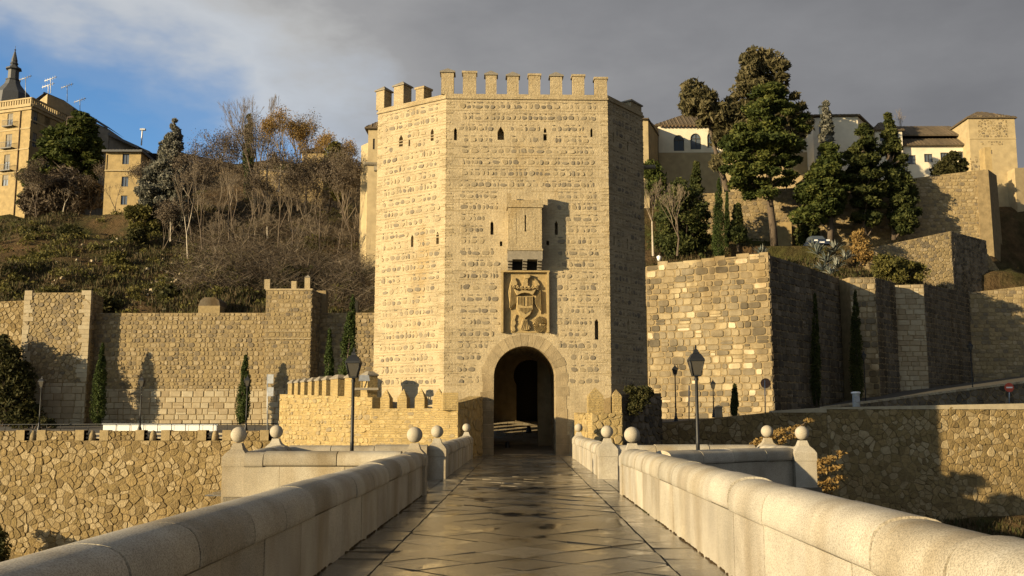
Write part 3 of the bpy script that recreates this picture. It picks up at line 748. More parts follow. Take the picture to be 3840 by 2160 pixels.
# ragged quoin bricks along the corners
qb = MB()
for F, side in ((FF, 0), (FF, 1), (FL, 0), (FL, 1), (FR, 0), (FR, 1)):
    g = random.Random(int(F.W * 100) + side); v = vfl + 3.2
    while v < F.H0 - .3:
        if g.random() < .45:
            w_ = g.uniform(.12, .4); a = (-.012, w_) if side == 0 else (F.W - w_, F.W + .012); lbox(qb, F, a[0], a[1], v, v + .055, -.02, g.uniform(.008, .022))
        v += .075
qb.build('quoin_bricks', M['brickp'], tower, 'stuff')
# arch ring: voussoirs and jamb blocks
ar = thing  # (ring belongs to the tower)
nv = 17; r0, r1 = ra * .985, ra + .58
for i in range(nv):
    a0, a1 = -.12 + (math.pi + .24) * i / nv, -.12 + (math.pi + .24) * (i + 1) / nv; e = .006
    g = random.Random(i); b_ = MB(); q = g.uniform(-.02, .05)
    pts = [(r0, a0 + e), (r1 - .06 + q, a0 + e * .6), (r1 - .06 + q, (a0 + a1) / 2), (r1 - .06 + q, a1 - e * .6), (r0, a1 - e), (r0, (a0 + a1) / 2)]
    pts = [(uc + r_ * math.cos(a), vs_ + r_ * math.sin(a)) for r_, a in pts]
    lo = [FF.P(x, y, -1.0) for x, y in pts]; d = g.uniform(.006, .018); hi = [FF.P(x, y, d) for x, y in pts]
    b_.add(lo + hi, [(j, (j + 1) % 6, 6 + (j + 1) % 6, 6 + j) for j in range(6)] + [(6, 7, 8, 9, 10, 11)], (g.random(), 0, 0)); b_.build('voussoir', M['vous'], tower)
for s in (-1, 1):
    v = vfl - .1; k = 0; vend = vs_ - ra * .12
    while v < vend - .05:
        g = random.Random(int(v * 97) + s); h = min(g.uniform(.42, .62), vend - v); 
        if vend - v - h < .25: h = vend - v
        wj = g.uniform(.5, .66) + (.08 if v < vfl + .6 else 0); b_ = MB(); c0 = uc + s * r0; u0, u1 = sorted((c0, c0 + s * wj))
        lbox(b_, FF, u0, u1, v + .006, v + h - .006, -1.0, g.uniform(.006, .02), (g.random(), 0, 0)); b_.build('jamb_block', M['vous'], tower); v += h

# machicolation box above the gate
bx = thing('machicolation_box', 'projecting brick box on three grey corbels above the carved coat of arms', 'machicolation', (0.1, 45.6, 7))
ub0, vb1 = FF.uv(1903, 780); ub1, _ = FF.uv(2034, 780); D = .74
def dv(py, n=0):      # height of a photo row on the plane n in front of the wall
    d = ray(1968, py); o = FF.O + FF.N * n; t = (o - CAM).dot(FF.N) / d.dot(FF.N); return (CAM + d * t - o).dot(FF.V)
def du(px, n=0):
    d = ray(px, 900); o = FF.O + FF.N * n; t = (o - CAM).dot(FF.N) / d.dot(FF.N); return (CAM + d * t - o).dot(FF.U)
ub0, ub1 = du(1905, D), du(2032, D)
z1, z2, z3 = dv(935, D), dv(778, D), dv(752, D)
BF = Face((0, 0), (1, 0), 0, 1); BF.O = FF.P(ub0, z1, D); BF.U = FF.U; BF.V = FF.V; BF.N = FF.N; BF.W = ub1 - ub0; BF.H0 = BF.H1 = z2 - z1; BF.zb = 0
sl0, sl1 = dv(868, D) - z1, dv(806, D) - z1; su = du(1970, D) - ub0
b_ = MB(); face_mesh(b_, BF, [[(su - .033, sl0), (su + .033, sl0), (su + .033, sl1), (su - .033, sl1)]], depth=.4)
for u in (0, BF.W): b_.add([BF.P(u, 0), BF.P(u, BF.H0), BF.P(u, BF.H0, -D), BF.P(u, 0, -D)], [(0, 1, 2, 3)], uvs=[(0, 0), (0, BF.H0), (D, BF.H0), (D, 0)])
b_.add([BF.P(0, BF.H0), BF.P(BF.W, BF.H0), BF.P(BF.W, BF.H0, -D), BF.P(0, BF.H0, -D)], [(0, 1, 2, 3)])
b_.build('brick_body', M['brickp'], bx)
b_ = MB()
for du_ in (.28, BF.W - .28 - .1): lbox(b_, BF, du_, du_ + .1, .25, BF.H0 - .35, 0, .008)
b_.build('pilaster', M['brickp'], bx)
b_ = MB(); lbox(b_, FF, ub0 - .06, ub1 + .06, z2, z3, 0, D + .07); b_.build('cornice', M['brickp'], bx)
for a in (ub0 - .06, ub1 - .16):
    b_ = MB(); lbox(b_, FF, a, a + .22, z3, z3 + .34, .3, D + .05); b_.build('corner_merlon', M['brickp'], bx)
b_ = MB(); lbox(b_, FF, ub0 - .04, ub1 + .05, z1 - .06, z1 + .02, 0, D + .05); b_.build('ledge', M['brickp'], bx)
zl = dv(972, D); b_ = MB(); lbox(b_, FF, ub0 - .02, ub1 + .03, zl, z1 - .06, 0, D); b_.build('lintel_stone', M['greystone'], bx)
zc0 = dv(1014, .3)
for i, a in enumerate((ub0, (ub0 + ub1) / 2 - .1, ub1 - .2)):
    b_ = MB(); prof = []
    for k in range(4):
        n1, n2 = .2 + .17 * k, .2 + .17 * (k + 1); v0_, v1_ = zc0 + (zl - zc0) * k / 4, zc0 + (zl - zc0) * (k + 1) / 4; hh = v1_ - v0_
        for t in range(5): aa = -math.pi / 2 + math.pi * t / 4; prof.append((n1 + .07 * math.cos(aa) + .05, (v0_ + v1_) / 2 + hh * .46 * math.sin(aa)))
    pp = [(0, zc0)] + prof + [(0, zl)]; k = len(pp)
    b_.add([FF.P(a, v, n) for n, v in pp] + [FF.P(a + .2, v, n) for n, v in pp], [tuple(range(k)), tuple(range(2 * k - 1, k - 1, -1))] + [(j, (j + 1) % k, k + (j + 1) % k, k + j) for j in range(k)])
    b_.build('corbel', M['greystone'], bx)
b_ = MB(); lbox(b_, FF, ub0 + .1, ub1 - .1, zc0 + .02, zl - .01, .005, .012); b_.build('dark_opening_sheet', M['dark'], bx)  # near-black sheet paints the darkness of the openings between the corbels

# coat of arms
ca = thing('coat_of_arms', 'carved stone panel with eagle, crown and shield in a raised frame over the gate', 'coat of arms', (0.1, 46, 5.5))
def cpx(x, y): return FF.uv(1700 + x * .3865, 700 + y * .3865)
c0, c1 = cpx(465, 1418), cpx(925, 825)
b_ = MB(); lbox(b_, FF, c0[0], c1[0], c0[1], c1[1], -.02, .03); b_.build('back_panel', M['vous'], ca)
fw = .09
for q in ((c0[0], c0[0] + fw, c0[1], c1[1] - .06), (c1[0] - fw, c1[0], c0[1], c1[1] - .06), (c0[0] - .03, c1[0] + .03, c1[1] - .06, c1[1] + .02)):
    b_ = MB(); lbox(b_, FF, *q, 0, .25); b_.build('frame', M['vous'], ca)
RM = stone_mat('relief_stone', [(.31, .235, .115), (.37, .285, .145)], 7, (.7, 1.15), bscale=30, bstr=.6)
for o in ca.children: o.data.materials.clear(); o.data.materials.append(RM)
def relief(name, pts, h, h0=.03, top=.88, par=ca):
    h *= 1.3
    p = [cpx(*q) for q in pts]; ar_ = sum(p[i][0] * p[(i + 1) % len(p)][1] - p[(i + 1) % len(p)][0] * p[i][1] for i in range(len(p)))
    if ar_ < 0: p = p[::-1]
    cx, cy = cent(p); n = len(p); b_ = MB()
    mid_ = [FF.P(cx + (x - cx) * .97, cy + (y - cy) * .97, h0 + (h - h0) * .6) for x, y in p]
    lo = [FF.P(x, y, h0 - .02) for x, y in p]; hi = [FF.P(cx + (x - cx) * top, cy + (y - cy) * top, h) for x, y in p]
    tr = [tuple(i + 2 * n for i in t) for t in tessellate_polygon([[Vector((x, y, 0)) for x, y in p]])]
    b_.add(lo + mid_ + hi, [(i, (i + 1) % n, n + (i + 1) % n, n + i) for i in range(n)] + [(n + i, n + (i + 1) % n, 2 * n + (i + 1) % n, 2 * n + i) for i in range(n)] + tr)
    return b_.build(name, RM, par)
def ridges(name, segs, w_, h0, h1, par):
    h0_, h1_ = h0, h1
    b_ = MB()
    for a, c in segs:
        a, c = Vector((*cpx(*a), 0)), Vector((*cpx(*c), 0)); d = (c - a).normalized(); n_ = Vector((-d.y, d.x, 0)) * w_
        if par is not ca: h0, h1 = h0_ * 1.3, h1_ * 1.35
        q = [a - n_, a + n_, c + n_, c - n_]; b_.add([FF.P(v.x, v.y, h0) for v in q] + [FF.P(a.x, a.y, h1), FF.P(c.x, c.y, h1)], [(0, 3, 5, 4), (1, 4, 5, 2), (0, 4, 1), (2, 5, 3)])
    return b_.build(name, RM, par)
sh = relief('shield', [(608, 1062), (778, 1062), (776, 1190), (745, 1252), (692, 1292), (640, 1252), (610, 1190)], .17)
ridges('shield_bars', [((625 + 14 * i, 1075), (625 + 14 * i, 1165 - abs(i - 5) * 3)) for i in range(11) if i != 5] + [((640 + 13 * i, 1180), (640 + 13 * i, 1240 - abs(i - 4) * 8)) for i in range(9)], .022, .15, .195, sh)
lw = relief('wing', [(570, 885), (605, 885), (625, 930), (600, 990), (612, 1060), (612, 1140), (585, 1170), (555, 1200), (542, 1120), (530, 1030), (548, 940)], .12)
ridges('feathers', [((560 + 10 * i, 960), (548 + 13 * i, 1180 - 12 * i)) for i in range(5)], .02, .1, .15, lw)
rw = relief('wing', [(785, 882), (812, 900), (838, 945), (818, 1005), (850, 1075), (862, 1160), (850, 1240), (820, 1180), (785, 1130), (776, 1060), (800, 990), (790, 930)], .12)
ridges('feathers', [((800 + 10 * i, 1010), (796 + 13 * i, 1150 + 18 * i)) for i in range(5)], .02, .1, .15, rw)
relief('eagle_neck', [(668, 1000), (672, 930), (690, 890), (725, 890), (722, 930), (728, 1000)], .13)
relief('eagle_head', [(685, 862), (712, 852), (742, 858), (748, 882), (725, 900), (695, 898)], .2)
cr_ = relief('crown', [(580, 1000), (612, 1062), (650, 1042), (690, 1036), (735, 1042), (778, 1060), (812, 1000), (760, 1020), (690, 1012), (625, 1022)], .24)
b_ = MB()
for i in range(7):
    x, y = 585 + i * 37, 960 + (abs(i - 3) ** 1.2) * -4 + 22; c = cpx(x, y)
    for dx_, dy_, r_ in ((0, 0, .055), (-.05, -.06, .035), (.05, -.06, .035), (0, -.1, .03)):
        cc_ = FF.P(c[0] + dx_, c[1] + dy_, .23); b_.lathe(cc_, [(.003, -r_), (r_ * .8, -r_ * .5), (r_, 0), (r_ * .8, r_ * .5), (.003, r_)], 6, smooth=False)
b_.build('crown_leaves', RM, cr_)
tl = relief('tail', [(668, 1290), (718, 1290), (738, 1340), (752, 1372), (735, 1394), (700, 1400), (662, 1394), (640, 1362), (655, 1330)], .13)
ridges('feathers', [((682 + i * 7, 1300), (655 + i * 20, 1388)) for i in range(5)], .018, .11, .15, tl)
sb_ = relief('sheaf_of_arrows', [(815, 1300), (855, 1300), (862, 1380), (812, 1380)], .07)
ridges('rays', [((835 + 14 * math.cos(a), 1338 + 14 * math.sin(a)), (835 + 62 * math.cos(a), 1338 + 80 * math.sin(a))) for a in [2 * math.pi * i / 26 for i in range(26)]], .022, .03, .1, sb_)
def curl(cx, cy, r, par):
    b_ = MB(); b_.tube([FF.P(*cpx(cx + r * (1 - i / 14) * math.cos(i * .75), cy + r * (1 - i / 14) * math.sin(i * .75)), .08) for i in range(12)], .03, 5); b_.build('scroll', RM, par)
curl(795, 1330, 26, sb_); curl(868, 1325, 24, sb_)
yk = relief('yoke', [(560, 1310), (590, 1250), (612, 1240), (596, 1290), (608, 1330), (590, 1360), (605, 1400), (570, 1415), (556, 1370)], .09)
curl(588, 1300, 22, yk); curl(580, 1385, 24, yk)

# spouts on the tower flanks
def spout(label, A, B, r):
    t = thing('water_spout', label, 'spout', A, 'stone water spouts on the tower flanks'); A = Vector(A); B = Vector(B)
    b_ = MB(); b_.tube([A, A + (B - A) * .1, B - (B - A) * .08, B], [r * .9, r, r, r * 1.12], 10); b_.build('spout_barrel', M['greystone'], t)
    b_ = MB(); m_ = A + (B - A) * .2; b_.box((m_.x, m_.y, m_.z - r - .12), (.5, .3, .24)); b_.box((m_.x + (.12 if A.x < 0 else -.12), m_.y, m_.z - r - .34), (.26, .28, .24)); b_.build('bracket', M['greystone'], t)
a = at(1412, 612, 48.6); spout('stone spout projecting from the left flank of the tower', (a.x + .3, 48.9, a.z), (at(1362, 611, 48.6).x, 48.7, a.z), .1)
a = at(2404, 618, 49.6); spout('stone spout projecting from the right flank of the tower', (a.x - .3, 50.2, a.z), (at(2462, 617, 49.6).x, 50.0, a.z), .11)
# battered plinth of the right flank
pt = thing('tower_plinth', 'dark battered masonry base under the right flank of the gate tower', 'masonry base', (5.6, 47.5, 0))
b_ = MB(); b_.prism([(3.2, 46.15), (4.35, 45.85), (6.75, 48.9), (6.75, 52), (3.2, 52)], -12.5, [2.4, 2.75, 2.9, 2.9, 2.9], inset=.05); b_.build('masonry_core', M['mortar_dark'], pt)
pfc = Face((4.36, 45.84), (6.76, 48.89), -3, 2.75, batter=.0)
Rr = lay(pfc, voronoi(pfc.W, pfc.H0, .42, .3, rng), M['darkstone'], pt, rng, joint=.03, depth=(.03, .07), cap=120); merge([Rr], 'small_stones', M['darkstone'], pt)

# passage behind the tower: rising paved floor, horseshoe arch, unseen roof and side wall added for shade
gh = thing('inner_gatehouse', 'inner gatehouse with horseshoe arch behind the gate passage, roof and side wall added for shade', 'gatehouse', (0, 58, 0))
b_ = MB()
zf = lambda y: 0 if y < 50.5 else (y - 50.5) * .125
HWl = Face((-7, 62.6), (5, 62.6), 0, 5.9)
cxh, czh, rh = xat(1987, 62.6) + 7, zat(1408, 62.6), 1.02
ho = [(cxh - .84, 1.2), (cxh + .84, 1.2)] + [(cxh + rh * math.cos(a), czh + rh * math.sin(a)) for a in [-.6 + (math.pi + 1.2) * i / 18 for i in range(19)]]
face_mesh(b_, HWl, [ho], depth=.8)
lo_ = [(2.2, .4), (6.6, .4), (6.6, 3.1), (2.2, 3.1)]
LW = Face((-5.5, 54.6), (-5.5, 62.6), 0, 5.9); b_2 = Face((-5.5, 62.6), (-5.5, 54.6), 0, 5.9)
for off in (0, 1):
    fs_ = LW if off == 0 else b_2
face_mesh(b_, LW, [], outl=[(0, 0), (.4, 0), (.4, 2.7), (4.6, 2.7), (4.6, 0), (8, 0), (8, 5.9), (0, 5.9)])  # unseen side wall, added so the low sun reaches only the floor
b_.add([(-7, 54.6, 5.9), (5, 54.6, 5.9), (5, 64.5, 5.9), (-7, 64.5, 5.9)], [(0, 1, 2, 3)])  # unseen roof, added to keep the sun off the horseshoe wall
b_.add([(4, 54.6, 0), (4, 62.6, 0), (4, 62.6, 5.9), (4, 54.6, 5.9)], [(0, 1, 2, 3)])
b_.add([(-7, 64.5, 0), (5, 64.5, 0), (5, 64.5, 5.9), (-7, 64.5, 5.9)], [(0, 1, 2, 3)])
b_.build('wall', M['vous'], gh)
b_ = MB(); b_.add([HWl.P(x, y, -.6) for x, y in ho], [tuple(range(len(ho)))]); b_.build('doorway_dark_sheet', M['dark'], gh)  # black sheet stands in for the unlit depth behind the arch
b_ = MB(); b_.prism([(.78, 52.2), (1.75, 52.2), (1.75, 53.6), (.78, 53.6)], -.1, 5.3); b_.build('inner_pier', M['vous'], gh)
fp = MB()
g = random.Random(5)
for j in range(26):
    y = 46.6 + j * .62
    for i in range(10):
        x = -4.6 + i * .92 + (j % 2) * .4; z0, z1_ = zf(y), zf(y + .61)
        q = g.uniform(.0, .02); fp.add([(x, y, z0 + q), (x + .9, y, z0 + q), (x + .9, y + .6, z1_ + q), (x, y + .6, z1_ + q), (x, y, z0 - .3), (x + .9, y, z0 - .3)], [(0, 1, 2, 3), (4, 5, 1, 0)], (g.random(), 0, 0))
fp.build('paving', M['ashlar'], gh, 'stuff')
b_ = MB(); b_.prism([(-12, 54.5), (7, 54.5), (7, 67), (-12, 67)], -12.5, [.42, .42, 1.95, 1.95]); b_.build('floor_bed', M['mortar'], gh)
b_ = MB(); b_.prism([(-2.2, 45.9), (2.2, 45.9), (2.2, 54.6), (-2.2, 54.6)], -12.5, [-.04, -.04, .4, .4]); b_.build('threshold_bed', M['granite_dk'], gh)

# ================================================================== WALLS
def facing(F): return F.N.dot(CAM - F.O) > 0
def wall(name, label, cat, plan, zb, zts, faces, group=None, coremat='mortar'):
    """plan: ccw ring; faces: list of dict(i=edge index, kind=..., ...)"""
    n = len(plan); zts = zts if isinstance(zts, (list, tuple)) else [zts] * n
    cx = sum(p[0] for p in plan) / n; cy = sum(p[1] for p in plan) / n
    t = thing(name, label, cat, (cx, cy, 0), group)
    b_ = MB(); b_.prism(plan, zb, list(zts)); b_.build('wall_core', M[coremat], t)
    bud = [300]; rests = {}
    for fd in faces:
        i = fd['i']; F = Face(plan[i], plan[(i + 1) % n], fd.get('zb', zb), (zts[i], zts[(i + 1) % n])); g = random.Random(fd.get('seed', i + 1))
        if 'zt' in fd: F.H0 = F.H1 = fd['zt'] - F.zb
        if fd['k'] == 'v': ps = voronoi(F.W, max(F.H0, F.H1), fd['cw'], fd['ch'], g, fd.get('jit', .42), fd.get('drop', 0))
        else: ps = courses(F.W, max(F.H0, F.H1), fd['h'], fd['w'], g, fd.get('jit', .015))
        m_ = fd.get('m', 'cstone')
        rs = lay(F, ps, M[m_], t, g, joint=fd.get('j', .02), depth=fd.get('d', (.02, .06)), name=fd.get('name', 'stone'), cap=fd.get('cap', 300), budget=bud, rnd=fd.get('rnd', .2), tint=fd.get('tint'), holes=fd.get('holes', ()), outl=fd.get('outl'), minarea=fd.get('ma', .008))
        rests.setdefault(m_, []).append(rs)
    for k, v in rests.items(): merge(v, 'small_stones', M[k], t)
    return t
def X(px, Y): return (xat(px, Y), Y)
XP = 1575

# left retaining wall (embankment) with broken parapet and posts
Yr = 58.0
t_ret = wall('retaining_wall', 'golden rubble retaining wall below the road left of the bridge', 'wall', [(-34, Yr), (-9.5, Yr), (-9.5, Yr + 1), (-34, Yr + 1)], -12.4, .42,
     [dict(i=0, k='v', cw=.36, ch=.27, drop=.3, m='rubble', j=.008, d=(.005, .06), zb=-8.3, seed=21, jit=.49, ma=.01)], coremat='mortar_dark')
par = thing('roadside_parapet', 'low stone parapet with gaps on top of the left retaining wall', 'parapet', (-22, Yr + .3, .4))
gaps = [(97, 143), (319, 378), (544, 608), (776, 837)]; edges = [-60] + [e for g_ in gaps for e in g_] + [1010]
bud = [300]; rr_ = []
for k in range(0, len(edges), 2):
    a, c = xat(edges[k], Yr), xat(edges[k + 1], Yr)
    b_ = MB(); b_.prism([(a, Yr - .02), (c, Yr - .02), (c, Yr + .5), (a, Yr + .5)], .40, .98); b_.build('parapet_section', M['mortar_dark'], par)
    F = Face((a, Yr - .02), (c, Yr - .02), .42, .98); 
    for e in (0, 1):
        u0, u1 = (0, .5) if e == 0 else (F.W - .5, F.W); b_ = MB(); lbox(b_, F, u0, u1, .0, .6, -.55, .05, (.7, 0, 0)); b_.build('end_block', M['cstone'], par)
    F2 = Face((a + .52, Yr - .02), (c - .52, Yr - .02), .42, .98)
    rr_.append(lay(F2, voronoi(F2.W, .56, .42, .26, rng), M['rubble'], par, rng, joint=.02, depth=(.02, .07), budget=bud, cap=60))
merge(rr_, 'small_stones', M['rubble'], par)
for i, px in enumerate((128, 349, 577, 809)):
    x = xat(px, Yr + .3); t = thing('stone_post', ['squat stone post in the leftmost gap of the roadside parapet', 'squat stone post in the parapet gap below the left end of the white barrier', 'squat stone post in the parapet gap below the white barrier', 'pale stone post in the parapet gap nearest the bridge refuge'][i], 'post', (x, Yr + .3, .4), 'stone posts in the parapet gaps')
    b_ = MB(); b_.lathe((x, Yr + .3, .4), [(.24, 0), (.22, .3), (.19, .45), (.13, .56), (.03, .6)], 9, (.8, 0, 0)); b_.build('shaft', M['cstone'], t)
    for s in (.18, .4):
        b_ = MB(); g_ = gaps[i]; b_.box(((xat(g_[0], Yr) + xat(g_[1], Yr)) / 2, Yr + .3, .4 + s), (xat(g_[1], Yr) - xat(g_[0], Yr) + .2, .14, .1), tint=(.9, 0, 0)); b_.build('rail_bar', M['ashlar'], t)

# left curtain walls of the city
XP = 1350
Yc = 79.0; zc_ = zat(1172, Yc)
x1 = xat(1163, 77.9); x0 = xat(990, 77.9); ztw = zat(1087, 77.9)
wall('city_wall', 'long golden city wall with pale ashlar base left of the gate tower', 'wall', [(xat(318, 79), Yc), (x0, Yc), (x0, Yc + 1.6), (xat(318, 79), Yc + 1.6)], 1.0, zc_,
     [dict(i=0, k='c', h=(.26, .4), w=(.24, .55), m='cstone', j=.022, zb=4.05, jit=.035, seed=31, cap=130, rnd=.26),
      dict(i=0, k='c', h=(.40, .52), w=(.55, 1.0), m='ashlar', j=.014, zb=1.2, zt=4.03, seed=32, cap=170, rnd=.06)])
xa, xb = xat(118, 77.6), xat(311, 77.6); Yb = 77.75; zbt = zat(1095, Yb)
tb = wall('wall_tower', 'rough stone wall tower at the far left of the city wall', 'tower', [(xa - .9, Yb), (xb + .3, Yb), (xb, Yb + 3), (xa - .5, Yb + 3)], 1.0, [zbt, zbt, zbt, zbt],
     [dict(i=0, k='v', cw=.42, ch=.30, m='cstone', zb=4.5, seed=33, cap=200, outl=None),
      dict(i=0, k='c', h=(.42, .55), w=(.6, 1.1), m='ashlar', zb=1.2, zt=4.48, seed=34, cap=60, j=.014, rnd=.06),
      dict(i=1, k='c', h=(.3, .42), w=(.4, .7), m='cstone', seed=35, cap=40)])
b_ = MB(); Fq = Face((xa - .9, Yb), (xb + .3, Yb), 1.0, zbt); g = random.Random(4); v = 3.6
while v < Fq.H0 - .2:
    h = g.uniform(.28, .4); w_ = g.uniform(.4, .9); lbox(b_, Fq, Fq.W - w_, Fq.W + .02, v, v + h - .02, -.3, g.uniform(.05, .09), (g.uniform(.4, 1), 0, 0)); w_ = g.uniform(.35, .8); lbox(b_, Fq, -.02, w_, v, v + h - .02, -.3, g.uniform(.05, .09), (g.uniform(.4, 1), 0, 0)); v += h
b_.build('quoin_stones', M['ashlar'], tb, 'stuff')
wall('city_wall', 'ragged stretch of rubble wall at the left edge behind the bushes', 'wall', [(-60, 80), (xa, 80), (xa, 81.4), (-60, 81.4)], 1.0, [zat(1165, 80), zat(1120, 80), zat(1120, 80), zat(1165, 80)],
     [dict(i=0, k='v', cw=.46, ch=.34, m='rubble', zb=1.2, seed=36, cap=220)], coremat='mortar_dark')
t = wall('wall_tower', 'square brick-banded wall tower with small merlons beside the gate tower', 'tower', [(x0, 77.9), (x1, 77.9), (x1 + .35, 81.2), (x0, 81.2)], 1.0, ztw,
     [dict(i=0, k='c', h=(.26, .38), w=(.24, .55), m='cstone', j=.028, zb=4.05, seed=37, cap=150, jit=.035, rnd=.26, d=(.01, .04)),
      dict(i=0, k='c', h=(.4, .5), w=(.5, .9), m='ashlar', zb=1.2, zt=4.03, seed=38, cap=60, j=.014, rnd=.06),
      dict(i=1, k='c', h=(.28, .4), w=(.3, .6), m='cstone', seed=39, cap=60)])
F = Face((x0, 77.9), (x1, 77.9), 1.0, ztw)
b_ = MB(); 
for py in (1241, 1268): v = zat(py, 77.9) - 1; lbox(b_, F, -.03, F.W + .03, v - .05, v + .02, -.2, .09)
b_.build('string_course', M['brickp'], t)
for py_ in (0,):
    b_ = MB(); lbox(b_, F, -.05, F.W + .05, F.H0 - .02, F.H0 + .12, -3.5, .07); b_.build('coping', M['brickp'], t)
for a, c, y, k in ((992, 1013, 1047, 0), (1093, 1112, 1054, 0), (1143, 1163, 1041, 1)):
    u0, v1 = F.uv(a, y); u1, _ = F.uv(c, y); b_ = MB(); lbox(b_, F, u0, u1, F.H0 + .1, v1, -.4, .02); mm = b_.build('merlon', M['brickp'], t)
    if k:
        b_ = MB(); q = [F.P(u0 - .05, v1, .07), F.P(u1 + .05, v1, .07), F.P(u1 + .05, v1, -.45), F.P(u0 - .05, v1, -.45), F.P((u0 + u1) / 2, v1 + .24, -.2)]; b_.add(q, [(0, 1, 4), (1, 2, 4), (2, 3, 4), (3, 0, 4), (3, 2, 1, 0)]); b_.build('cap', M['greystone'], mm)
z80 = zat(1172, 80)
wall('city_wall', 'city wall behind the tall cypress, between wall tower and gate tower', 'wall', [(x1, 80), (-7, 80), (-7, 81.4), (x1, 81.4)], 1.0, z80,
     [dict(i=0, k='c', h=(.28, .4), w=(.28, .6), m='cstone', zb=1.2, seed=40, cap=200, jit=.03, rnd=.26)])
t = thing('wall_stub', 'short raised masonry stub on the city wall beside the tall cypress', 'masonry', (xat(1330, 80), 80.4, z80))
b_ = MB(); b_.box((xat(1328, 80), 80.5, z80 + .5), (.35, .6, 1.1)); b_.box((xat(1190, 79.8), 80.8, z80 + .9), (.9, 1, 1.9), tint=(.2, 0, 0)); b_.build('masonry', M['mortar'], t)
t = thing('stone_hut', 'small domed stone cistern hut standing behind the city wall top', 'hut', (xat(780, 82), 83, 9.5))
b_ = MB(); cx = xat(786, 82.5); z0 = zat(1180, 82.5); b_.prism([(cx - .9, 81.8), (cx + .9, 81.8), (cx + .9, 84), (cx - .9, 84)], 8, z0 + .7, (.6, 0, 0)); b_.build('wall', M['cstone'], t)
b_ = MB(); q = [(cx - .9 + 0, 81.8), (cx + .9, 81.8)]; pr_ = [(-.9, .7), (-.75, 1.15), (-.45, 1.4), (.45, 1.42), (.8, 1.15), (.9, .7)]
b_.add([(cx + a, 81.8, z0 + z) for a, z in pr_] + [(cx + a, 84, z0 + z) for a, z in pr_], [tuple(range(5, -1, -1)), tuple(range(6, 12))] + [(i, i + 1, i + 7, i + 6) for i in range(5)]); b_.build('vault_roof', M['darkstone'], t)

XP = 1530
# barbican left of the gate
def pmerlon(t, P, d, nrm, w_, th, z0, z1, zc, mat='barb', name='merlon'):
    """pointed merlon centred at P, along d"""
    d = Vector((*d, 0)).normalized(); n_ = Vector((*nrm, 0)).normalized(); P = Vector((*P, 0)); a = [P + d * (-w_ / 2) + n_ * th / 2, P + d * (w_ / 2) + n_ * th / 2, P + d * (w_ / 2) - n_ * th / 2, P - d * (w_ / 2) - n_ * th / 2]
    b_ = MB(); b_.add([(p.x, p.y, z0) for p in a] + [(p.x, p.y, z1) for p in a] + [(P.x, P.y, zc)], [(0, 1, 5, 4), (1, 2, 6, 5), (2, 3, 7, 6), (3, 0, 4, 7), (4, 5, 8), (5, 6, 8), (6, 7, 8), (7, 4, 8)])
    b_.build(name, M[mat], t)
B0, B1, B2, B3 = (-1.85, 45.93), X(1717, 42.5), X(1395, 44.6), X(1048, 57.0)
B2b, B3b = (B2[0] + .75, B2[1] + .55), (B3[0] + .8, B3[1] + .5)
bar = thing('barbican', 'low sunlit barbican with pointed merlons at the left foot of the gate tower', 'barbican', (-6, 45, 0))
b_ = MB(); b_.prism([B0, (-2.5, 45.93), (B1[0] - .55, B1[1] + .5), (B1[0], B1[1])][::-1], -12.5, [2.68, 2.68, 2.2, 2.3][::-1])
zB1 = zat(1530, 42.5); b_.prism([B2, B1, (B1[0] - .45, B1[1] + .55), (B2[0] + .5, B2[1] + .6)], -12.5, zB1)
zB2, zB3 = zat(1490, 44.6), zat(1478, 57)
b_.prism([B3, B2, B2b, B3b], -12.5, [zB3, zB2, zB2, zB3])
b_.prism([B2, (B2[0] + .3, B2[1] + .2), (-7.0, 48.6), (-7.4, 48.6)], -12.5, zB2)
b_.build('wall_core', M['barb'], bar)
bud = [300]
F = Face(B2, B1, -3.0, zB1); rs1 = lay(F, [p for p in courses(F.W, F.H0, (.13, .24), (.2, .5), rng, .03) if rng.random() < .6], M['barbstone'], bar, rng, joint=.035, depth=(.004, .02), budget=bud, cap=130, rnd=.28)
F = Face(B3, B2, -3.0, (zB3, zB2)); rs2 = lay(F, [p for p in courses(F.W, 7, (.12, .26), (.35, .9), rng, .04) if rng.random() < .7], M['barbstone'], bar, rng, joint=.035, depth=(.01, .06), budget=bud, cap=150, rnd=.26)
Fz_ = Face(B1, B0, -2, (2.3, 2.68)); rs3 = lay(Fz_, voronoi(Fz_.W, 4.6, .45, .34, rng, .45, .2), M['barbstone'], bar, rng, joint=.04, depth=(.01, .05), budget=bud, cap=50)
merge([rs1, rs2, rs3], 'small_stones', M['barbstone'], bar)
dB = (B1[0] - B2[0], B1[1] - B2[1]); nB = (dB[1], -dB[0]); LB = math.hypot(*dB)
for px in (1437, 1507, 1578, 1648):
    t_ = (xat(px, 43.5) - B2[0]) / dB[0]; P_ = (B2[0] + dB[0] * t_ + .2 * 0, B2[1] + dB[1] * t_ + .28)
    pmerlon(bar, P_, dB, nB, .5, .26, zB1 - .05, zat(1492, 43.5), zat(1456, 43.5))
b_ = MB(); b_.prism([(B1[0] - .62, B1[1] + .02), (B1[0] + .01, B1[1] - .01), (B1[0] - .2, B1[1] + .6), (B1[0] - .75, B1[1] + .6)], zB1 - .1, zat(1472, 42.5)); b_.build('corner_block', M['barb'], bar)
dC = (B2[0] - B3[0], B2[1] - B3[1]); nC = (dC[1], -dC[0]); LC = math.hypot(*dC)
ms = [(1083, 20), (1106, 18), (1130, 19), (1157, 19), (1183, 21), (1211, 21), (1250, 38), (1302, 36), (1362, 36)]
def along(px):    # parameter where a photo column meets the barbican wall line
    k = (px - 1960) / FPX; return (k * B3[1] - B3[0]) / (dC[0] - k * dC[1])
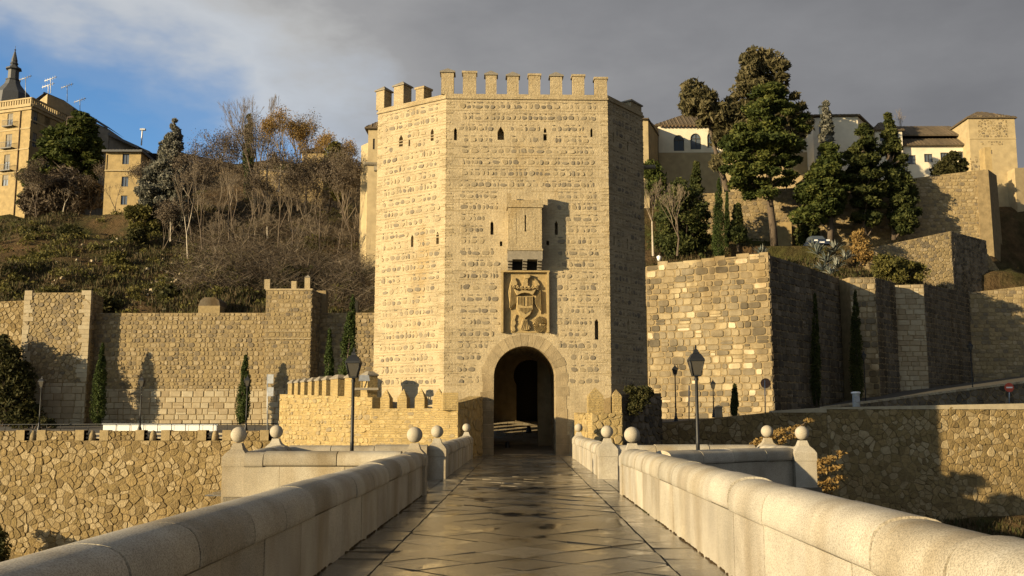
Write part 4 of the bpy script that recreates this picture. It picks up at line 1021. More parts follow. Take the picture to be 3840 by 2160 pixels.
for px, wp in ms:
    ta, tb_ = along(px - wp / 2 * .92), along(px + wp / 2 * .52); tc_ = (ta + tb_) / 2; ln = abs(tb_ - ta) * LC
    Pm = (B3[0] + dC[0] * tc_ + .3, B3[1] + dC[1] * tc_ + .2); Ym = Pm[1]; zt_ = zat(1430 - (px - 1083) * .105, Ym); zw = zB3 + (zB2 - zB3) * tc_
    d = Vector(dC).normalized(); n_ = Vector(nC).normalized(); w2 = max(.45, ln) / 2
    q = [(Pm[0] - d.x * w2 + n_.x * .24, Pm[1] - d.y * w2 + n_.y * .24), (Pm[0] + d.x * w2 + n_.x * .24, Pm[1] + d.y * w2 + n_.y * .24), (Pm[0] + d.x * w2 - n_.x * .24, Pm[1] + d.y * w2 - n_.y * .24), (Pm[0] - d.x * w2 - n_.x * .24, Pm[1] - d.y * w2 - n_.y * .24)]
    b_ = MB(); b_.prism(q, zw - .1, zt_ - .12); mm = b_.build('merlon', M['barb'], bar)
    b_ = MB(); c = Vector((sum(p[0] for p in q) / 4, sum(p[1] for p in q) / 4)); k2 = [((p[0] - c.x) * 1.14 + c.x, (p[1] - c.y) * 1.14 + c.y) for p in q]
    b_.add([(p[0], p[1], zt_ - .12) for p in k2] + [(p[0], p[1], zt_ - .06) for p in k2] + [((p[0] - c.x) * .45 + c.x, (p[1] - c.y) * .45 + c.y, zt_ + .1) for p in q], [(0, 1, 5, 4), (1, 2, 6, 5), (2, 3, 7, 6), (3, 0, 4, 7), (4, 5, 9, 8), (5, 6, 10, 9), (6, 7, 11, 10), (7, 4, 8, 11), (8, 9, 10, 11), (3, 2, 1, 0)]); b_.build('cap', M['greystone'], mm)
# barbican right of the gate
bar2 = thing('barbican', 'small barbican with two pointed merlons at the right foot of the gate arch', 'barbican', (3.5, 44, 0))
Q0, Q1, Q2 = (2.35, 46.0), X(2216, 43.2), X(2333, 43.3); zq = zat(1549, 43.2)
b_ = MB(); b_.prism([Q0, (Q0[0] + .15, 44.9), (Q1[0] - .12, Q1[1] + .25), (Q1[0] + .05, Q1[1]), Q2, (Q2[0] + .35, 46.25)], -12.5, [zq + .05, zq - .05, zq, zq, zq, zq]); b_.build('wall_core', M['barb'], bar2)
F = Face(Q1, Q2, -2, zq); rs = lay(F, voronoi(F.W, F.H0, .42, .3, rng), M['barbstone'], bar2, rng, joint=.03, depth=(.02, .05), cap=50)
F = Face((Q0[0] + .15, 44.9), (Q1[0] - .12, Q1[1] + .25), -2, zq); rs_ = lay(F, voronoi(F.W, F.H0, .4, .28, rng), M['barbstone'], bar2, rng, joint=.03, depth=(.02, .05), cap=50)
merge([rs], 'small_stones', M['barbstone'], bar2); merge([rs_], 'small_stones', M['barbstone'], bar2)
pmerlon(bar2, (xat(2232, 43.6), 43.62), (1, .05), (.05, -1), .66, .62, zq - .05, zat(1484, 43.4), zat(1452, 43.6)); pmerlon(bar2, (xat(2311, 43.7), 43.75), (1, .05), (.05, -1), .38, .7, zq - .05, zat(1484, 43.4), zat(1460, 43.7))

# right: the great block, its receding curtain and the upper walls
def blk(g, c, F): 
    r = g.random()
    v = F.zb + c[1]; q = .12 * math.sin(c[0] * .7 + v * .5); return 1.0 if r > .955 else min(.88, max(0, r * .8 + q))
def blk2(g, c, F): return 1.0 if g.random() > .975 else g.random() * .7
XP = 1280
C0, C1, C2, C3 = X(2428, 80.5), X(2893, 76), X(3028, 81), X(3155, 88)
zk = [zat(1000, 80.5), zat(957, 76), zat(1000, 81), zat(1046, 88)]
tw = wall('bastion_wall', 'massive sunlit bastion of uneven reused blocks right of the gate tower', 'wall', [C0, C1, C2, C3, (24, 92), (10, 90)], 1.0, zk + [14, 13.4],
     [dict(i=0, k='c', h=(.38, .62), w=(.45, 1.15), m='block', j=.028, zb=1.2, seed=51, jit=.045, cap=240, tint=blk, d=(.03, .09), rnd=.16),
      dict(i=1, k='c', h=(.45, .62), w=(.45, 1.1), m='darkstone', j=.028, zb=1.2, seed=52, jit=.04, cap=60, tint=blk2, d=(.03, .09), rnd=.16),
      dict(i=2, k='c', h=(.45, .62), w=(.45, 1.1), m='darkstone', j=.028, zb=1.2, seed=53, jit=.04, cap=0, tint=blk2, d=(.03, .09), rnd=.16)])  # receding sides get the darker stone: their shade is in the colour
Fb = Face(C0, C1, 1.0, (zk[0], zk[1]))
b_ = MB(); u = 1.0; g = random.Random(8)
while u < Fb.W - .3:
    w_ = min(g.uniform(.7, 1.5), Fb.W - u); vt = Fb.H0 + (Fb.H1 - Fb.H0) * (u + w_ / 2) / Fb.W; lbox(b_, Fb, u, u + w_ - .03, vt - .25, vt + g.uniform(.1, .3), -.8, .04, (g.uniform(.45, .9), 0, 0)); u += w_
b_.build('top_blocks', M['block'], tw)
D0, D1, D2 = X(3196, 86.5), X(3292, 86.5), X(3366, 90)
wall('wall_tower', 'buttress tower with only its top corner lit, right of the dark cypresses', 'tower', [D0, D1, D2, (D2[0] - 3, 94), (D0[0] - 1, 92)], 1.0, zat(1042, 86.5),
     [dict(i=0, k='c', h=(.4, .58), w=(.4, 1.0), m='block', zb=1.2, seed=54, cap=120, j=.025, d=(.03, .08), tint=blk), dict(i=1, k='c', h=(.45, .6), w=(.5, 1.1), m='darkstone', zb=1.2, seed=55, cap=80, tint=blk2)])
XP = 1250
E0, E1, E2 = X(3340, 91.2), X(3473, 91.2), X(3640, 101)
wall('city_wall', 'dark curtain wall with a pale lit top patch, far right of the bastion', 'wall', [E0, E1, E2, (E2[0] - 1, 103.5), (E0[0], 93.5)], 1.0, [zat(1072, 91.2), zat(1068, 91.2), zat(1098, 101), zat(1098, 101), zat(1072, 91.2)],
     [dict(i=0, k='c', h=(.4, .55), w=(.6, 1.2), m='ashlar', zb=1.2, seed=56, cap=90, j=.015, rnd=.06), dict(i=1, k='c', h=(.4, .55), w=(.4, .9), m='darkstone', zb=1.2, seed=57, cap=150, tint=blk2)])
G0, G1 = X(3640, 101.2), X(3925, 101.2)
wall('terrace_wall', 'ochre terrace wall at the right edge crossed by a slanting shadow', 'wall', [G0, G1, (G1[0], 102.6), (G0[0], 102.6)], 1.0, [zat(1100, 101.2), zat(1068, 101.2), zat(1068, 101.2), zat(1100, 101.2)],
     [dict(i=0, k='c', h=(.35, .5), w=(.4, .9), m='cstone', zb=1.2, seed=58, cap=220)])
XP = 1000
# curved stair wall above it
H0, H1 = X(3574, 101.8), X(3800, 106)
Fz = [zat(905, 99), zat(1085, 102)]
t_ = wall('stair_wall', 'rubble wall with sloping top, partly lit, below the dark slope at right', 'wall', [H0, X(3690, 104), H1, (H1[0], 108), (H0[0], 104)], 6, [zat(950, 101.8), zat(930, 104), zat(1098, 106), zat(1098, 106), zat(950, 101.8)],
     [dict(i=0, k='v', cw=.42, ch=.32, m='cstone', zb=11, seed=59, cap=120), dict(i=1, k='v', cw=.42, ch=.32, m='cstone', zb=11, seed=60, cap=150)])
I0, I1, I2 = X(3255, 98.5), X(3572, 99.6), X(3704, 103.4)
wall('terrace_wall', 'bright rubble terrace wall below the conifers at right, one end shaded', 'wall', [I0, I1, I2, (I2[0], 105), (I0[0], 100.5)], 6, [zat(935, 98.5), zat(870, 99.6), zat(905, 103.4), zat(905, 103.4), zat(935, 98.5)],
     [dict(i=0, k='v', cw=.46, ch=.33, m='cstone', zb=11.5, seed=61, cap=220), dict(i=1, k='v', cw=.46, ch=.33, m='darkstone', zb=11.5, seed=62, cap=80)])  # shaded end coloured darker than the sunlit front
XP = 780
J0, J1, J2 = X(2630, 112), X(3293, 111.5), X(3702, 110.5)
wall('terrace_wall', 'high old retaining wall with brick courses holding up the convent garden', 'wall', [J0, J1, J2, (J2[0] + 4.5, 124), (J0[0], 113)], 10, [zat(728, 112), zat(688, 111.5), zat(640, 110.5), zat(700, 124), zat(728, 112)],
     [dict(i=0, k='c', h=(.3, .5), w=(.35, .8), m='cstone', zb=17, seed=63, cap=60, jit=.06, rnd=.26), dict(i=1, k='c', h=(.3, .5), w=(.35, .8), m='cstone', zb=17, seed=64, cap=240, jit=.05, rnd=.26, j=.04)])
t = thing('buttress', 'smooth ochre battered corner buttress at the right end of the high retaining wall', 'buttress', (J2[0], 110, 18))
b_ = MB(); b_.prism([X(3672, 110.3), (J2[0] + .25, 110.2), (J2[0] + 2.5, 113), (J2[0] - .5, 113)], 12, [zat(645, 110.3), zat(640, 110.2), zat(640, 110.2), zat(645, 110)], inset=.2); b_.build('masonry', M['mortar'], t)
t = thing('garden_pillar', 'ochre square pillar standing behind the top of the high retaining wall', 'pillar', X(3700, 111.6) + (28,))
b_ = MB(); a_ = X(3700, 112); b_.prism([(a_[0], 111.6), (a_[0] + .75, 111.6), (a_[0] + .75, 113), (a_[0], 113)], 20, zat(560, 112)); b_.build('masonry', M['yellow'], t)
t = thing('brick_buttress', 'dark-edged brick pier standing among the pines in front of the terrace wall', 'pier', X(2930, 108) + (20,))
b_ = MB(); a_ = X(2905, 110.6); b_.prism([(a_[0], 109.8), (a_[0] + 1.6, 109.8), (a_[0] + 1.6, 112), (a_[0], 112)], 17, zat(835, 109.8)); b_.build('masonry', M['yellow'], t)

XP = 1575
# lower right retaining wall and ramp
K = [(6.0, 59.7), (9.2, 59.6), X(2893, 59.6), X(3100, 59.7), X(3900, 61), (60, 66)]
kz = [zat(1600, 59.7), zat(1588, 59.6), zat(1546, 59.6), zat(1533, 59.7), zat(1517, 61), 3.4]
def whit(g, c, F):
    z = F.zb + c[1]; return g.uniform(.9, 1) if (-.9 < z < 1.8 and g.random() < .22) else g.random() * .8
t = wall('retaining_wall', 'long rubble retaining wall right of the bridge, half in tower shadow', 'wall', K + [(60, 67.5), (6.0, 60.8)], -12.4, kz + [3.4, kz[0]],
     [dict(i=0, k='v', cw=.36, ch=.27, drop=.3, m='rubble', zb=-6, seed=70, cap=0), dict(i=1, k='v', cw=.36, ch=.27, drop=.3, m='rubble', zb=-6, seed=71, cap=60, j=.012, d=(.01, .07), jit=.48), dict(i=2, k='v', cw=.36, ch=.27, drop=.3, m='rubble', zb=-6, seed=72, cap=50, j=.012, d=(.01, .07), jit=.48, tint=whit),
      dict(i=3, k='v', cw=.36, ch=.27, drop=.3, m='rubble', zb=-6.5, seed=73, cap=190, j=.012, d=(.01, .07), jit=.48, tint=whit), dict(i=4, k='v', cw=.7, ch=.5, m='rubble', zb=-6.5, seed=74, cap=0)], coremat='mortar_dark')
b_ = MB()
for i in range(2, 5):
    a, c = Vector(K[i]), Vector(K[i + 1]); n_ = Vector((c.y - a.y, a.x - c.x)).normalized()
    q = [a + n_ * .08, c + n_ * .08, c - n_ * .45, a - n_ * .45]; b_.prism([tuple(v) for v in q], kz[i] - .02, [kz[i] + .08, kz[i + 1] + .08, kz[i + 1] + .08, kz[i] + .08], (.9, 0, 0))
b_.build('coping', M['ashlar'], t)
V0, V1 = X(3085, 69.5), X(3880, 75.5)
t = wall('ramp_wall', 'dark low ramp wall with thin bright top edge rising to the right', 'wall', [V0, V1, (V1[0], 76.2), (V0[0], 70.2)], 0, [zat(1532, 69.5), zat(1432, 75.5), zat(1432, 75.5), zat(1532, 69.5)],
     [dict(i=0, k='v', cw=.6, ch=.4, m='darkstone', zb=1, seed=75, cap=60)], coremat='mortar_dark')
b_ = MB(); g = random.Random(3)
for i in range(60):
    a, c = i / 60, (i + .93) / 60; p_ = [V0[0] + (V1[0] - V0[0]) * k for k in (a, c)]; q_ = [V0[1] + (V1[1] - V0[1]) * k for k in (a, c)]; zz = [zat(1532, 69.5) + (zat(1432, 75.5) - zat(1532, 69.5)) * k for k in (a, c)]
    b_.prism([(p_[0], q_[0] - .1), (p_[1], q_[1] - .1), (p_[1], q_[1] + .55), (p_[0], q_[0] + .55)], zz[0] - .02, [zz[0] + .12, zz[1] + .12, zz[1] + .12, zz[0] + .12], (g.random(), 0, 0))
b_.build('coping', M['ashlar'], t)

# ================================================================== BUILDINGS
def rect(F, a, y0, c, y1):
    p = F.uv(a, y1); q = F.uv(c, y0); return [(p[0], p[1]), (q[0], p[1]), (q[0], q[1]), (p[0], q[1])]
def win(par_, F, r, cross=True, frame='frame', arch=False, shutter=False, wall_=None):
    u0, v0 = r[0]; u1, v1 = r[2] if not arch else (r[1][0], max(p[1] for p in r))
    b_ = MB(); w_ = .07
    for q in ((u0, u0 + w_, v0, v1 if not arch else v1 - (u1 - u0) / 2), (u1 - w_, u1, v0, v1 if not arch else v1 - (u1 - u0) / 2), (u0, u1, v0, v0 + w_), ((u0 + u1) / 2 - .03, (u0 + u1) / 2 + .03, v0, v1 - .02)): lbox(b_, F, *q, -.2, -.1)
    if not arch: lbox(b_, F, u0, u1, v1 - w_, v1, -.2, -.1)
    else:
        lbox(b_, F, u0, u1, v1 - (u1 - u0) / 2 - .04, v1 - (u1 - u0) / 2 + .04, -.2, -.1)
        c_, r_ = (u0 + u1) / 2, (u1 - u0) / 2; cyv = v1 - r_
        for k in range(10):
            a0, a1 = math.pi * k / 10, math.pi * (k + 1) / 10; q = [(c_ + rr * math.cos(a), cyv + rr * math.sin(a)) for rr, a in ((r_, a0), (r_, a1), (r_ - .09, a1), (r_ - .09, a0))]; b_.add([F.P(x, y, -.1) for x, y in q], [(3, 2, 1, 0)]); 
    f = b_.build('window', M[frame], par_)
    b_ = MB(); b_.add([F.P(x, y, -.17) for x, y in r], [tuple(range(len(r)))]); b_.build('pane', M['glass'], f)
    if shutter:
        b_ = MB(); lbox(b_, F, u0 + .05, u1 - .05, v0 + (v1 - v0) * .55, v1 - .04, -.16, -.12); b_.build('blind', M['greywall'], f)
    return f
def roof(par_, pts, z, ridge, zr, over=.45, mat='tile', th=.16):
    """hip roof: eave ring pts (ccw) lifted to a ridge of one or two points"""
    n = len(pts); cx = sum(p[0] for p in pts) / n; cy = sum(p[1] for p in pts) / n
    e = []
    for p in pts:
        d = Vector((p[0] - cx, p[1] - cy)); d = d * (1 + over / max(d.length, .1)); e.append((cx + d.x, cy + d.y))
    b_ = MB(); vs = [(p[0], p[1], z - th) for p in e] + [(p[0], p[1], z) for p in e] + [(r_[0], r_[1], zr) for r_ in ridge]
    fs = [tuple(range(n - 1, -1, -1))] + [(i, (i + 1) % n, n + (i + 1) % n, n + i) for i in range(n)]
    for i in range(n):
        j = (i + 1) % n
        def near(p): return min(range(len(ridge)), key=lambda k: (Vector(ridge[k]) - Vector(p)).length)
        a, c = near(e[i]), near(e[j])
        fs.append((n + i, n + j, 2 * n + a) if a == c else (n + i, n + j, 2 * n + c, 2 * n + a))
    b_.add(vs, fs, (.5, 0, 0)); rf_ = b_.build('roof', M[mat], par_)
    # tile rows running down the slopes
    g = random.Random(int(abs(cx) * 10)); tl_ = MB()
    for i in range(n):
        j = (i + 1) % n; A, B = Vector((*e[i], z)), Vector((*e[j], z)); W_ = (B - A).length
        if W_ < 1: continue
        ra_, rc_ = Vector((*ridge[near(e[i])], zr)), Vector((*ridge[near(e[j])], zr)); k = int(W_ / .5)
        if k > 90: k = 90
        nn = (B - A).cross(ra_ - A).normalized()
        for q in range(k):
            t0, t1 = (q + .15) / k, (q + .6) / k
            # straight up slope, clipped by the hips
            def up(t):
                P_ = A + (B - A) * t; D_ = (B - A).normalized(); s0 = (ra_ - A).dot(D_) / W_; s1 = (rc_ - A).dot(D_) / W_
                f = t / s0 if t < s0 and s0 > 0 else ((1 - t) / (1 - s1) if t > s1 and s1 < 1 else 1); mid_ = ra_ - D_ * (ra_ - A).dot(D_) - (A - D_ * A.dot(D_)) + D_ * 0
                perp = (ra_ - A) - D_ * (ra_ - A).dot(D_); return P_ + perp * max(0, min(1, f))
            a_, b2 = A + (B - A) * t0, A + (B - A) * t1; c_, d_ = up(t1), up(t0); o_ = nn * .07
            tl_.add([a_, b2, c_, d_, (a_ + b2) / 2 + o_, (c_ + d_) / 2 + o_], [(0, 4, 5, 3), (4, 1, 2, 5), (0, 1, 4)], (g.random(), 0, 0))
    if tl_.f: tl_.build('roof_tiles', M[mat], rf_, 'stuff')
    return rf_
def house(name, label, cat, plan, zb, zts, holes, mat, roofspec=None, archs=(), group=None, skip=(), cross=True, mats=None, shut=False):
    """holes: {edge: [rect in photo px]}"""
    n = len(plan); zts = zts if isinstance(zts, (list, tuple)) else [zts] * n
    t = thing(name, label, cat, (sum(p[0] for p in plan) / n, sum(p[1] for p in plan) / n, zb), group); b_ = MB(); wins = []
    extra = {}
    for i in range(n):
        F = Face(plan[i], plan[(i + 1) % n], zb, (zts[i], zts[(i + 1) % n])); hs = []
        for h in holes.get(i, []):
            r = rect(F, *h[:4])
            if len(h) > 4 and h[4] == 'arch':
                u0, u1 = r[0][0], r[1][0]; rr = (u1 - u0) / 2; cy_ = r[2][1] - rr
                r = [(u0, r[0][1]), (u1, r[0][1])] + [((u0 + u1) / 2 + rr * math.cos(a), cy_ + rr * math.sin(a)) for a in [math.pi * k / 8 for k in range(9)]]
                hs.append(r); wins.append((F, r, True))
            else: hs.append(r); wins.append((F, r, False))
        face_mesh(b_, F, hs, depth=.25)
    b_.add([(p[0], p[1], z) for p, z in zip(plan, zts)], [tuple(range(n))]); b_.build('wall', M[mat], t)
    for F, r, a in wins: win(t, F, r, arch=a, shutter=shut)
    if roofspec: roof(t, *roofspec)
    return t
# --- right: convent range above the trees
XP = 560
a0, a1 = X(2470, 126), X(3045, 126); z38 = zat(470, 126)
cv = house('convent_range', 'cream convent facade with arched upper windows behind the big pine', 'building', [a0, a1, (a1[0], 136), (a0[0], 136)], 24, z38,
      {0: [(2527, 506, 2565, 566, 'arch'), (2590, 500, 2628, 560, 'arch'), (2653, 494, 2691, 554, 'arch'), (2537, 683, 2566, 720), (2628, 677, 2662, 712)]}, 'white',
      ([a0, a1, (a1[0], 136), (a0[0], 136)], z38, [(a0[0] + 5, 131), (a1[0] - 5, 131)], z38 + 3.2, .5))
Fc = Face(a0, a1, 24, z38); b_ = MB(); lbox(b_, Fc, .0, Fc.W * .62, 0, Fc.uv(2600, 570)[1] , 0, .03)
zz_ = Fc.uv(2600, 572)[1]
b_ = MB()
hh = [rect(Fc, 2537, 683, 2566, 720), rect(Fc, 2628, 677, 2662, 712)]
Fc2 = Face(a0, a1, 24, 24 + zz_); Fc2.O = Fc.P(0, 0, .03); face_mesh(b_, Fc2, [rect(Fc, 2537, 683, 2566, 720), rect(Fc, 2628, 677, 2662, 712)], depth=.03); b_.build('lower_wall', M['cream'], cv)
b_ = MB()
for i in range(40): lbox(b_, Fc, .3 + i * .47, .45 + i * .47, Fc.H0 - .38, Fc.H0 - .16, 0, .45)
b_.build('rafter_ends', M['brown'], cv, 'stuff')
w0, w1, w2 = X(2406, 119), X(2432, 119), X(2471, 126.5)
house('convent_wing', 'narrow cream wing end showing just right of the gate tower', 'building', [w0, w1, w2, (w0[0], 128)], 22, [zat(452, 119), zat(448, 119), zat(480, 126), zat(480, 126)], {}, 'cream',
      ([w0, w1, w2, (w0[0], 128)], zat(450, 119) + .1, [(w0[0] + .5, 123), (w0[0] + .6, 125)], zat(450, 119) + 1.2, .4))
b0, b1, b2_ = X(3052, 123), X(3222, 123), X(3310, 133)
house('convent_block', 'plastered block with low tiled roof and chimney between the conifers', 'building', [b0, b1, b2_, (b0[0], 133)], 25, [zat(446, 123), zat(438, 123), zat(438, 123) - .2, zat(446, 123)], {0: [(3072, 470, 3086, 505)]}, 'white',
      ([b0, b1, b2_, (b0[0], 133)], zat(440, 123) + .1, [(b0[0] + 3, 128), (b1[0] - 1, 128)], zat(440, 123) + 1.7, .5))
t = thing('chimney', 'white chimney standing left of the spiky conifer', 'chimney', X(3085, 124) + (38,)); b_ = MB(); b_.box((X(3086, 124)[0], 124, 39.8), (.5, .5, 3.2)); b_.build('stack', M['white'], t); b_ = MB(); b_.box((X(3086, 124)[0], 124, 41.45), (.65, .65, .14)); b_.build('cap', M['cream'], t)
b0, b1 = X(3285, 127), X(3386, 127)
house('convent_pavilion', 'small pavilion with tiled hip roof half hidden by a conifer', 'building', [b0, b1, (b1[0], 132), (b0[0], 132)], 26, zat(492, 127), {0: [(3300, 505, 3320, 530)]}, 'white', ([b0, b1, (b1[0], 132), (b0[0], 132)], zat(492, 127), [(b0[0] + 1.5, 129.5), (b1[0] - 1.5, 129.5)], zat(476, 127) + 1.2, .4))
b0, b1 = X(3387, 128), X(3632, 128)
ga = house('convent_gallery', 'white gallery range with open loggia under its tiled roof', 'building', [b0, b1, (b1[0], 138), (b0[0], 138)], 26, zat(547, 128),
      {0: [(3403, 582, 3434, 616), (3467, 577, 3497, 608), (3528, 572, 3556, 602), (3591, 568, 3620, 596)]}, 'white')
Fg = Face(b0, b1, 26, 40); v1 = Fg.uv(3500, 545)[1]; v2 = Fg.uv(3500, 528)[1]; v3 = Fg.uv(3500, 512)[1]; v4 = Fg.uv(3500, 482)[1]
def slope(par_, F, u0, u1, va, na, vb, nb_, name='roof'):
    b_ = MB(); q = [F.P(u0, va, na), F.P(u1, va, na), F.P(u1, vb, nb_), F.P(u0, vb, nb_)]; b_.add(q + [p - Vector((0, 0, .15)) for p in q], [(0, 1, 2, 3), (7, 6, 5, 4), (0, 4, 5, 1)], (.5, 0, 0)); r_ = b_.build(name, M['tile'], par_)
    b_ = MB(); k = int((u1 - u0) / .45); g = random.Random(2)
    for i in range(k):
        a, c = u0 + (u1 - u0) * (i + .1) / k, u0 + (u1 - u0) * (i + .6) / k; m_ = (a + c) / 2
        b_.add([F.P(a, va, na), F.P(c, va, na), F.P(c, vb, nb_), F.P(a, vb, nb_), F.P(m_, va + .07, na + .03), F.P(m_, vb + .07, nb_)], [(0, 4, 5, 3), (4, 1, 2, 5), (0, 1, 4)], (g.random(), 0, 0))
    b_.build('roof_tiles', M['tile'], r_, 'stuff')
slope(ga, Fg, -.2, Fg.W, v1, .5, zat(524, 129.6) - 26, -1.6); slope(ga, Fg, -.2, Fg.W, zat(510, 129) - 26, -1.0, zat(478, 133) - 26, -5)
b_ = MB(); lbox(b_, Fg, 0, Fg.W, v2 - .5, v3 + 1.3, -6, -3.2); b_.build('loggia_back', M['dark'], ga)  # back painted near-black for the loggia's unlit depth
for u in (0.1, .32, .62, .95):
    b_ = MB(); lbox(b_, Fg, u * Fg.W - .15 + .1, u * Fg.W + .3, v2 - .3, v3, -2.1, -1.7); b_.build('loggia_pier', M['cream'], ga)
b_ = MB(); lbox(b_, Fg, 0, Fg.W, v2 - .1, v2 + .16, -2.1, -1.6); b_.build('loggia_sill', M['cream'], ga)
b0, b1 = X(3638, 126), X(3812, 126); zt_ = zat(446, 126)
th_ = house('convent_tower', 'square ochre tower house with pyramid tile roof at the upper right', 'building', [b0, b1, (b1[0], 132), (b0[0], 132)], 25, zt_, {0: [(3702, 563, 3722, 578)]}, 'cream', ([b0, b1, (b1[0], 132), (b0[0], 132)], zt_, [((b0[0] + b1[0]) / 2 - .3, 129), ((b0[0] + b1[0]) / 2 + .3, 129)], zt_ + 1.7, .35))
Ft = Face(b0, b1, 25, zt_)
for (q, cw) in (((3668, 433, 3775, 516), .42), ((3675, 528, 3760, 545), .4), ((3640, 585, 3705, 640), .45)):
    hb = uvbox(Ft, *q); pts_ = voronoi(hb[2] - hb[0], hb[3] - hb[1], cw, .34, rng); pts_ = [[(x + hb[0], y + hb[1]) for x, y in p] for p in pts_ if rng.random() < .75]
    rs = lay(Ft, pts_, M['cstone'], th_, rng, joint=.05, depth=(.02, .04), cap=0, outl=[(hb[0], hb[1]), (hb[2], hb[1]), (hb[2], hb[3]), (hb[0], hb[3])]); merge([rs], 'exposed_stones', M['cstone'], th_)
b_ = MB(); v = Ft.uv(3700, 520)[1]; lbox(b_, Ft, 0, Ft.W, v - .06, v + .06, 0, .08); b_.build('string_course', M['cream'], th_)
t = thing('garden_wall', 'low pale wall continuing right of the tower house', 'wall', X(3830, 124) + (28,)); b_ = MB(); q0, q1 = X(3800, 124), X(3990, 126); b_.prism([q0, q1, (q1[0], 128), (q0[0], 128)], 20, [zat(635, 124), zat(628, 126), zat(628, 126), zat(635, 124)]); b_.build('masonry', M['cream'], t)

# --- left: houses on the hill
p0, p1, p2_, p3_ = X(-150, 170), X(108, 165), X(292, 178), X(100, 190)
zt_ = zat(392, 165)
apt = house('apartment_building', 'tall yellow corner apartment house with balconies at the upper left', 'building', [p0, p1, p2_, p3_], 34, [zt_, zt_, zt_ + .3, zt_],
      {0: [(26, 424, 50, 474), (19, 502, 46, 556), (13, 578, 38, 640), (7, 654, 32, 698), (-60, 424, -36, 474), (-64, 502, -40, 556), (-68, 578, -44, 640)],
       1: [(124, 420, 143, 462), (165, 425, 190, 474), (213, 433, 232, 478), (120, 502, 140, 548), (166, 508, 190, 560), (212, 512, 232, 562), (120, 585, 140, 632), (166, 590, 190, 640)]}, 'yellow', shut=True)
for e, (a, c) in enumerate(((p0, p1), (p1, p2_))):
    F = Face(a, c, 34, zt_); b_ = MB(); lbox(b_, F, -.3, F.W + .3, F.H0 - .1, F.H0 + .35, -.5, .5); lbox(b_, F, -.2, F.W + .2, F.H0 - .6, F.H0 - .1, -.3, .25); b_.build('cornice', M['cream'], apt)
    b_ = MB()
    for py in (486, 562, 645): v = F.uv(60 if e == 0 else 200, py)[1]; lbox(b_, F, 0, F.W, v - .12, v + .12, 0, .1)
    b_.build('string_course', M['cream'], apt)
    b_ = MB(); k = int(F.W / .55); lbox(b_, F, 0, F.W, F.H0 + .35, F.H0 + .55, -.3, .1); lbox(b_, F, 0, F.W, F.H0 + 1.35, F.H0 + 1.6, -.3, .15)
    for i in range(k): u = (i + .5) * F.W / k; lbox(b_, F, u - .16, u + .16, F.H0 + .55, F.H0 + 1.35, -.2, .05)
    b_.build('balustrade', M['cream'], apt)
F = Face(p0, p1, 34, zt_)
for (a, y0, c, y1) in ((20, 474, 58, 480), (12, 556, 54, 562), (5, 640, 50, 646), (-70, 474, -28, 480)):
    u0, v0 = F.uv(a, y1); u1, v1 = F.uv(c, y0); b_ = MB(); lbox(b_, F, u0, u1, v0, v0 + .15, 0, .8)
    for i in range(12): u = u0 + (u1 - u0) * i / 11; lbox(b_, F, u - .02, u + .02, v0 + .15, v0 + 1.1, .74, .78)
    lbox(b_, F, u0, u1, v0 + 1.08, v0 + 1.14, .72, .8); b_.build('balcony', M['iron'], apt)
b_ = MB(); u = F.uv(74, 500)[0]; b_.tube([F.P(u, 0, .12), F.P(u, F.H0 - .5, .12)], .09, 6); b_.build('downpipe', M['brown'], apt)
# curved top storey
b_ = MB(); q = [X(122, 172), X(165, 171), X(240, 176), X(296, 182), X(180, 195)]; zz = [zat(383, 172), zat(346, 171), zat(378, 176), zat(420, 182), zat(346, 190)]; b_.prism(q, zt_ - 1, zz); b_.build('top_storey', M['cream'], apt)
b_ = MB(); 
for a, c, ya, yb in ((118, 168, 382, 346), (165, 240, 344, 376), (240, 300, 376, 420)):
    A_, C_ = at(a, ya, 171 + (a - 118) * .05), at(c, yb, 171 + (c - 118) * .05); b_.add([A_, C_, C_ + Vector((0, 9, 0)), A_ + Vector((0, 9, 0)), A_ - Vector((0, .4, .35)), C_ - Vector((0, .4, .35))], [(0, 1, 2, 3), (4, 5, 1, 0)])
b_.build('roof', M['slate'], apt)
# antennas
def antenna(label, px, y0, y1, Y, n=5, tilt=.35, mat='steel', ln=2.2):
    p = at(px, y1, Y); q = at(px, y0, Y); t = thing('roof_antenna', label, 'antenna', p, 'television antennas on the roofs'); b_ = MB(); b_.tube([p, q], .06, 5); b_.build('mast', M[mat], t)
    b_ = MB(); a = q + Vector((-ln / 2, 0, -ln * tilt / 2)); c = q + Vector((ln / 2, 0, ln * tilt / 2)); b_.tube([a, c], .07, 5)
    for i in range(n): m_ = a + (c - a) * (i + .3) / n; b_.tube([m_ + Vector((0, 0, -.35)), m_ + Vector((0, 0, .35))], .035, 4)
    b_.build('aerial', M[mat], t)
antenna('thin dark roof antenna nearest the church spire', 96, 292, 372, 172); antenna('roof antenna with upper pale aerial above the curved top storey', 190, 296, 350, 174, mat='whitep'); antenna('lower pale roof antenna above the curved top storey', 181, 320, 350, 173, mat='whitep')
antenna('dark roof antenna right of the pale ones', 252, 322, 382, 176); antenna('low roof antenna at the right end of the apartment roof', 300, 376, 430, 178)
t = thing('white_mast', 'white mast on the roof of the yellow house', 'mast', at(532, 545, 168)); b_ = MB(); b_.tube([at(530, 545, 168), at(534, 488, 168)], .13, 6); b_.build('mast', M['whitep'], t); b_ = MB(); b_.box(at(536, 486, 168), (.9, .5, .3)); b_.build('mast_head', M['steel'], t)
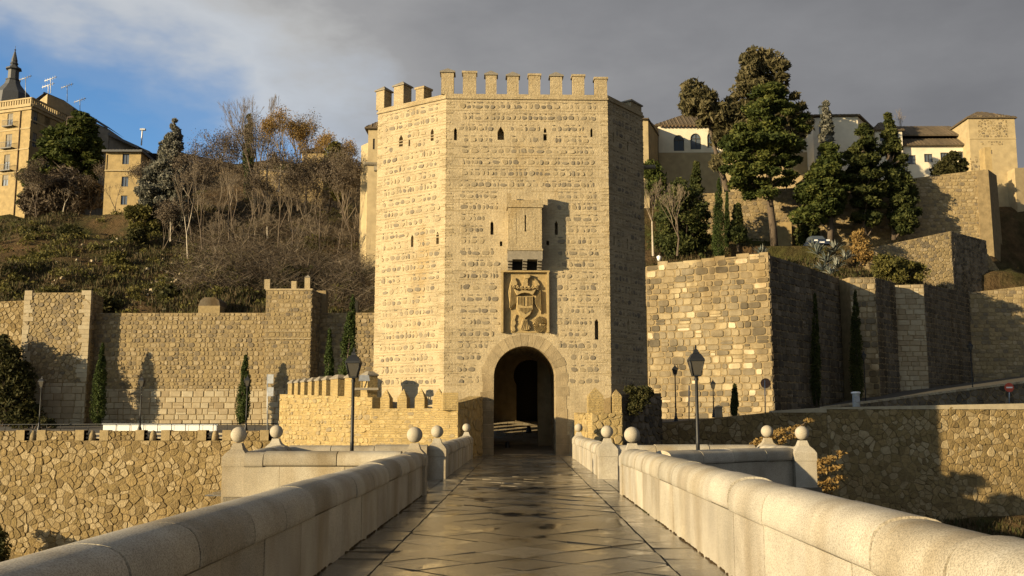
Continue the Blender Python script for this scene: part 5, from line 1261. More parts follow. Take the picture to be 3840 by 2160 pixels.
# grey party wall stepping down
g0, g1, g2 = X(290, 182), X(405, 182), X(560, 186)
t = thing('party_wall_house', 'grey blank gable wall stepping down behind the left pine', 'building', (g1[0], 184, 34)); b_ = MB()
b_.prism([g0, g1, (g1[0], 192), (g0[0], 192)], 34, [zat(425, 182), zat(480, 182), zat(480, 182), zat(425, 182)]); b_.prism([(g1[0] + .01, 182.2), g2, (g2[0], 192), (g1[0] + .01, 192)], 34, [zat(496, 182), zat(562, 186), zat(562, 186), zat(496, 182)]); b_.build('wall', M['greywall'], t)
b_ = MB()
for A_, C_ in ((at(330, 428, 181.5), at(404, 474, 181.5)), (at(404, 496, 181.5), at(520, 548, 181.5))): b_.add([A_, C_, C_ + Vector((0, 8, 0)), A_ + Vector((0, 8, 0)), A_ - Vector((0, 0, .5)), C_ - Vector((0, 0, .5))], [(0, 1, 2, 3), (4, 5, 1, 0)])
b_.build('roof', M['slate'], t)
XP = 680
h0, h1, h2 = X(392, 151), X(524, 151), X(605, 162)
yh = house('yellow_house', 'yellow four-storey house with dark eaves among the trees at left', 'building', [h0, h1, h2, (h0[0] - 1, 164)], 26, zat(566, 151), {0: [(458, 577, 485, 616), (398, 580, 406, 640), (455, 662, 482, 700), (452, 733, 478, 768)]}, 'yellow',
      ([h0, h1, h2, (h0[0] - 1, 164)], zat(562, 151), [(h0[0] + 3, 157), (h1[0] + 1, 158)], zat(545, 151) + .7, .9, 'slate', .3))
F = Face(h0, h1, 26, zat(566, 151)); b_ = MB(); v = F.uv(460, 640)[1]; lbox(b_, F, 0, F.W, v - .1, v + .1, 0, .25); b_.build('string_course', M['cream'], yh)
l0, l1, l2 = X(590, 176), X(730, 170), X(960, 176)
t = house('brown_building', 'long brown house side with dark sloping roofline behind the bare trees', 'building', [l0, l1, l2, (l2[0], 186), (l0[0], 188)], 30, [zat(568, 176), zat(605, 170), zat(640, 176), zat(640, 186), zat(568, 188)], {}, 'brown')
b_ = MB()
for A_, C_ in ((at(590, 566, 175.6), at(730, 603, 169.6)), (at(730, 603, 169.6), at(960, 640, 175.6))): b_.add([A_, C_, C_ + Vector((0, 12, 0)), A_ + Vector((0, 12, 0)), A_ - Vector((0, .3, .5)), C_ - Vector((0, .3, .5))], [(0, 1, 2, 3), (4, 5, 1, 0)])
b_.build('roof', M['slate'], t)
l0, l1 = X(960, 150), X(1130, 150)
house('garden_house', 'low ochre wall building glimpsed behind the bare trees', 'building', [l0, l1, (l1[0], 158), (l0[0], 158)], 28, [zat(632, 150), zat(655, 150), zat(650, 158), zat(632, 158)], {}, 'yellow')
l0, l1 = X(1130, 145), X(1212, 145)
house('ochre_house', 'small ochre house with tiled roof behind the orange-leaved tree', 'building', [l0, l1, (l1[0], 152), (l0[0], 152)], 26, zat(566, 145), {}, 'yellow', ([l0, l1, (l1[0], 152), (l0[0], 152)], zat(566, 145), [((l0[0] + l1[0]) / 2, 148.5), ((l0[0] + l1[0]) / 2 + .5, 148.5)], zat(545, 145) + .8, .5))
l0, l1, l2 = X(1352, 108), X(1384, 106), X(1470, 112)
t = house('pale_house', 'pale ochre house squeezed against the left flank of the gate tower', 'building', [l0, l1, l2, (l2[0], 120), (l0[0], 120)], 16, [zat(545, 108), zat(530, 106), zat(520, 112), zat(520, 120), zat(545, 120)], {}, 'cream')
XP = 500
l0, l1 = X(1381, 103), X(1470, 103)
house('pale_house', 'taller pale house with eaves peeping out left of the gate tower top', 'building', [l0, l1, (l1[0], 105.5), (l0[0], 105.5)], 14, zat(478, 103), {0: [(1398, 520, 1406, 560)]}, 'cream', ([l0, l1, (l1[0], 105.5), (l0[0], 105.5)], zat(478, 103), [((l0[0] + l1[0]) / 2, 104), ((l0[0] + l1[0]) / 2 + .6, 104)], zat(452, 103) + .4, .5))
# spire
sp = thing('church_spire', 'slender grey slate church spire at the upper left', 'spire', at(45, 360, 260)); c = at(45, 365, 260)
def zs(py): return at(45, py, 260).z - c.z
b_ = MB(); b_.lathe(c, [(5.5, -4), (4.8, zs(358)), (3.4, zs(340)), (2.2, zs(320)), (1.75, zs(303))], 8, smooth=False); b_.build('bell_roof', M['slate'], sp)
b_ = MB(); b_.lathe(c, [(1.9, zs(303)), (2.0, zs(300)), (1.45, zs(298)), (1.4, zs(265)), (2.1, zs(262)), (2.0, zs(257)), (1.3, zs(252)), (.8, zs(244))], 8, smooth=False); b_.build('lantern', M['slate'], sp)
b_ = MB(); b_.lathe(c, [(.7, zs(246)), (1.1, zs(240)), (.75, zs(232)), (.85, zs(228)), (.25, zs(196)), (.1, zs(190)), (.28, zs(187)), (.05, zs(184)), (.04, zs(172))], 8, smooth=False); b_.build('needle', M['slate'], sp)
b_ = MB(); b_.box((c.x - 6.5, c.y, c.z - 1.2), (6, 4, 5.5)); b_.build('transept_roof', M['slate'], sp)

# ================================================================== VEGETATION
rs = np.random.RandomState(5)
XP = 1575
def leaves(centers, radii, n_each, size, aspect=1.8, seed=0, droop=0, flat=0):
    n_each = int(n_each * 1.7); size = size * .58; aspect = aspect * 1.25
    """quads scattered in ellipsoidal clumps"""
    r = np.random.RandomState(seed); C = np.repeat(np.asarray(centers, float), n_each, 0); Rr = np.repeat(np.asarray(radii, float), n_each, 0); n = len(C)
    d = r.normal(size=(n, 3)); d /= np.linalg.norm(d, axis=1)[:, None]; P = C + d * Rr * (.15 + .95 * r.rand(n, 1) ** .7)
    a = r.normal(size=(n, 3)); a[:, 2] = a[:, 2] * (1 - flat) - droop; a /= np.linalg.norm(a, axis=1)[:, None]
    b = np.cross(a, r.normal(size=(n, 3))); b /= np.linalg.norm(b, axis=1)[:, None]
    s = size * (.6 + .8 * r.rand(n, 1)); A = a * s * aspect / 2; B = b * s / 2
    V = np.stack([P - A, P + B, P + A, P - B], 1).reshape(-1, 3); F = np.arange(4 * n).reshape(-1, 4)
    ct = np.repeat(r.rand(len(centers)), n_each); t = np.clip(.5 * ct + .5 * r.rand(n), 0, 1); T = np.repeat(np.stack([t, r.rand(n), r.rand(n)], 1), 4, 0)
    return V, F, T
def tri_tubes(segs, tint=.5):
    """segs: list of (p,q,r0,r1) -> three-sided prisms"""
    S = np.array([[*s[0], *s[1], s[2], s[3]] for s in segs], float); P, Q = S[:, :3], S[:, 3:6]; d = Q - P; d /= np.maximum(np.linalg.norm(d, axis=1)[:, None], 1e-6)
    x = np.cross(d, np.array([.13, .97, .21])); x /= np.maximum(np.linalg.norm(x, axis=1)[:, None], 1e-6); y = np.cross(d, x); V = []
    for B_, rr in ((P, S[:, 6]), (Q, S[:, 7])):
        for k in range(3):
            a = 2 * math.pi * k / 3; V.append(B_ + (x * math.cos(a) + y * math.sin(a)) * rr[:, None])
    V = np.stack(V, 1).reshape(-1, 3); n = len(S); o = np.arange(n)[:, None] * 6
    F = np.concatenate([o + np.array([[k, (k + 1) % 3, 3 + (k + 1) % 3, 3 + k]]) for k in range(3)], 0)
    T = np.repeat(np.stack([rs.rand(n)] * 3, 1), 6, 0); return V, F, T
def tree(name, label, cat, base, trunk_pts, trunk_r, clumps, lmat, n_each, size, seed, group=None, aspect=1.8, droop=0, flat=0, bark='bark', limbs=True):
    t = thing(name, label, cat, base, group); b_ = MB(); b_.tube(trunk_pts, trunk_r, 7)
    b_.build('trunk', M[bark], t)
    if limbs and clumps:
        segs = []; tp = [Vector(p) for p in trunk_pts]
        for (c, r_) in clumps[::2]:
            c = Vector(c); best = min(tp, key=lambda p: (p - c).length + max(0, p.z - c.z) * 2); m_ = (best + c) / 2 + Vector((0, 0, -.1)); rr = .05 + .02 * (c - best).length ** .5; segs += [(best, m_, rr * 1.5, rr), (m_, c, rr, rr * .4)]
        V, F, T = tri_tubes(segs); np_mesh('limbs', V, F, T, M[bark], t)
    V, F, T = leaves([c for c, _ in clumps], [r_ for _, r_ in clumps], n_each, size, aspect, seed, droop, flat); np_mesh('crown', V, F, T, M[lmat], t)
    return t
def outline_clumps(prof, Y, n, depth, cr, g, squash=.6):
    """prof: [(py, px_left, px_right)] silhouette rows; clumps fill it with real depth"""
    out_ = []; ys = [p[0] for p in prof]; tot = [(b[0] - a[0]) * ((a[2] - a[1]) + (b[2] - b[1])) / 2 for a, b in zip(prof, prof[1:])]; S = sum(tot)
    for k in range(n):
        r = g.random() * S; i = 0
        while r > tot[i]: r -= tot[i]; i += 1
        f = g.random(); py = prof[i][0] + (prof[i + 1][0] - prof[i][0]) * f; l = prof[i][1] + (prof[i + 1][1] - prof[i][1]) * f; rr = prof[i][2] + (prof[i + 1][2] - prof[i][2]) * f
        w_ = (rr - l) / 2; a = g.uniform(-1, 1); px = (l + rr) / 2 + a * w_; wm = w_ / FPX * Y
        rad = cr * g.choice([g.uniform(.4, .7), g.uniform(.6, 1.15)]); rad = min(rad, max(.35, wm * .8)); px = (l + rr) / 2 + a * max(0, w_ - rad * FPX / Y * .75)
        dy = g.uniform(-1, 1) * math.sqrt(max(0, 1 - a * a)) * min(depth, wm); p = at(px, py, Y + dy)
        out_.append((tuple(p), (rad, rad, rad * squash)))
    return out_
def base_of(px, py, Y): p = at(px, py, Y); return (p.x, p.y, p.z)
def trunk(px0, y0, px1, y1, Y, n=5, wob=.15, seed=0):
    g = random.Random(seed); return [tuple(at(px0 + (px1 - px0) * i / n, y0 + (y1 - y0) * i / n, Y) + Vector((g.uniform(-wob, wob), 0, 0))) for i in range(n + 1)]
g = random.Random(77)
# --- right side
tree('eucalyptus_tree', 'tall loose eucalyptus rising highest behind the green pine', 'tree', base_of(2800, 740, 117), trunk(2810, 760, 2840, 230, 117), [.5, .45, .4, .3, .2, .1],
     outline_clumps([(188, 2840, 2925), (215, 2780, 2945), (260, 2750, 2975), (310, 2765, 2955), (345, 2740, 2980), (400, 2700, 3030), (470, 2690, 3045), (560, 2700, 3000)], 117, 120, 3.5, 1.3, g, .75)
     , 'euca', 130, .42, 1, droop=.5, aspect=2.4)
tree('eucalyptus_tree', 'lower brownish eucalyptus leaning left over the convent roof', 'tree', base_of(2730, 740, 116), trunk(2735, 760, 2640, 390, 116), [.4, .35, .3, .2, .15, .08],
     outline_clumps([(318, 2560, 2640), (345, 2538, 2680), (400, 2535, 2760), (440, 2560, 2800), (500, 2640, 2820), (560, 2700, 2800)], 116, 58, 3, 1.2, g, .75) + outline_clumps([(590, 2660, 2740), (625, 2650, 2720)], 115, 7, 1, .8, g), 'euca', 120, .42, 2, droop=.5, aspect=2.4)
tree('pine_tree', 'big bushy green pine in the middle of the right hillside', 'tree', base_of(2900, 930, 106), trunk(2900, 935, 2868, 400, 106, 7, .2), [.42, .4, .36, .32, .26, .2, .14, .08],
     outline_clumps([(295, 2870, 2895), (330, 2820, 2930), (380, 2790, 2990), (430, 2760, 3030), (480, 2745, 3040), (530, 2690, 3035), (580, 2700, 3020), (620, 2690, 3015), (660, 2720, 2990), (700, 2735, 2960), (735, 2790, 2930)], 106, 165, 4.2, 1.15, g, .5), 'pine', 190, .34, 3, flat=.3)
tree('pine_tree', 'spreading dark green pine right of the biggest pine', 'tree', base_of(3115, 925, 105), trunk(3110, 930, 3120, 560, 105, 6), [.34, .32, .28, .24, .2, .14, .08],
     outline_clumps([(545, 3080, 3140), (590, 3050, 3165), (640, 3020, 3180), (690, 2985, 3185), (740, 2970, 3190), (790, 2955, 3160), (830, 2975, 3110)], 105, 105, 3.6, 1.1, g, .5), 'pine', 170, .33, 4, flat=.3)
tree('conifer_tree', 'slim spiky conifer in front of the white chimney block', 'tree', base_of(3100, 700, 116), trunk(3100, 720, 3096, 385, 116), [.25, .22, .2, .15, .1, .04],
     outline_clumps([(378, 3090, 3104), (430, 3078, 3118), (500, 3070, 3130), (560, 3068, 3140), (620, 3060, 3145), (680, 3060, 3150)], 116, 70, 1.6, .75, g, .7), 'silver', 110, .3, 5)
tree('conifer_tree', 'broad green conifer left of the gallery range', 'tree', base_of(3240, 880, 107), trunk(3240, 900, 3235, 470, 107), [.3, .27, .24, .2, .14, .06],
     outline_clumps([(458, 3222, 3250), (510, 3200, 3275), (570, 3160, 3300), (640, 3170, 3320), (700, 3150, 3330), (760, 3190, 3320), (820, 3190, 3310), (860, 3200, 3290)], 107, 110, 3, 1.0, g, .55), 'pinedk', 160, .33, 6, flat=.3)
tree('conifer_tree', 'tall pointed conifer directly left of the gallery windows', 'tree', base_of(3345, 890, 108), trunk(3350, 900, 3330, 440, 108), [.3, .27, .24, .2, .14, .05],
     outline_clumps([(430, 3322, 3334), (470, 3310, 3352), (520, 3300, 3370), (580, 3290, 3400), (640, 3300, 3420), (700, 3310, 3440), (760, 3320, 3450), (820, 3330, 3460), (870, 3350, 3420)], 108, 120, 2.6, 1.0, g, .6), 'pinedk', 150, .33, 7, flat=.2)
def cypress(label, px, ytop, ybot, w_, Y, seed, lean=0, mat='cyp', group='slender cypresses', cat='cypress', below=0, n=None):
    g = random.Random(seed); H = (ybot - ytop) / FPX * Y; b0 = at(px, ybot, Y); tp = at(px + lean, ytop, Y); Rm = w_ / 2 / FPX * Y
    if below: b0 = Vector((b0.x, Y, b0.z - below))
    t = thing('cypress', label, cat, tuple(b0), group); b_ = MB(); b_.tube([b0, b0 + (tp - b0) * .5, b0 + (tp - b0) * .9], [Rm * .22, Rm * .13, .03], 6); b_.build('trunk', M['bark'], t)
    cl = []; nn = n or int(30 + H * 7)
    for i in range(nn):
        k = (i + g.random()) / nn; r_ = Rm * min(1, .42 + k * 4) * (1 - k ** 2.3) ** .8 ; a = g.uniform(0, 6.28); q = b0 + (tp - b0) * (.03 + k * .96); cr = max(.1, r_ * .5)
        cl.append(((q.x + math.cos(a) * r_ * .55, q.y + math.sin(a) * r_ * .55, q.z), (cr, cr, cr * 2.2)))
    V, F, T = leaves([c for c, _ in cl], [r_ for _, r_ in cl], 75, .055 * max(Rm, .7) ** .5 * 2.4, 2.2, seed, -.8); np_mesh('crown', V, F, T, M[mat], t); return t
cypress('sunlit tall slender cypress behind the bastion wall, right of the gate tower', 2695, 672, 975, 56, 100, 1)
cypress('cypress leaning beside a dark wall, left part of the city wall', 363, 1292, 1592, 62, 77.0, 2, 22)
cypress('small dark cypress against the city wall beside the lamp in front of the sign post', 908, 1334, 1588, 56, 76.2, 3, 14)
cypress('tallest cypress in front of the left city wall, touching the gate tower', 1285, 1112, 1600, 82, 68, 4, 38)
cypress('shorter cypress just left of the tallest one beside the gate tower', 1228, 1238, 1590, 52, 69, 5, 8)
cypress('tiny dark cypress at the foot of the bastion wall', 2755, 1447, 1562, 32, 68, 6, 0, 'pinedk')
cypress('dark cypress in the shadow against the receding bastion side', 3062, 1105, 1530, 42, 80.7, 7, -6, 'pinedk')
cypress('wide dark cypress in the shadow beside the buttress tower', 3215, 1090, 1525, 58, 84.6, 8, -8, 'pinedk')
cypress('thin young cypress standing right of the tall sunlit cypress', 2726, 720, 930, 24, 103, 9)
for i, (px, yt, yb, w_, Y, l) in enumerate(((2765, 765, 945, 80, 101, 'small ragged conifer casting shadow on the rubble terrace wall'), (2612, 610, 760, 56, 118, 'slim dark conifer in front of the lower convent windows'))):
    tree('conifer_tree', l, 'tree', base_of(px, yb, Y), trunk(px, yb, px, yt + 10, Y), [.16, .14, .12, .09, .06, .03], outline_clumps([(yt, px - 5, px + 5), (yt + (yb - yt) * .4, px - w_ * .35, px + w_ * .3), (yt + (yb - yt) * .75, px - w_ * .5, px + w_ * .5)], Y, 46, 1.6, .7, g, .6), 'pinedk', 90, .3, 30 + i)
def shrub(label, prof, Y, n, cr, mat, seed, size=.32, each=90, name='shrub', cat='shrub', depth=2, group='shrubs on the slopes', stems=True):
    g = random.Random(seed); cl = outline_clumps(prof, Y, n, depth, cr, g, .8); lo = min(c[0][2] for c in cl) - .5; cx = sum(c[0][0] for c in cl) / n; t = thing(name, label, cat, (cx, Y, lo), group)
    segs = [((cx + g.uniform(-.4, .4), Y, lo), c[0], .06, .02) for c in cl[::2]]; 
    if stems: V, F, T = tri_tubes(segs); np_mesh('stems', V, F, T, M['bark'], t)
    V, F, T = leaves([c for c, _ in cl], [r_ for _, r_ in cl], each, size, 1.6, seed); np_mesh('foliage', V, F, T, M[mat], t); return t
shrub('dark leafy shrubs below the convent wing, right of the gate tower', [(600, 2415, 2445), (640, 2405, 2490), (700, 2410, 2500), (740, 2420, 2480)], 110, 36, 1.1, 'pine', 40)
shrub('dark evergreen mass below the small square convent windows', [(680, 2530, 2580), (720, 2470, 2640), (800, 2450, 2670), (880, 2440, 2670), (960, 2430, 2660)], 104, 110, 1.3, 'pinedk', 41, depth=3)
shrub('round green bush in front of the white gallery range', [(575, 3560, 3585), (600, 3530, 3630), (630, 3495, 3640), (652, 3490, 3600)], 119, 40, .9, 'bush', 42)
shrub('low dark bushes on the road edge by the parked car', [(850, 2990, 3060), (880, 2975, 3080), (915, 2985, 3040)], 110, 24, .9, 'pinedk', 43)
shrub('reddish dry bush between agaves and lit terrace wall', [(870, 3190, 3240), (920, 3180, 3270), (980, 3200, 3290)], 96, 36, .9, 'orange', 44, .22, 40)
shrub('green scrub on the bank right of the agaves', [(970, 3280, 3340), (1000, 3260, 3480), (1040, 3290, 3490)], 93, 50, .8, 'olive', 45, .24)
shrub('dense ivy-like bush at the left edge in front of the city wall', [(1268, -40, 40), (1320, -60, 90), (1400, -60, 125), (1480, -60, 135), (1580, -60, 170)], 75.6, 150, .9, 'bush', 46, .26, 80, depth=1.2)
shrub('dark bush at the left end of the golden retaining wall', [(1980, -60, 20), (2050, -60, 45), (2160, -60, 30)], 56, 30, .6, 'bush', 47, .18)
shrub('hanging greenery on top of the dark tower plinth', [(1455, 2340, 2440), (1480, 2345, 2460), (1540, 2355, 2400)], 46.3, 40, .3, 'bush', 48, .12, 70, depth=.5, stems=False)
shrub('dark green hedge along the road foot of the left wall', [(1575, 130, 200), (1590, 60, 215), (1600, 0, 220)], 71, 30, .35, 'bush', 49, .14, 60)
shrub('sunny moss and creepers on the shaded side of the retaining wall', [(1600, 2480, 2620), (1640, 2470, 2640), (1680, 2500, 2600)], 61.6, 24, .5, 'bush', 50, .15, 50, depth=.4)
for i, (prof, Y, m_, l, sz_) in enumerate((([(855, 225, 300), (890, 210, 330), (950, 230, 320), (990, 240, 300)], 118, 'bush', 'dark round bush below the road ledge at left', 1.4), ([(870, 480, 545), (920, 480, 560), (945, 490, 540)], 117, 'bush', 'dark shrub between rubble and the pale-trunked trees', 1.1),
     ([(965, 400, 480), (1010, 385, 500), (1080, 400, 470)], 104, 'olive', 'brownish dark shrub low on the left hillside', 1.3), ([(1010, 180, 250), (1040, 180, 260), (1080, 200, 240)], 100, 'bush', 'small dark shrub above the far left wall tower', .9), ([(780, 470, 560), (840, 460, 600), (870, 500, 600)], 126, 'olive', 'brown-green shrubs at the foot of the yellow house', 1.2),
     ([(960, 120, 200), (1000, 60, 220), (1040, 60, 160)], 108, 'olive', 'spread of scrub at the far left below the ledge', 1.3), ([(1080, 600, 700), (1110, 560, 760), (1150, 600, 700)], 90, 'bush', 'low green scrub right behind the city wall top', .8), ([(1010, 1040, 1120), (1040, 1010, 1200), (1090, 1080, 1200)], 96, 'bush', 'dark evergreen scrub behind the square wall tower', 1.2), ([(860, 90, 150), (900, 80, 170), (960, 70, 150)], 122, 'bush', 'dark ivy patch on the cliff at the far left', 1.2),
     ([(1120, 310, 420), (1145, 290, 440), (1165, 320, 430)], 86, 'bush', 'shadowy bush behind the wall tower at left', .7))):
    shrub(l, prof, Y, 30, sz_, m_, 60 + i, .36, 80)
# agaves
def agave(label, px, py, Y, s, seed, group='blue-grey agaves on the bank'):
    g = random.Random(seed); c = at(px, py, Y); t = thing('agave', label, 'agave', tuple(c), group)
    b0 = MB()
    for i in range(22):
        a = g.uniform(0, 6.28); el = g.uniform(.25, 1.35); L_ = s * g.uniform(.8, 1.2); d = Vector((math.cos(a) * math.cos(el), math.sin(a) * math.cos(el), math.sin(el))); n_ = Vector((-math.sin(a), math.cos(a), 0)) * s * .075; m_ = c + d * L_ * .5; e = c + d * L_ - Vector((0, 0, L_ * .12)); up = n_.cross(d).normalized() * s * .03
        b_ = MB(); b_.add([c - n_ * .8, c + n_ * .8, m_ + n_ * 1.2, m_ - n_ * 1.2, e, m_ - up * 1.5], [(0, 5, 3), (1, 2, 5), (0, 1, 5), (3, 5, 4), (5, 2, 4)], (g.random(), 0, 0))
        b_.build('leaf', M['agave'], t)
ag = [(1800, 0, 0)]
for i, (px, py, Y, s, l) in enumerate(((2856, 958, 97, 1.7, 'lone agave on the bastion top edge left of the big pine trunk'), (3065, 955, 97, 1.9, 'agave below the parked car'), (3100, 985, 95, 1.9, 'agave in the middle of the clump'), (3130, 945, 97, 1.9, 'agave at the top right of the clump, right of the car'),
       (3085, 1015, 92, 1.8, 'lowest agave of the clump above the bastion'), (3140, 1005, 93, 1.8, 'agave right of the lowest one'), (3170, 975, 95, 1.7, 'agave at the right end of the clump'), (3050, 930, 99, 1.5, 'agave half under the car front'), (3115, 1028, 91, 1.5, 'agave spilling over the bastion edge'), (3215, 955, 97, 1.6, 'agave beside the reddish dry bush'))):
    agave(l, px, py, Y, s * .72, i)
# left side trees
tree('pine_tree', 'large green pine in front of the yellow apartment house', 'tree', base_of(230, 820, 160), trunk(235, 830, 250, 440, 160, 6, .3), [.5, .45, .4, .35, .28, .2, .1],
     outline_clumps([(425, 270, 320), (455, 240, 360), (500, 150, 370), (550, 140, 385), (600, 110, 395), (650, 70, 390), (700, 75, 370), (760, 60, 330)], 160, 190, 4, 1.7, g, .5), 'pine', 150, .5, 8, flat=.3)
tree('brown_tree', 'rusty brown half-bare tree under the left pine', 'tree', base_of(240, 825, 156), trunk(235, 830, 240, 640, 156), [.2, .18, .15, .12, .08, .05],
     outline_clumps([(640, 180, 330), (700, 100, 400), (760, 60, 395), (800, 90, 340)], 156, 110, 3, 1.5, g, .8), 'brush', 45, .34, 9, aspect=4)
tree('silver_conifer', 'silvery grey pointed conifer between the yellow house and bare trees', 'tree', base_of(655, 900, 128), trunk(650, 930, 654, 455, 128), [.35, .32, .28, .22, .15, .05],
     outline_clumps([(448, 648, 662), (490, 636, 675), (540, 600, 690), (580, 595, 705), (640, 540, 715), (700, 500, 720), (760, 520, 730), (830, 560, 720)], 128, 230, 3.4, 1.15, g, .7), 'silver', 110, .34, 10)
tree('tall_cypress', 'tall narrow cypress spire behind the bare trees', 'tree', base_of(930, 760, 150), trunk(930, 770, 932, 440, 150), [.3, .26, .22, .16, .1, .04],
     outline_clumps([(430, 928, 940), (470, 922, 948), (520, 912, 950), (580, 910, 952), (640, 914, 950), (740, 918, 950)], 150, 70, 1.2, .8, g, 1.4), 'cyp', 120, .36, 11)
tree('dark_evergreen', 'dark evergreen ivy tree left of the gate tower among orange leaves', 'tree', base_of(1270, 760, 118), trunk(1272, 780, 1262, 560, 118), [.3, .26, .22, .16, .1, .06],
     outline_clumps([(545, 1235, 1280), (590, 1210, 1300), (640, 1205, 1360), (690, 1210, 1345), (740, 1250, 1300)], 118, 80, 2.6, 1.1, g, .8), 'olive', 110, .34, 12)
def bare(label, px0, y0, px1, y1, Y, seed, spread=.5, r0=.22, levels=6, bark='bark', leafmat=None, nleaf=8, group='bare winter trees on the hillside', name='bare_tree', upw=.25, lsz=.3):
    g = random.Random(seed); b0, b1 = at(px0, y0, Y), at(px1, y1, Y); H = (b1 - b0).length; segs = []; tips = []
    def grow(p, d, L_, r, k):
        q = p + d * L_; segs.append((p, q, r, r * .72))
        if k == 0: tips.append(q); return
        if k <= 2: tips.append(q)
        for i in range(2 if g.random() < .55 else 3):
            nd = (d + Vector((g.uniform(-1, 1), g.uniform(-1, 1), g.uniform(-.3, .9))) * spread + Vector((0, 0, upw * .4))).normalized(); grow(q, nd, L_ * g.uniform(.62, .86), max(.011, r * g.uniform(.48, .68)), k - 1)
    d = (b1 - b0).normalized(); s_ = sum(.74 ** i for i in range(levels + 1)); grow(b0, d, H / s_ * 1.05, r0, levels)
    t = thing(name, label, 'tree', tuple(b0), group); tk = segs[:1]; V, F, T = tri_tubes([s for s in segs if s[2] > .06]); np_mesh('trunk', V, F, T, M[bark], t)
    V, F, T = tri_tubes([s for s in segs if s[2] <= .06]); np_mesh('twigs', V, F, T, M['twig'], t, 'stuff')
    if leafmat:
        V, F, T = leaves([tuple(q) for q in tips], [(.75, .75, .6)] * len(tips), nleaf, lsz, 1.5, seed); np_mesh('leaves' if leafmat != 'brush' else 'fine_twigs', V, F, T, M[leafmat], t, 'stuff')
bare('bare tree leaning left with curved dark trunk against the sky', 1010, 740, 790, 445, 128, 1, .42, .26, 7)
bare('bare tree standing upright beside the tall cypress spire', 1000, 760, 890, 480, 132, 2, .42, .22, 7)
bare('pale slender poplar with light upright twigs', 1000, 700, 1010, 425, 134, 3, .24, .16, 7, 'barkpale', upw=.8)
bare('thin pale birch-like tree right of the poplar', 1045, 720, 1075, 440, 134, 4, .28, .14, 7, 'barkpale', upw=.7)
bare('orange-leaved tree with forked dark trunk before the ochre house', 1120, 790, 1090, 480, 122, 5, .42, .24, 6, 'bark', 'orange', 9, name='autumn_tree', lsz=.17)
bare('second orange-leaved tree whose trunks lean left', 1145, 800, 1160, 500, 121, 6, .42, .22, 6, 'bark', 'orange', 8, name='autumn_tree', lsz=.17)
bare('orange-leaved crown nearest the gate tower', 1230, 800, 1275, 515, 119, 7, .4, .2, 6, 'bark', 'orange', 9, name='autumn_tree', lsz=.17)
bare('dark leaning bare trunk close to the gate tower', 1280, 800, 1345, 640, 112, 8, .4, .18, 6)
bare('pale-trunked bare tree in front of the silver conifer', 705, 990, 690, 640, 104, 9, .3, .11, 6, 'barkpale')
bare('second pale trunk left of the silver conifer base', 640, 905, 640, 760, 116, 10, .35, .14, 5, 'barkpale')
bare('small bare tree silhouetted on the wall of the yellow house', 435, 820, 425, 700, 146, 11, .5, .12, 6)
bare('bare tree under the left pine with pale forked trunk', 236, 820, 245, 700, 141, 12, .5, .16, 6, 'barkpale')
bare('bare tree between silver conifer and leaning tree', 860, 900, 850, 640, 116, 13, .45, .16, 7)
bare('crooked pale sapling in the brush below the cypress spire', 1003, 900, 1000, 735, 104, 14, .4, .09, 6, 'barkpale')
bare('grey bare tree in the dark thicket right of the gate tower', 2540, 960, 2560, 740, 98, 15, .5, .14, 7)
bare('silvery bare shrub-tree touching the right flank of the tower', 2450, 960, 2440, 710, 94, 16, .35, .14, 7, 'barkpale')
bare('thin bare tree above the roof right of the pointed conifer', 3375, 600, 3380, 430, 130, 17, .3, .08, 5)
for i, (px, y0, y1) in enumerate(((800, 1000, 830), (900, 1010, 850), (1000, 1010, 830), (1100, 1030, 840), (1200, 1050, 850), (1300, 1060, 840), (1360, 1000, 800), (950, 940, 760), (1160, 920, 760), (760, 940, 760), (1330, 920, 720))):
    bare(['grey leafless shrub at the left end of the brush slope', 'grey leafless shrub low on the slope below the leaning tree', 'wide leafless shrub in mid slope above the city wall', 'leafless shrub above the square wall tower', 'leafless shrub with arching twigs above the tall cypress', 'pale leafless shrub next to the gate tower, low', 'leafless shrub touching the left edge of the gate tower', 'leafless shrub under the tall cypress spire', 'leafless shrub under the orange trees', 'leafless shrub beside the pale-trunked tree', 'leafless shrub just below the dark leaning trunk'][i], px, y0, px + g.uniform(-30, 30), y1, 100 + i * 1.5 if y0 > 960 else 114, 40 + i, .62, .07, 7, group='grey leafless shrubs on the slope', name='leafless_shrub')

BT = [(760, 960, 770, 640, 112, .17), (820, 980, 835, 600, 118, .2), (880, 960, 870, 560, 122, .2), (930, 980, 960, 620, 112, .18), (985, 960, 975, 520, 126, .2), (1040, 980, 1050, 600, 116, .2),
      (1090, 990, 1120, 640, 110, .18), (1150, 1000, 1165, 640, 112, .18), (1200, 990, 1225, 600, 116, .2), (1260, 1000, 1285, 640, 110, .18), (1320, 1000, 1340, 620, 108, .2), (1370, 980, 1375, 650, 106, .16), (720, 900, 700, 600, 122, .16), (560, 860, 570, 620, 132, .16), (330, 840, 340, 660, 150, .18), (140, 840, 130, 640, 152, .18), (600, 1000, 610, 800, 108, .1)]
BL = ['grey bare tree at the left end of the thicket', 'tall bare tree left of the leaning tree', 'tall bare tree behind the leaning tree', 'bare tree in front of the leaning tree base', 'bare tree with top beside the cypress spire', 'bare tree right under the poplar', 'bare tree left of the first orange tree trunk', 'bare tree in front of the forked orange tree', 'bare tree under the small ochre house', 'bare tree in front of the dark evergreen', 'bare tree beside the dark leaning trunk', 'bare tree whose twigs touch the tower flank', 'bare tree just right of the silver conifer', 'fine bare tree right of the yellow house', 'bare tree on the ledge left of the yellow house', 'bare tree on the ledge below the apartment house', 'small bare tree low on the slope below the silver conifer']
g = random.Random(31)
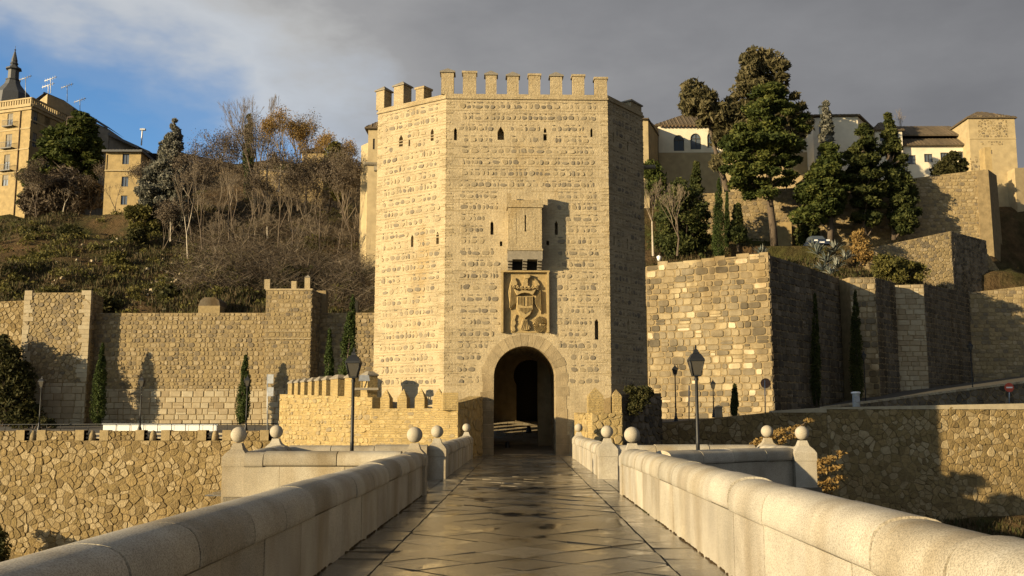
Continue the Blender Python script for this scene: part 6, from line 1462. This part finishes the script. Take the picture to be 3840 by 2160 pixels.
for i, (a, b, c, d, Y, r0) in enumerate(BT): bare(BL[i], a, b, c + g.uniform(-35, 35), d, Y + g.uniform(-4, 6), 80 + i, .56, r0 * .8, 7, 'bark', 'brush', 3, upw=.25, lsz=.16)
# brush thicket, grass and litter: uncountable
n = 21000; r = np.random.RandomState(9); px = 640 + 750 * r.rand(n) ** .8; Yv = 88 + 72 * r.rand(n) ** 1.15; kp = (np.array([noise.noise(Vector((a * .012, b * .13, 2))) for a, b in zip(px, Yv)]) + .75 * r.rand(n)) > .28; px = px[kp]; Yv = Yv[kp]; n = len(px)
bx_ = (px - 1960) / FPX * Yv; bz = np.array([terr(x, y) for x, y in zip(bx_, Yv)]); 
P = np.stack([bx_, Yv, bz - .1], 1); k = 3; P = np.repeat(P, k, 0); n *= k; d = r.normal(size=(n, 3)) * .75; d[:, 2] = .1 + r.rand(n) * .7; ln = (.6 + 1.5 * r.rand(n))[:, None]; off = r.normal(size=(n, 3)) * .5; off[:, 2] = np.abs(off[:, 2]) * 2.2
w_ = r.normal(size=(n, 3)); w_ /= np.linalg.norm(w_, axis=1)[:, None]; A = P + off; V = np.stack([A - w_ * .022, A + w_ * .022, A + d * ln], 1).reshape(-1, 3); T = np.repeat(np.stack([r.rand(n)] * 3, 1), 3, 0)
o = np_mesh('brush_thicket', V, np.arange(3 * n).reshape(-1, 3), T, M['brush'], None, 'stuff'); tag(o, 'grey-brown leafless brush covering the slope left of the tower', 'brush')
def grassfield(name, label, pts_fn, n, h, mat, seed, w=.05):
    r = np.random.RandomState(seed); P = np.array([pts_fn(r) for _ in range(n)]); k = 3; P = np.repeat(P, k, 0) + np.concatenate([r.normal(size=(n * k, 2)) * .2, np.zeros((n * k, 1))], 1); m_ = n * k; d = np.stack([r.normal(size=m_) * .3, r.normal(size=m_) * .3, .5 + r.rand(m_)], 1) * h; ww = r.normal(size=(m_, 3)); ww[:, 2] = 0; ww /= np.linalg.norm(ww, axis=1)[:, None]
    V = np.stack([P - ww * w, P + ww * w, P + d], 1).reshape(-1, 3); T = np.repeat(np.stack([r.rand(m_)] * 3, 1), 3, 0); o = np_mesh(name, V, np.arange(3 * m_).reshape(-1, 3), T, M[mat], None, 'stuff'); tag(o, label, 'grass'); return o
def gl(r):
    
    while True:
        Y = 82 + 60 * r.rand() ** 1.3; p = -100 + 1450 * r.rand(); x = (p - 1960) / FPX * Y
        if noise.noise(Vector((x * .11, Y * .11, 4))) + .35 * r.rand() > .08: break
    return (x, Y, terr(x, Y) - .03)
grassfield('hillside_grass', 'green and dry grass tufts over the left hillside', gl, 26000, .42, 'grass', 3, .07)
def gr(r):
    Y = 83 + 26 * r.rand(); p = 2450 + 1150 * r.rand(); x = (p - 1960) / FPX * Y; return (x, Y, terr(x, Y) - .03)
grassfield('bank_grass', 'dry grass over the bank above the bastion on the right', gr, 7000, .4, 'grass', 4, .06)
def gb(r):
    u, v_ = r.rand(), r.rand(); x = 20 + 25 * u; y = 56 + 5.5 * v_; return (x, y, -8.9 + (y - 52) * .5 - .2 + .0)
# low scrub cover in one mass
n = 420; r = np.random.RandomState(19); pxs = -80 + 1400 * r.rand(n); Yv = 82 + 58 * r.rand(n) ** 1.2; xx = (pxs - 1960) / FPX * Yv; msk = np.array([noise.noise(Vector((x * .07, y * .07, 9))) for x, y in zip(xx, Yv)]) + r.rand(n) * .3 > .05
cl = [(x, y, terr(x, y) + .25) for x, y, m_ in zip(xx, Yv, msk) if m_]; V, F, T = leaves(cl, [(.9, .9, .5)] * len(cl), 45, .3, 1.5, 20); o = np_mesh('ground_scrub', V, F, T, M['olive'], None, 'stuff'); tag(o, 'low dark green scrub creeping over the left hillside', 'scrub')
# pale rubble stones lying on the slope
rb = MB(); g = random.Random(12)
for i in range(420):
    c_ = g.choice([(400, 900, 110), (560, 1020, 96), (620, 960, 102), (900, 1000, 98), (1120, 980, 98), (820, 900, 110), (130, 1100, 92)]); p_ = c_[0] + g.gauss(0, 75); Y = c_[2] + g.gauss(0, 7)
    if Y < 82: continue
    x = (p_ - 1960) / FPX * Y; z = terr(x, Y); s_ = g.uniform(.08, .3); rb.box((x, Y, z + s_ * .3), (s_ * g.uniform(.8, 1.6), s_, s_ * .8), g.uniform(0, 3), (g.random(), 0, 0), .7)
o = rb.build('scattered_rubble', M['ashlar'], None, 'stuff'); tag(o, 'pale rubble stones scattered over the left slope', 'rubble')
# ledge road wall at upper left
t = thing('ledge_wall', 'low earth-coloured ledge wall carrying the path below the yellow house', 'wall', X(400, 139) + (28,)); A_, C_ = X(300, 139), X(480, 137); b_ = MB(); b_.prism([A_, C_, (C_[0], 140), (A_[0], 142)], 22, [zat(823, 139), zat(835, 137), zat(833, 139), zat(823, 139)], (.4, 0, 0)); b_.build('masonry', M['cstone'], t)
t = thing('low_fence', 'dark low fence in front of the yellow house', 'fence', X(400, 148) + (30,)); A_, C_ = X(340, 152), X(500, 152); b_ = MB(); b_.prism([A_, C_, (C_[0], 152.2), (A_[0], 152.2)], 28, [zat(808, 152), zat(812, 152), zat(812, 152), zat(808, 152)]); b_.build('panel', M['frame'], t)
# dry twiggy branches with golden leaves by the right refuge
def gold(label, rows, Y, seed):
    g = random.Random(seed); t = thing('golden_branches', label, 'branches', base_of(3060, 1900, Y), 'sunlit twigs behind the right refuge'); segs = []; cl = []
    for (x0, y0, x1, y1) in rows:
        a, c = at(x0, y0, Y), at(x1, y1, Y + g.uniform(-.3, .3)); prev = a
        for k in range(1, 6):
            q = a + (c - a) * k / 5 + Vector((0, g.uniform(-.1, .1), g.uniform(-.06, .06))); segs.append((prev, q, .02, .014)); prev = q; cl.append((tuple(q), (.24, .24, .09)))
    V, F, T = tri_tubes(segs); np_mesh('stems', V, F, T, M['bark'], t); V, F, T = leaves([c for c, _ in cl], [r_ for _, r_ in cl], 32, .12, 1.6, seed); np_mesh('leaves', V, F, T, M['orange'], t)
gold('golden leafy twigs rising above the right refuge parapet near the corner ball', [(2870, 1660, 3030, 1580), (2890, 1680, 2990, 1620), (2870, 1650, 2930, 1610), (2820, 1665, 2870, 1650)], 42, 1)
gold('golden leafy twigs hanging right of the refuge corner, over the dark wall', [(3020, 1790, 3150, 1700), (3025, 1800, 3140, 1745), (3020, 1830, 3150, 1790), (3040, 1760, 3090, 1730), (3060, 1840, 3130, 1825), (3020, 1860, 3100, 1850), (3020, 1880, 3080, 1875)], 40, 2)
# tree trunk behind gold branches rooted to the ground
t = thing('riverbank_shrub', 'thin dark stems rising from the bank behind the right refuge', 'shrub', (11.5, 41, -12)); b_ = MB()
for (x1_, y1_, Y) in ((3020, 1860, 40), (3020, 1790, 40), (2870, 1680, 42)): e = at(x1_, y1_, Y); b_.tube([(11.6, 41, -12.4), (11.3, 41, (e.z - 12) / 2), e], [.09, .06, .02], 6)
b_.build('stems', M['bark'], t)
gf = grassfield('river_bank_grass', 'green grass at the foot of the right retaining wall', lambda r: (lambda x, y: (x, y, -9.8 + (y - 52) * .76 + .12))(15 + 26 * r.rand(), 52.5 + 6.7 * r.rand()), 9000, .3, 'grass', 6, .05)

# ================================================================== STREET FURNITURE
def lamp(label, x, y, z, H, s=1.0, group='black street lamps'):
    t = thing('street_lamp', label, 'street lamp', (x, y, z), group); hp = H - .78 * s
    b_ = MB(); b_.lathe((x, y, z), [(.17 * s, 0), (.17 * s, .06), (.13 * s, .12), (.15 * s, .2), (.11 * s, .3), (.075 * s, .42), (.085 * s, .5), (.06 * s, .6)], 12); b_.build('base', M['iron'], t)
    b_ = MB(); b_.lathe((x, y, z), [(.055 * s, .58), (.05 * s, 1.0), (.058 * s, 1.03), (.048 * s, 1.08), (.04 * s, hp - .1), (.06 * s, hp - .06), (.045 * s, hp), (.08 * s, hp + .03)], 10); b_.build('post', M['iron'], t)
    lz = z + hp + .03; w0, w1, h = .10 * s, .19 * s, .40 * s
    b_ = MB(); q = [(sx * w, sy * w, zz) for w, zz in ((w0 * .93, .02), (w1 * .93, h - .01)) for sx, sy in ((-1, -1), (1, -1), (1, 1), (-1, 1))]; b_.add([(x + a, y + c, lz + d) for a, c, d in q], [(0, 1, 5, 4), (1, 2, 6, 5), (2, 3, 7, 6), (3, 0, 4, 7)]); b_.build('lantern_glass', M['lglass'], t)
    b_ = MB()
    for sx, sy in ((-1, -1), (1, -1), (1, 1), (-1, 1)): b_.tube([(x + sx * w0, y + sy * w0, lz), (x + sx * w1, y + sy * w1, lz + h)], .013 * s, 5)
    for w, zz in ((w0, 0), (w1, h)): b_.box((x, y, lz + zz), (w * 2.15, w * 2.15, .03 * s))
    b_.build('lantern_frame', M['iron'], t)
    b_ = MB(); b_.lathe((x, y, lz + h), [(w1 * 1.5, .0), (w1 * 1.45, .04 * s), (w1 * .85, .17 * s), (w1 * .5, .2 * s), (w1 * .42, .27 * s), (w1 * .2, .3 * s), (.03 * s, .33 * s), (.035 * s, .37 * s), (.005, .42 * s)], 4, smooth=False, rot=R(45)); b_.build('lantern_roof', M['iron'], t)
lamp('black street lamp inside the left refuge of the bridge', xat(1322, 25), 25, 0, zat(1312, 25), .92)
lamp('black street lamp inside the right refuge of the bridge', xat(2615, 25), 25, 0, zat(1303, 25), .95)
for i, (px, yt, yb, Y, l) in enumerate(((148, 1412, 1622, 60, 'street lamp at the far left in front of the bushes'), (525, 1410, 1622, 60, 'street lamp beside the white barrier in front of the pale ashlar'), (923, 1408, 1625, 60, 'street lamp in front of the small dark cypress'),
      (2535, 1368, 1582, 64.5, 'street lamp at the left part of the bastion wall, nearest the gate tower'), (2677, 1424, 1566, 72, 'smaller street lamp at the middle of the bastion wall'), (3655, 1285, 1500, 80, 'dark street lamp in the shade of the far right wall'), (3250, 1320, 1525, 83, 'barely visible street lamp before the buttress tower'))):
    z0 = zat(yb, Y); lamp(l, xat(px, Y), Y, z0, zat(yt, Y) - z0, .85)
t = thing('garden_lamp', 'tiny lamp on the stepped left end of the bastion top', 'lamp', base_of(2472, 1000, 84)); p = at(2472, 1000, 84); b_ = MB(); b_.tube([p, p + Vector((0, 0, .5))], .04, 5); b_.build('post', M['iron'], t); b_ = MB(); b_.lathe((p.x, p.y, p.z + .5), [(.12, 0), (.22, .35), (.02, .5)], 6); b_.build('lantern', M['whitep'], t)
# white barrier and railing on the left road
t = thing('white_barrier', 'row of white barrier panels along the road below the city wall', 'barrier', (xat(600, 66), 66, 1.2))
for i in range(8):
    a, c = 388 + i * 53.5, 388 + (i + 1) * 53.5 - 1.5; x0_, x1_ = xat(a, 66), xat(c, 66); b_ = MB(); b_.prism([(x0_, 66), (x1_, 66), (x1_, 66.12), (x0_, 66.12)], zat(1617, 66), zat(1594, 66)); b_.build('panel', M['whitep'], t)
b_ = MB(); b_.prism([(xat(384, 66), 65.95), (xat(818, 66), 65.95), (xat(818, 66), 66.17), (xat(384, 66), 66.17)], zat(1594, 66), zat(1588, 66)); b_.build('top_rail', M['steel'], t)
t = thing('road_railing', 'thin dark metal railing along the left road above the retaining wall', 'railing', (xat(600, 61), 61, .9)); b_ = MB(); b_.tube([at(0, 1592, 61), at(1040, 1588, 61)], .025, 5); b_.build('rail', M['iron'], t)
for px in range(20, 1050, 52):
    p = at(px, 1590, 61); b_ = MB(); b_.tube([(p.x, p.y, .9), p], .022, 5); b_.build('post', M['iron'], t)
t = thing('sign_post', 'direction sign post with two grey panels seen from behind', 'sign', base_of(1003, 1625, 60)); 
b_ = MB(); b_.tube([at(1003, 1640, 60), at(1003, 1404, 60)], .045, 6); b_.build('post', M['steel'], t)
for y0, y1 in ((1404, 1438), (1452, 1486)):
    b_ = MB(); a, c = at(1003, y1, 59.93), at(1026, y0, 59.93); b_.box(((a.x + c.x) / 2, 59.93, (a.z + c.z) / 2), (c.x - a.x, .04, c.z - a.z)); b_.build('sign_panel', M['steel'], t)
t = thing('round_sign', 'round road sign turned away, in front of the bastion corner', 'sign', base_of(2870, 1545, 66)); b_ = MB(); b_.tube([at(2870, 1560, 66), at(2868, 1425, 66)], .035, 6); b_.build('post', M['steel'], t)
c = at(2871, 1437, 66); b_ = MB(); b_.tube([c, c + Vector((0.01, .04, 0))], [.33, .33], 18, smooth=False); b_.build('disc', plain('sign_back_rusty', (.22, .11, .06), .6), t)
t = thing('no_entry_sign', 'red no-entry sign on a post in the shade at right', 'sign', base_of(3785, 1510, 70)); b_ = MB(); b_.tube([at(3785, 1525, 70), at(3785, 1440, 70)], .04, 6); b_.build('post', M['steel'], t)
c = at(3785, 1453, 69.9); b_ = MB(); b_.tube([c, c + Vector((0, .04, 0))], [.32, .32], 20, smooth=False); b_.build('disc', M['red'], t); b_ = MB(); b_.box((c.x, c.y - .012, c.z), (.42, .02, .1)); b_.build('white_bar', M['whitep'], t)
t = thing('plain_pole', 'thin bare metal pole against the bastion wall between two lamps', 'pole', base_of(2584, 1578, 66)); b_ = MB(); b_.tube([at(2584, 1580, 66), at(2584, 1445, 66)], .04, 6); b_.build('shaft', M['steel'], t)
t = thing('information_box', 'pale box-shaped cabinet on the road beside the bastion wall', 'cabinet', base_of(2697, 1562, 67)); a, c = at(2685, 1568, 67), at(2709, 1528, 67); b_ = MB(); b_.box(((a.x + c.x) / 2, 67.2, (a.z + c.z) / 2), (c.x - a.x, .35, c.z - a.z)); b_.build('body', M['ashlar'], t); b_ = MB(); b_.lathe(((a.x + c.x) / 2, 67.2, c.z), [(.38, 0), (.36, .05), (.02, .16)], 4, smooth=False, rot=R(45)); b_.build('lid', M['cream'], t)
t = thing('ticket_pillar', 'grey cylindrical pillar standing where the ramp wall begins', 'pillar', base_of(3212, 1530, 66)); p = at(3212, 1532, 66); b_ = MB(); b_.lathe((p.x, p.y, p.z - .2), [(.24, 0), (.24, 1.15), (.3, 1.17), (.3, 1.27), (.2, 1.3)], 14); b_.build('shaft', M['whitep'], t); b_ = MB(); b_.box((p.x, p.y - .22, p.z + .6), (.3, .08, .35)); b_.build('slot_plate', M['steel'], t)
t = thing('floodlight', 'grey box floodlight on the barbican beside the tower corner', 'floodlight', base_of(1368, 1450, 44.8)); p = at(1366, 1418, 44.6)
b_ = MB(); b_.box(p, (.5, .3, .26), .15, taper=.8); b_.build('housing', M['steel'], t); b_ = MB(); b_.tube([(p.x - .1, p.y, p.z - .13), (p.x - .1, p.y, p.z - .42)], .03, 5); b_.tube([(p.x + .12, p.y, p.z - .13), (p.x + .02, p.y, p.z - .42)], .03, 5); b_.build('bracket', M['iron'], t)
b_ = MB(); b_.box((p.x + .1, p.y + .25, p.z - .48), (1.1, .7, .1)); b_.build('shelf', M['greystone'], t)
# bollards in the gate
for px, yb, yt, Y, l, m_ in ((1903, 1692, 1656, 51.0, 'dark bollard standing in the shade of the gate passage', 'iron'), (1983, 1636, 1598, 57.5, 'dark post in the sunlit paving beyond the gate', 'iron')):
    p = at(px, yb, Y); zz = 0.0 if Y < 52 else zf(Y) + .02; t = thing('bollard', l, 'bollard', (p.x, Y, zz)); hh_ = zat(yt, Y) - zz; b_ = MB(); b_.lathe((p.x, Y, zz), [(.19, 0), (.17, .05), (.11, hh_ * .8), (.12, hh_ * .9), (.06, hh_)], 10); b_.build('shaft', M[m_], t)
# parked car
c = at(3062, 932, 103); ct = thing('parked_car', 'dark blue parked car with sunlit front under the pines', 'car', (c.x, c.y, terr(c.x, c.y, False)))
zc = c.z - .1
b_ = MB(); prof = [(-.86, .25), (-.88, .7), (-.8, .88), (.8, .88), (.88, .7), (.86, .25)]
def carsec(y, sc, top): return [(c.x + x * sc, c.y + y, zc + (z if z < .8 else top)) for x, z in prof]
secs = [carsec(-2.0, .88, .66), carsec(-1.85, .97, .78), carsec(-.9, 1, .9), carsec(1.4, 1, .92), carsec(1.9, .95, .88)]; vs = [p for s in secs for p in s]; k = 6
b_.add(vs, [(r_ * k + i, r_ * k + (i + 1) % k, (r_ + 1) * k + (i + 1) % k, (r_ + 1) * k + i) for r_ in range(4) for i in range(k)] + [tuple(range(k)), tuple(range(4 * k, 5 * k))], smooth=False); b_.build('body', plain('car_paint', (.02, .03, .06), .25), ct)
b_ = MB(); b_.add([(c.x + a * .74, c.y + y, zc + z) for (a, y, z) in ((-1, -.9, .9), (1, -.9, .9), (1, 1.5, .9), (-1, 1.5, .9), (-.82, -.2, 1.4), (.82, -.2, 1.4), (.82, 1.1, 1.4), (-.82, 1.1, 1.4))], [(0, 1, 5, 4), (1, 2, 6, 5), (2, 3, 7, 6), (3, 0, 4, 7), (4, 5, 6, 7)]); b_.build('cabin', M['glass'], ct)
for sx in (-1, 1):
    b_ = MB(); b_.box((c.x + sx * .62, c.y - 1.98, zc + .62), (.34, .08, .15)); b_.build('headlight', M['whitep'], ct)
    for yy in (-1.3, 1.25):
        b_ = MB(); b_.tube([(c.x + sx * .72, c.y + yy, zc + .28), (c.x + sx * .9, c.y + yy, zc + .28)], .3, 14, smooth=False); b_.build('wheel', M['dark'], ct)
b_ = MB(); b_.box((c.x, c.y - 2.0, zc + .42), (.5, .04, .12)); b_.build('number_plate', M['whitep'], ct)
# the road ledge the car stands on
em = MB(); A_ = X(2700, 101); em.prism([X(2760, 101.2), X(3230, 100.5), X(3260, 107), X(2760, 108)], 14, [zc + .02, zc - .02, zc + .05, zc]); em.build('upper_road', M['soil'], None, 'structure')
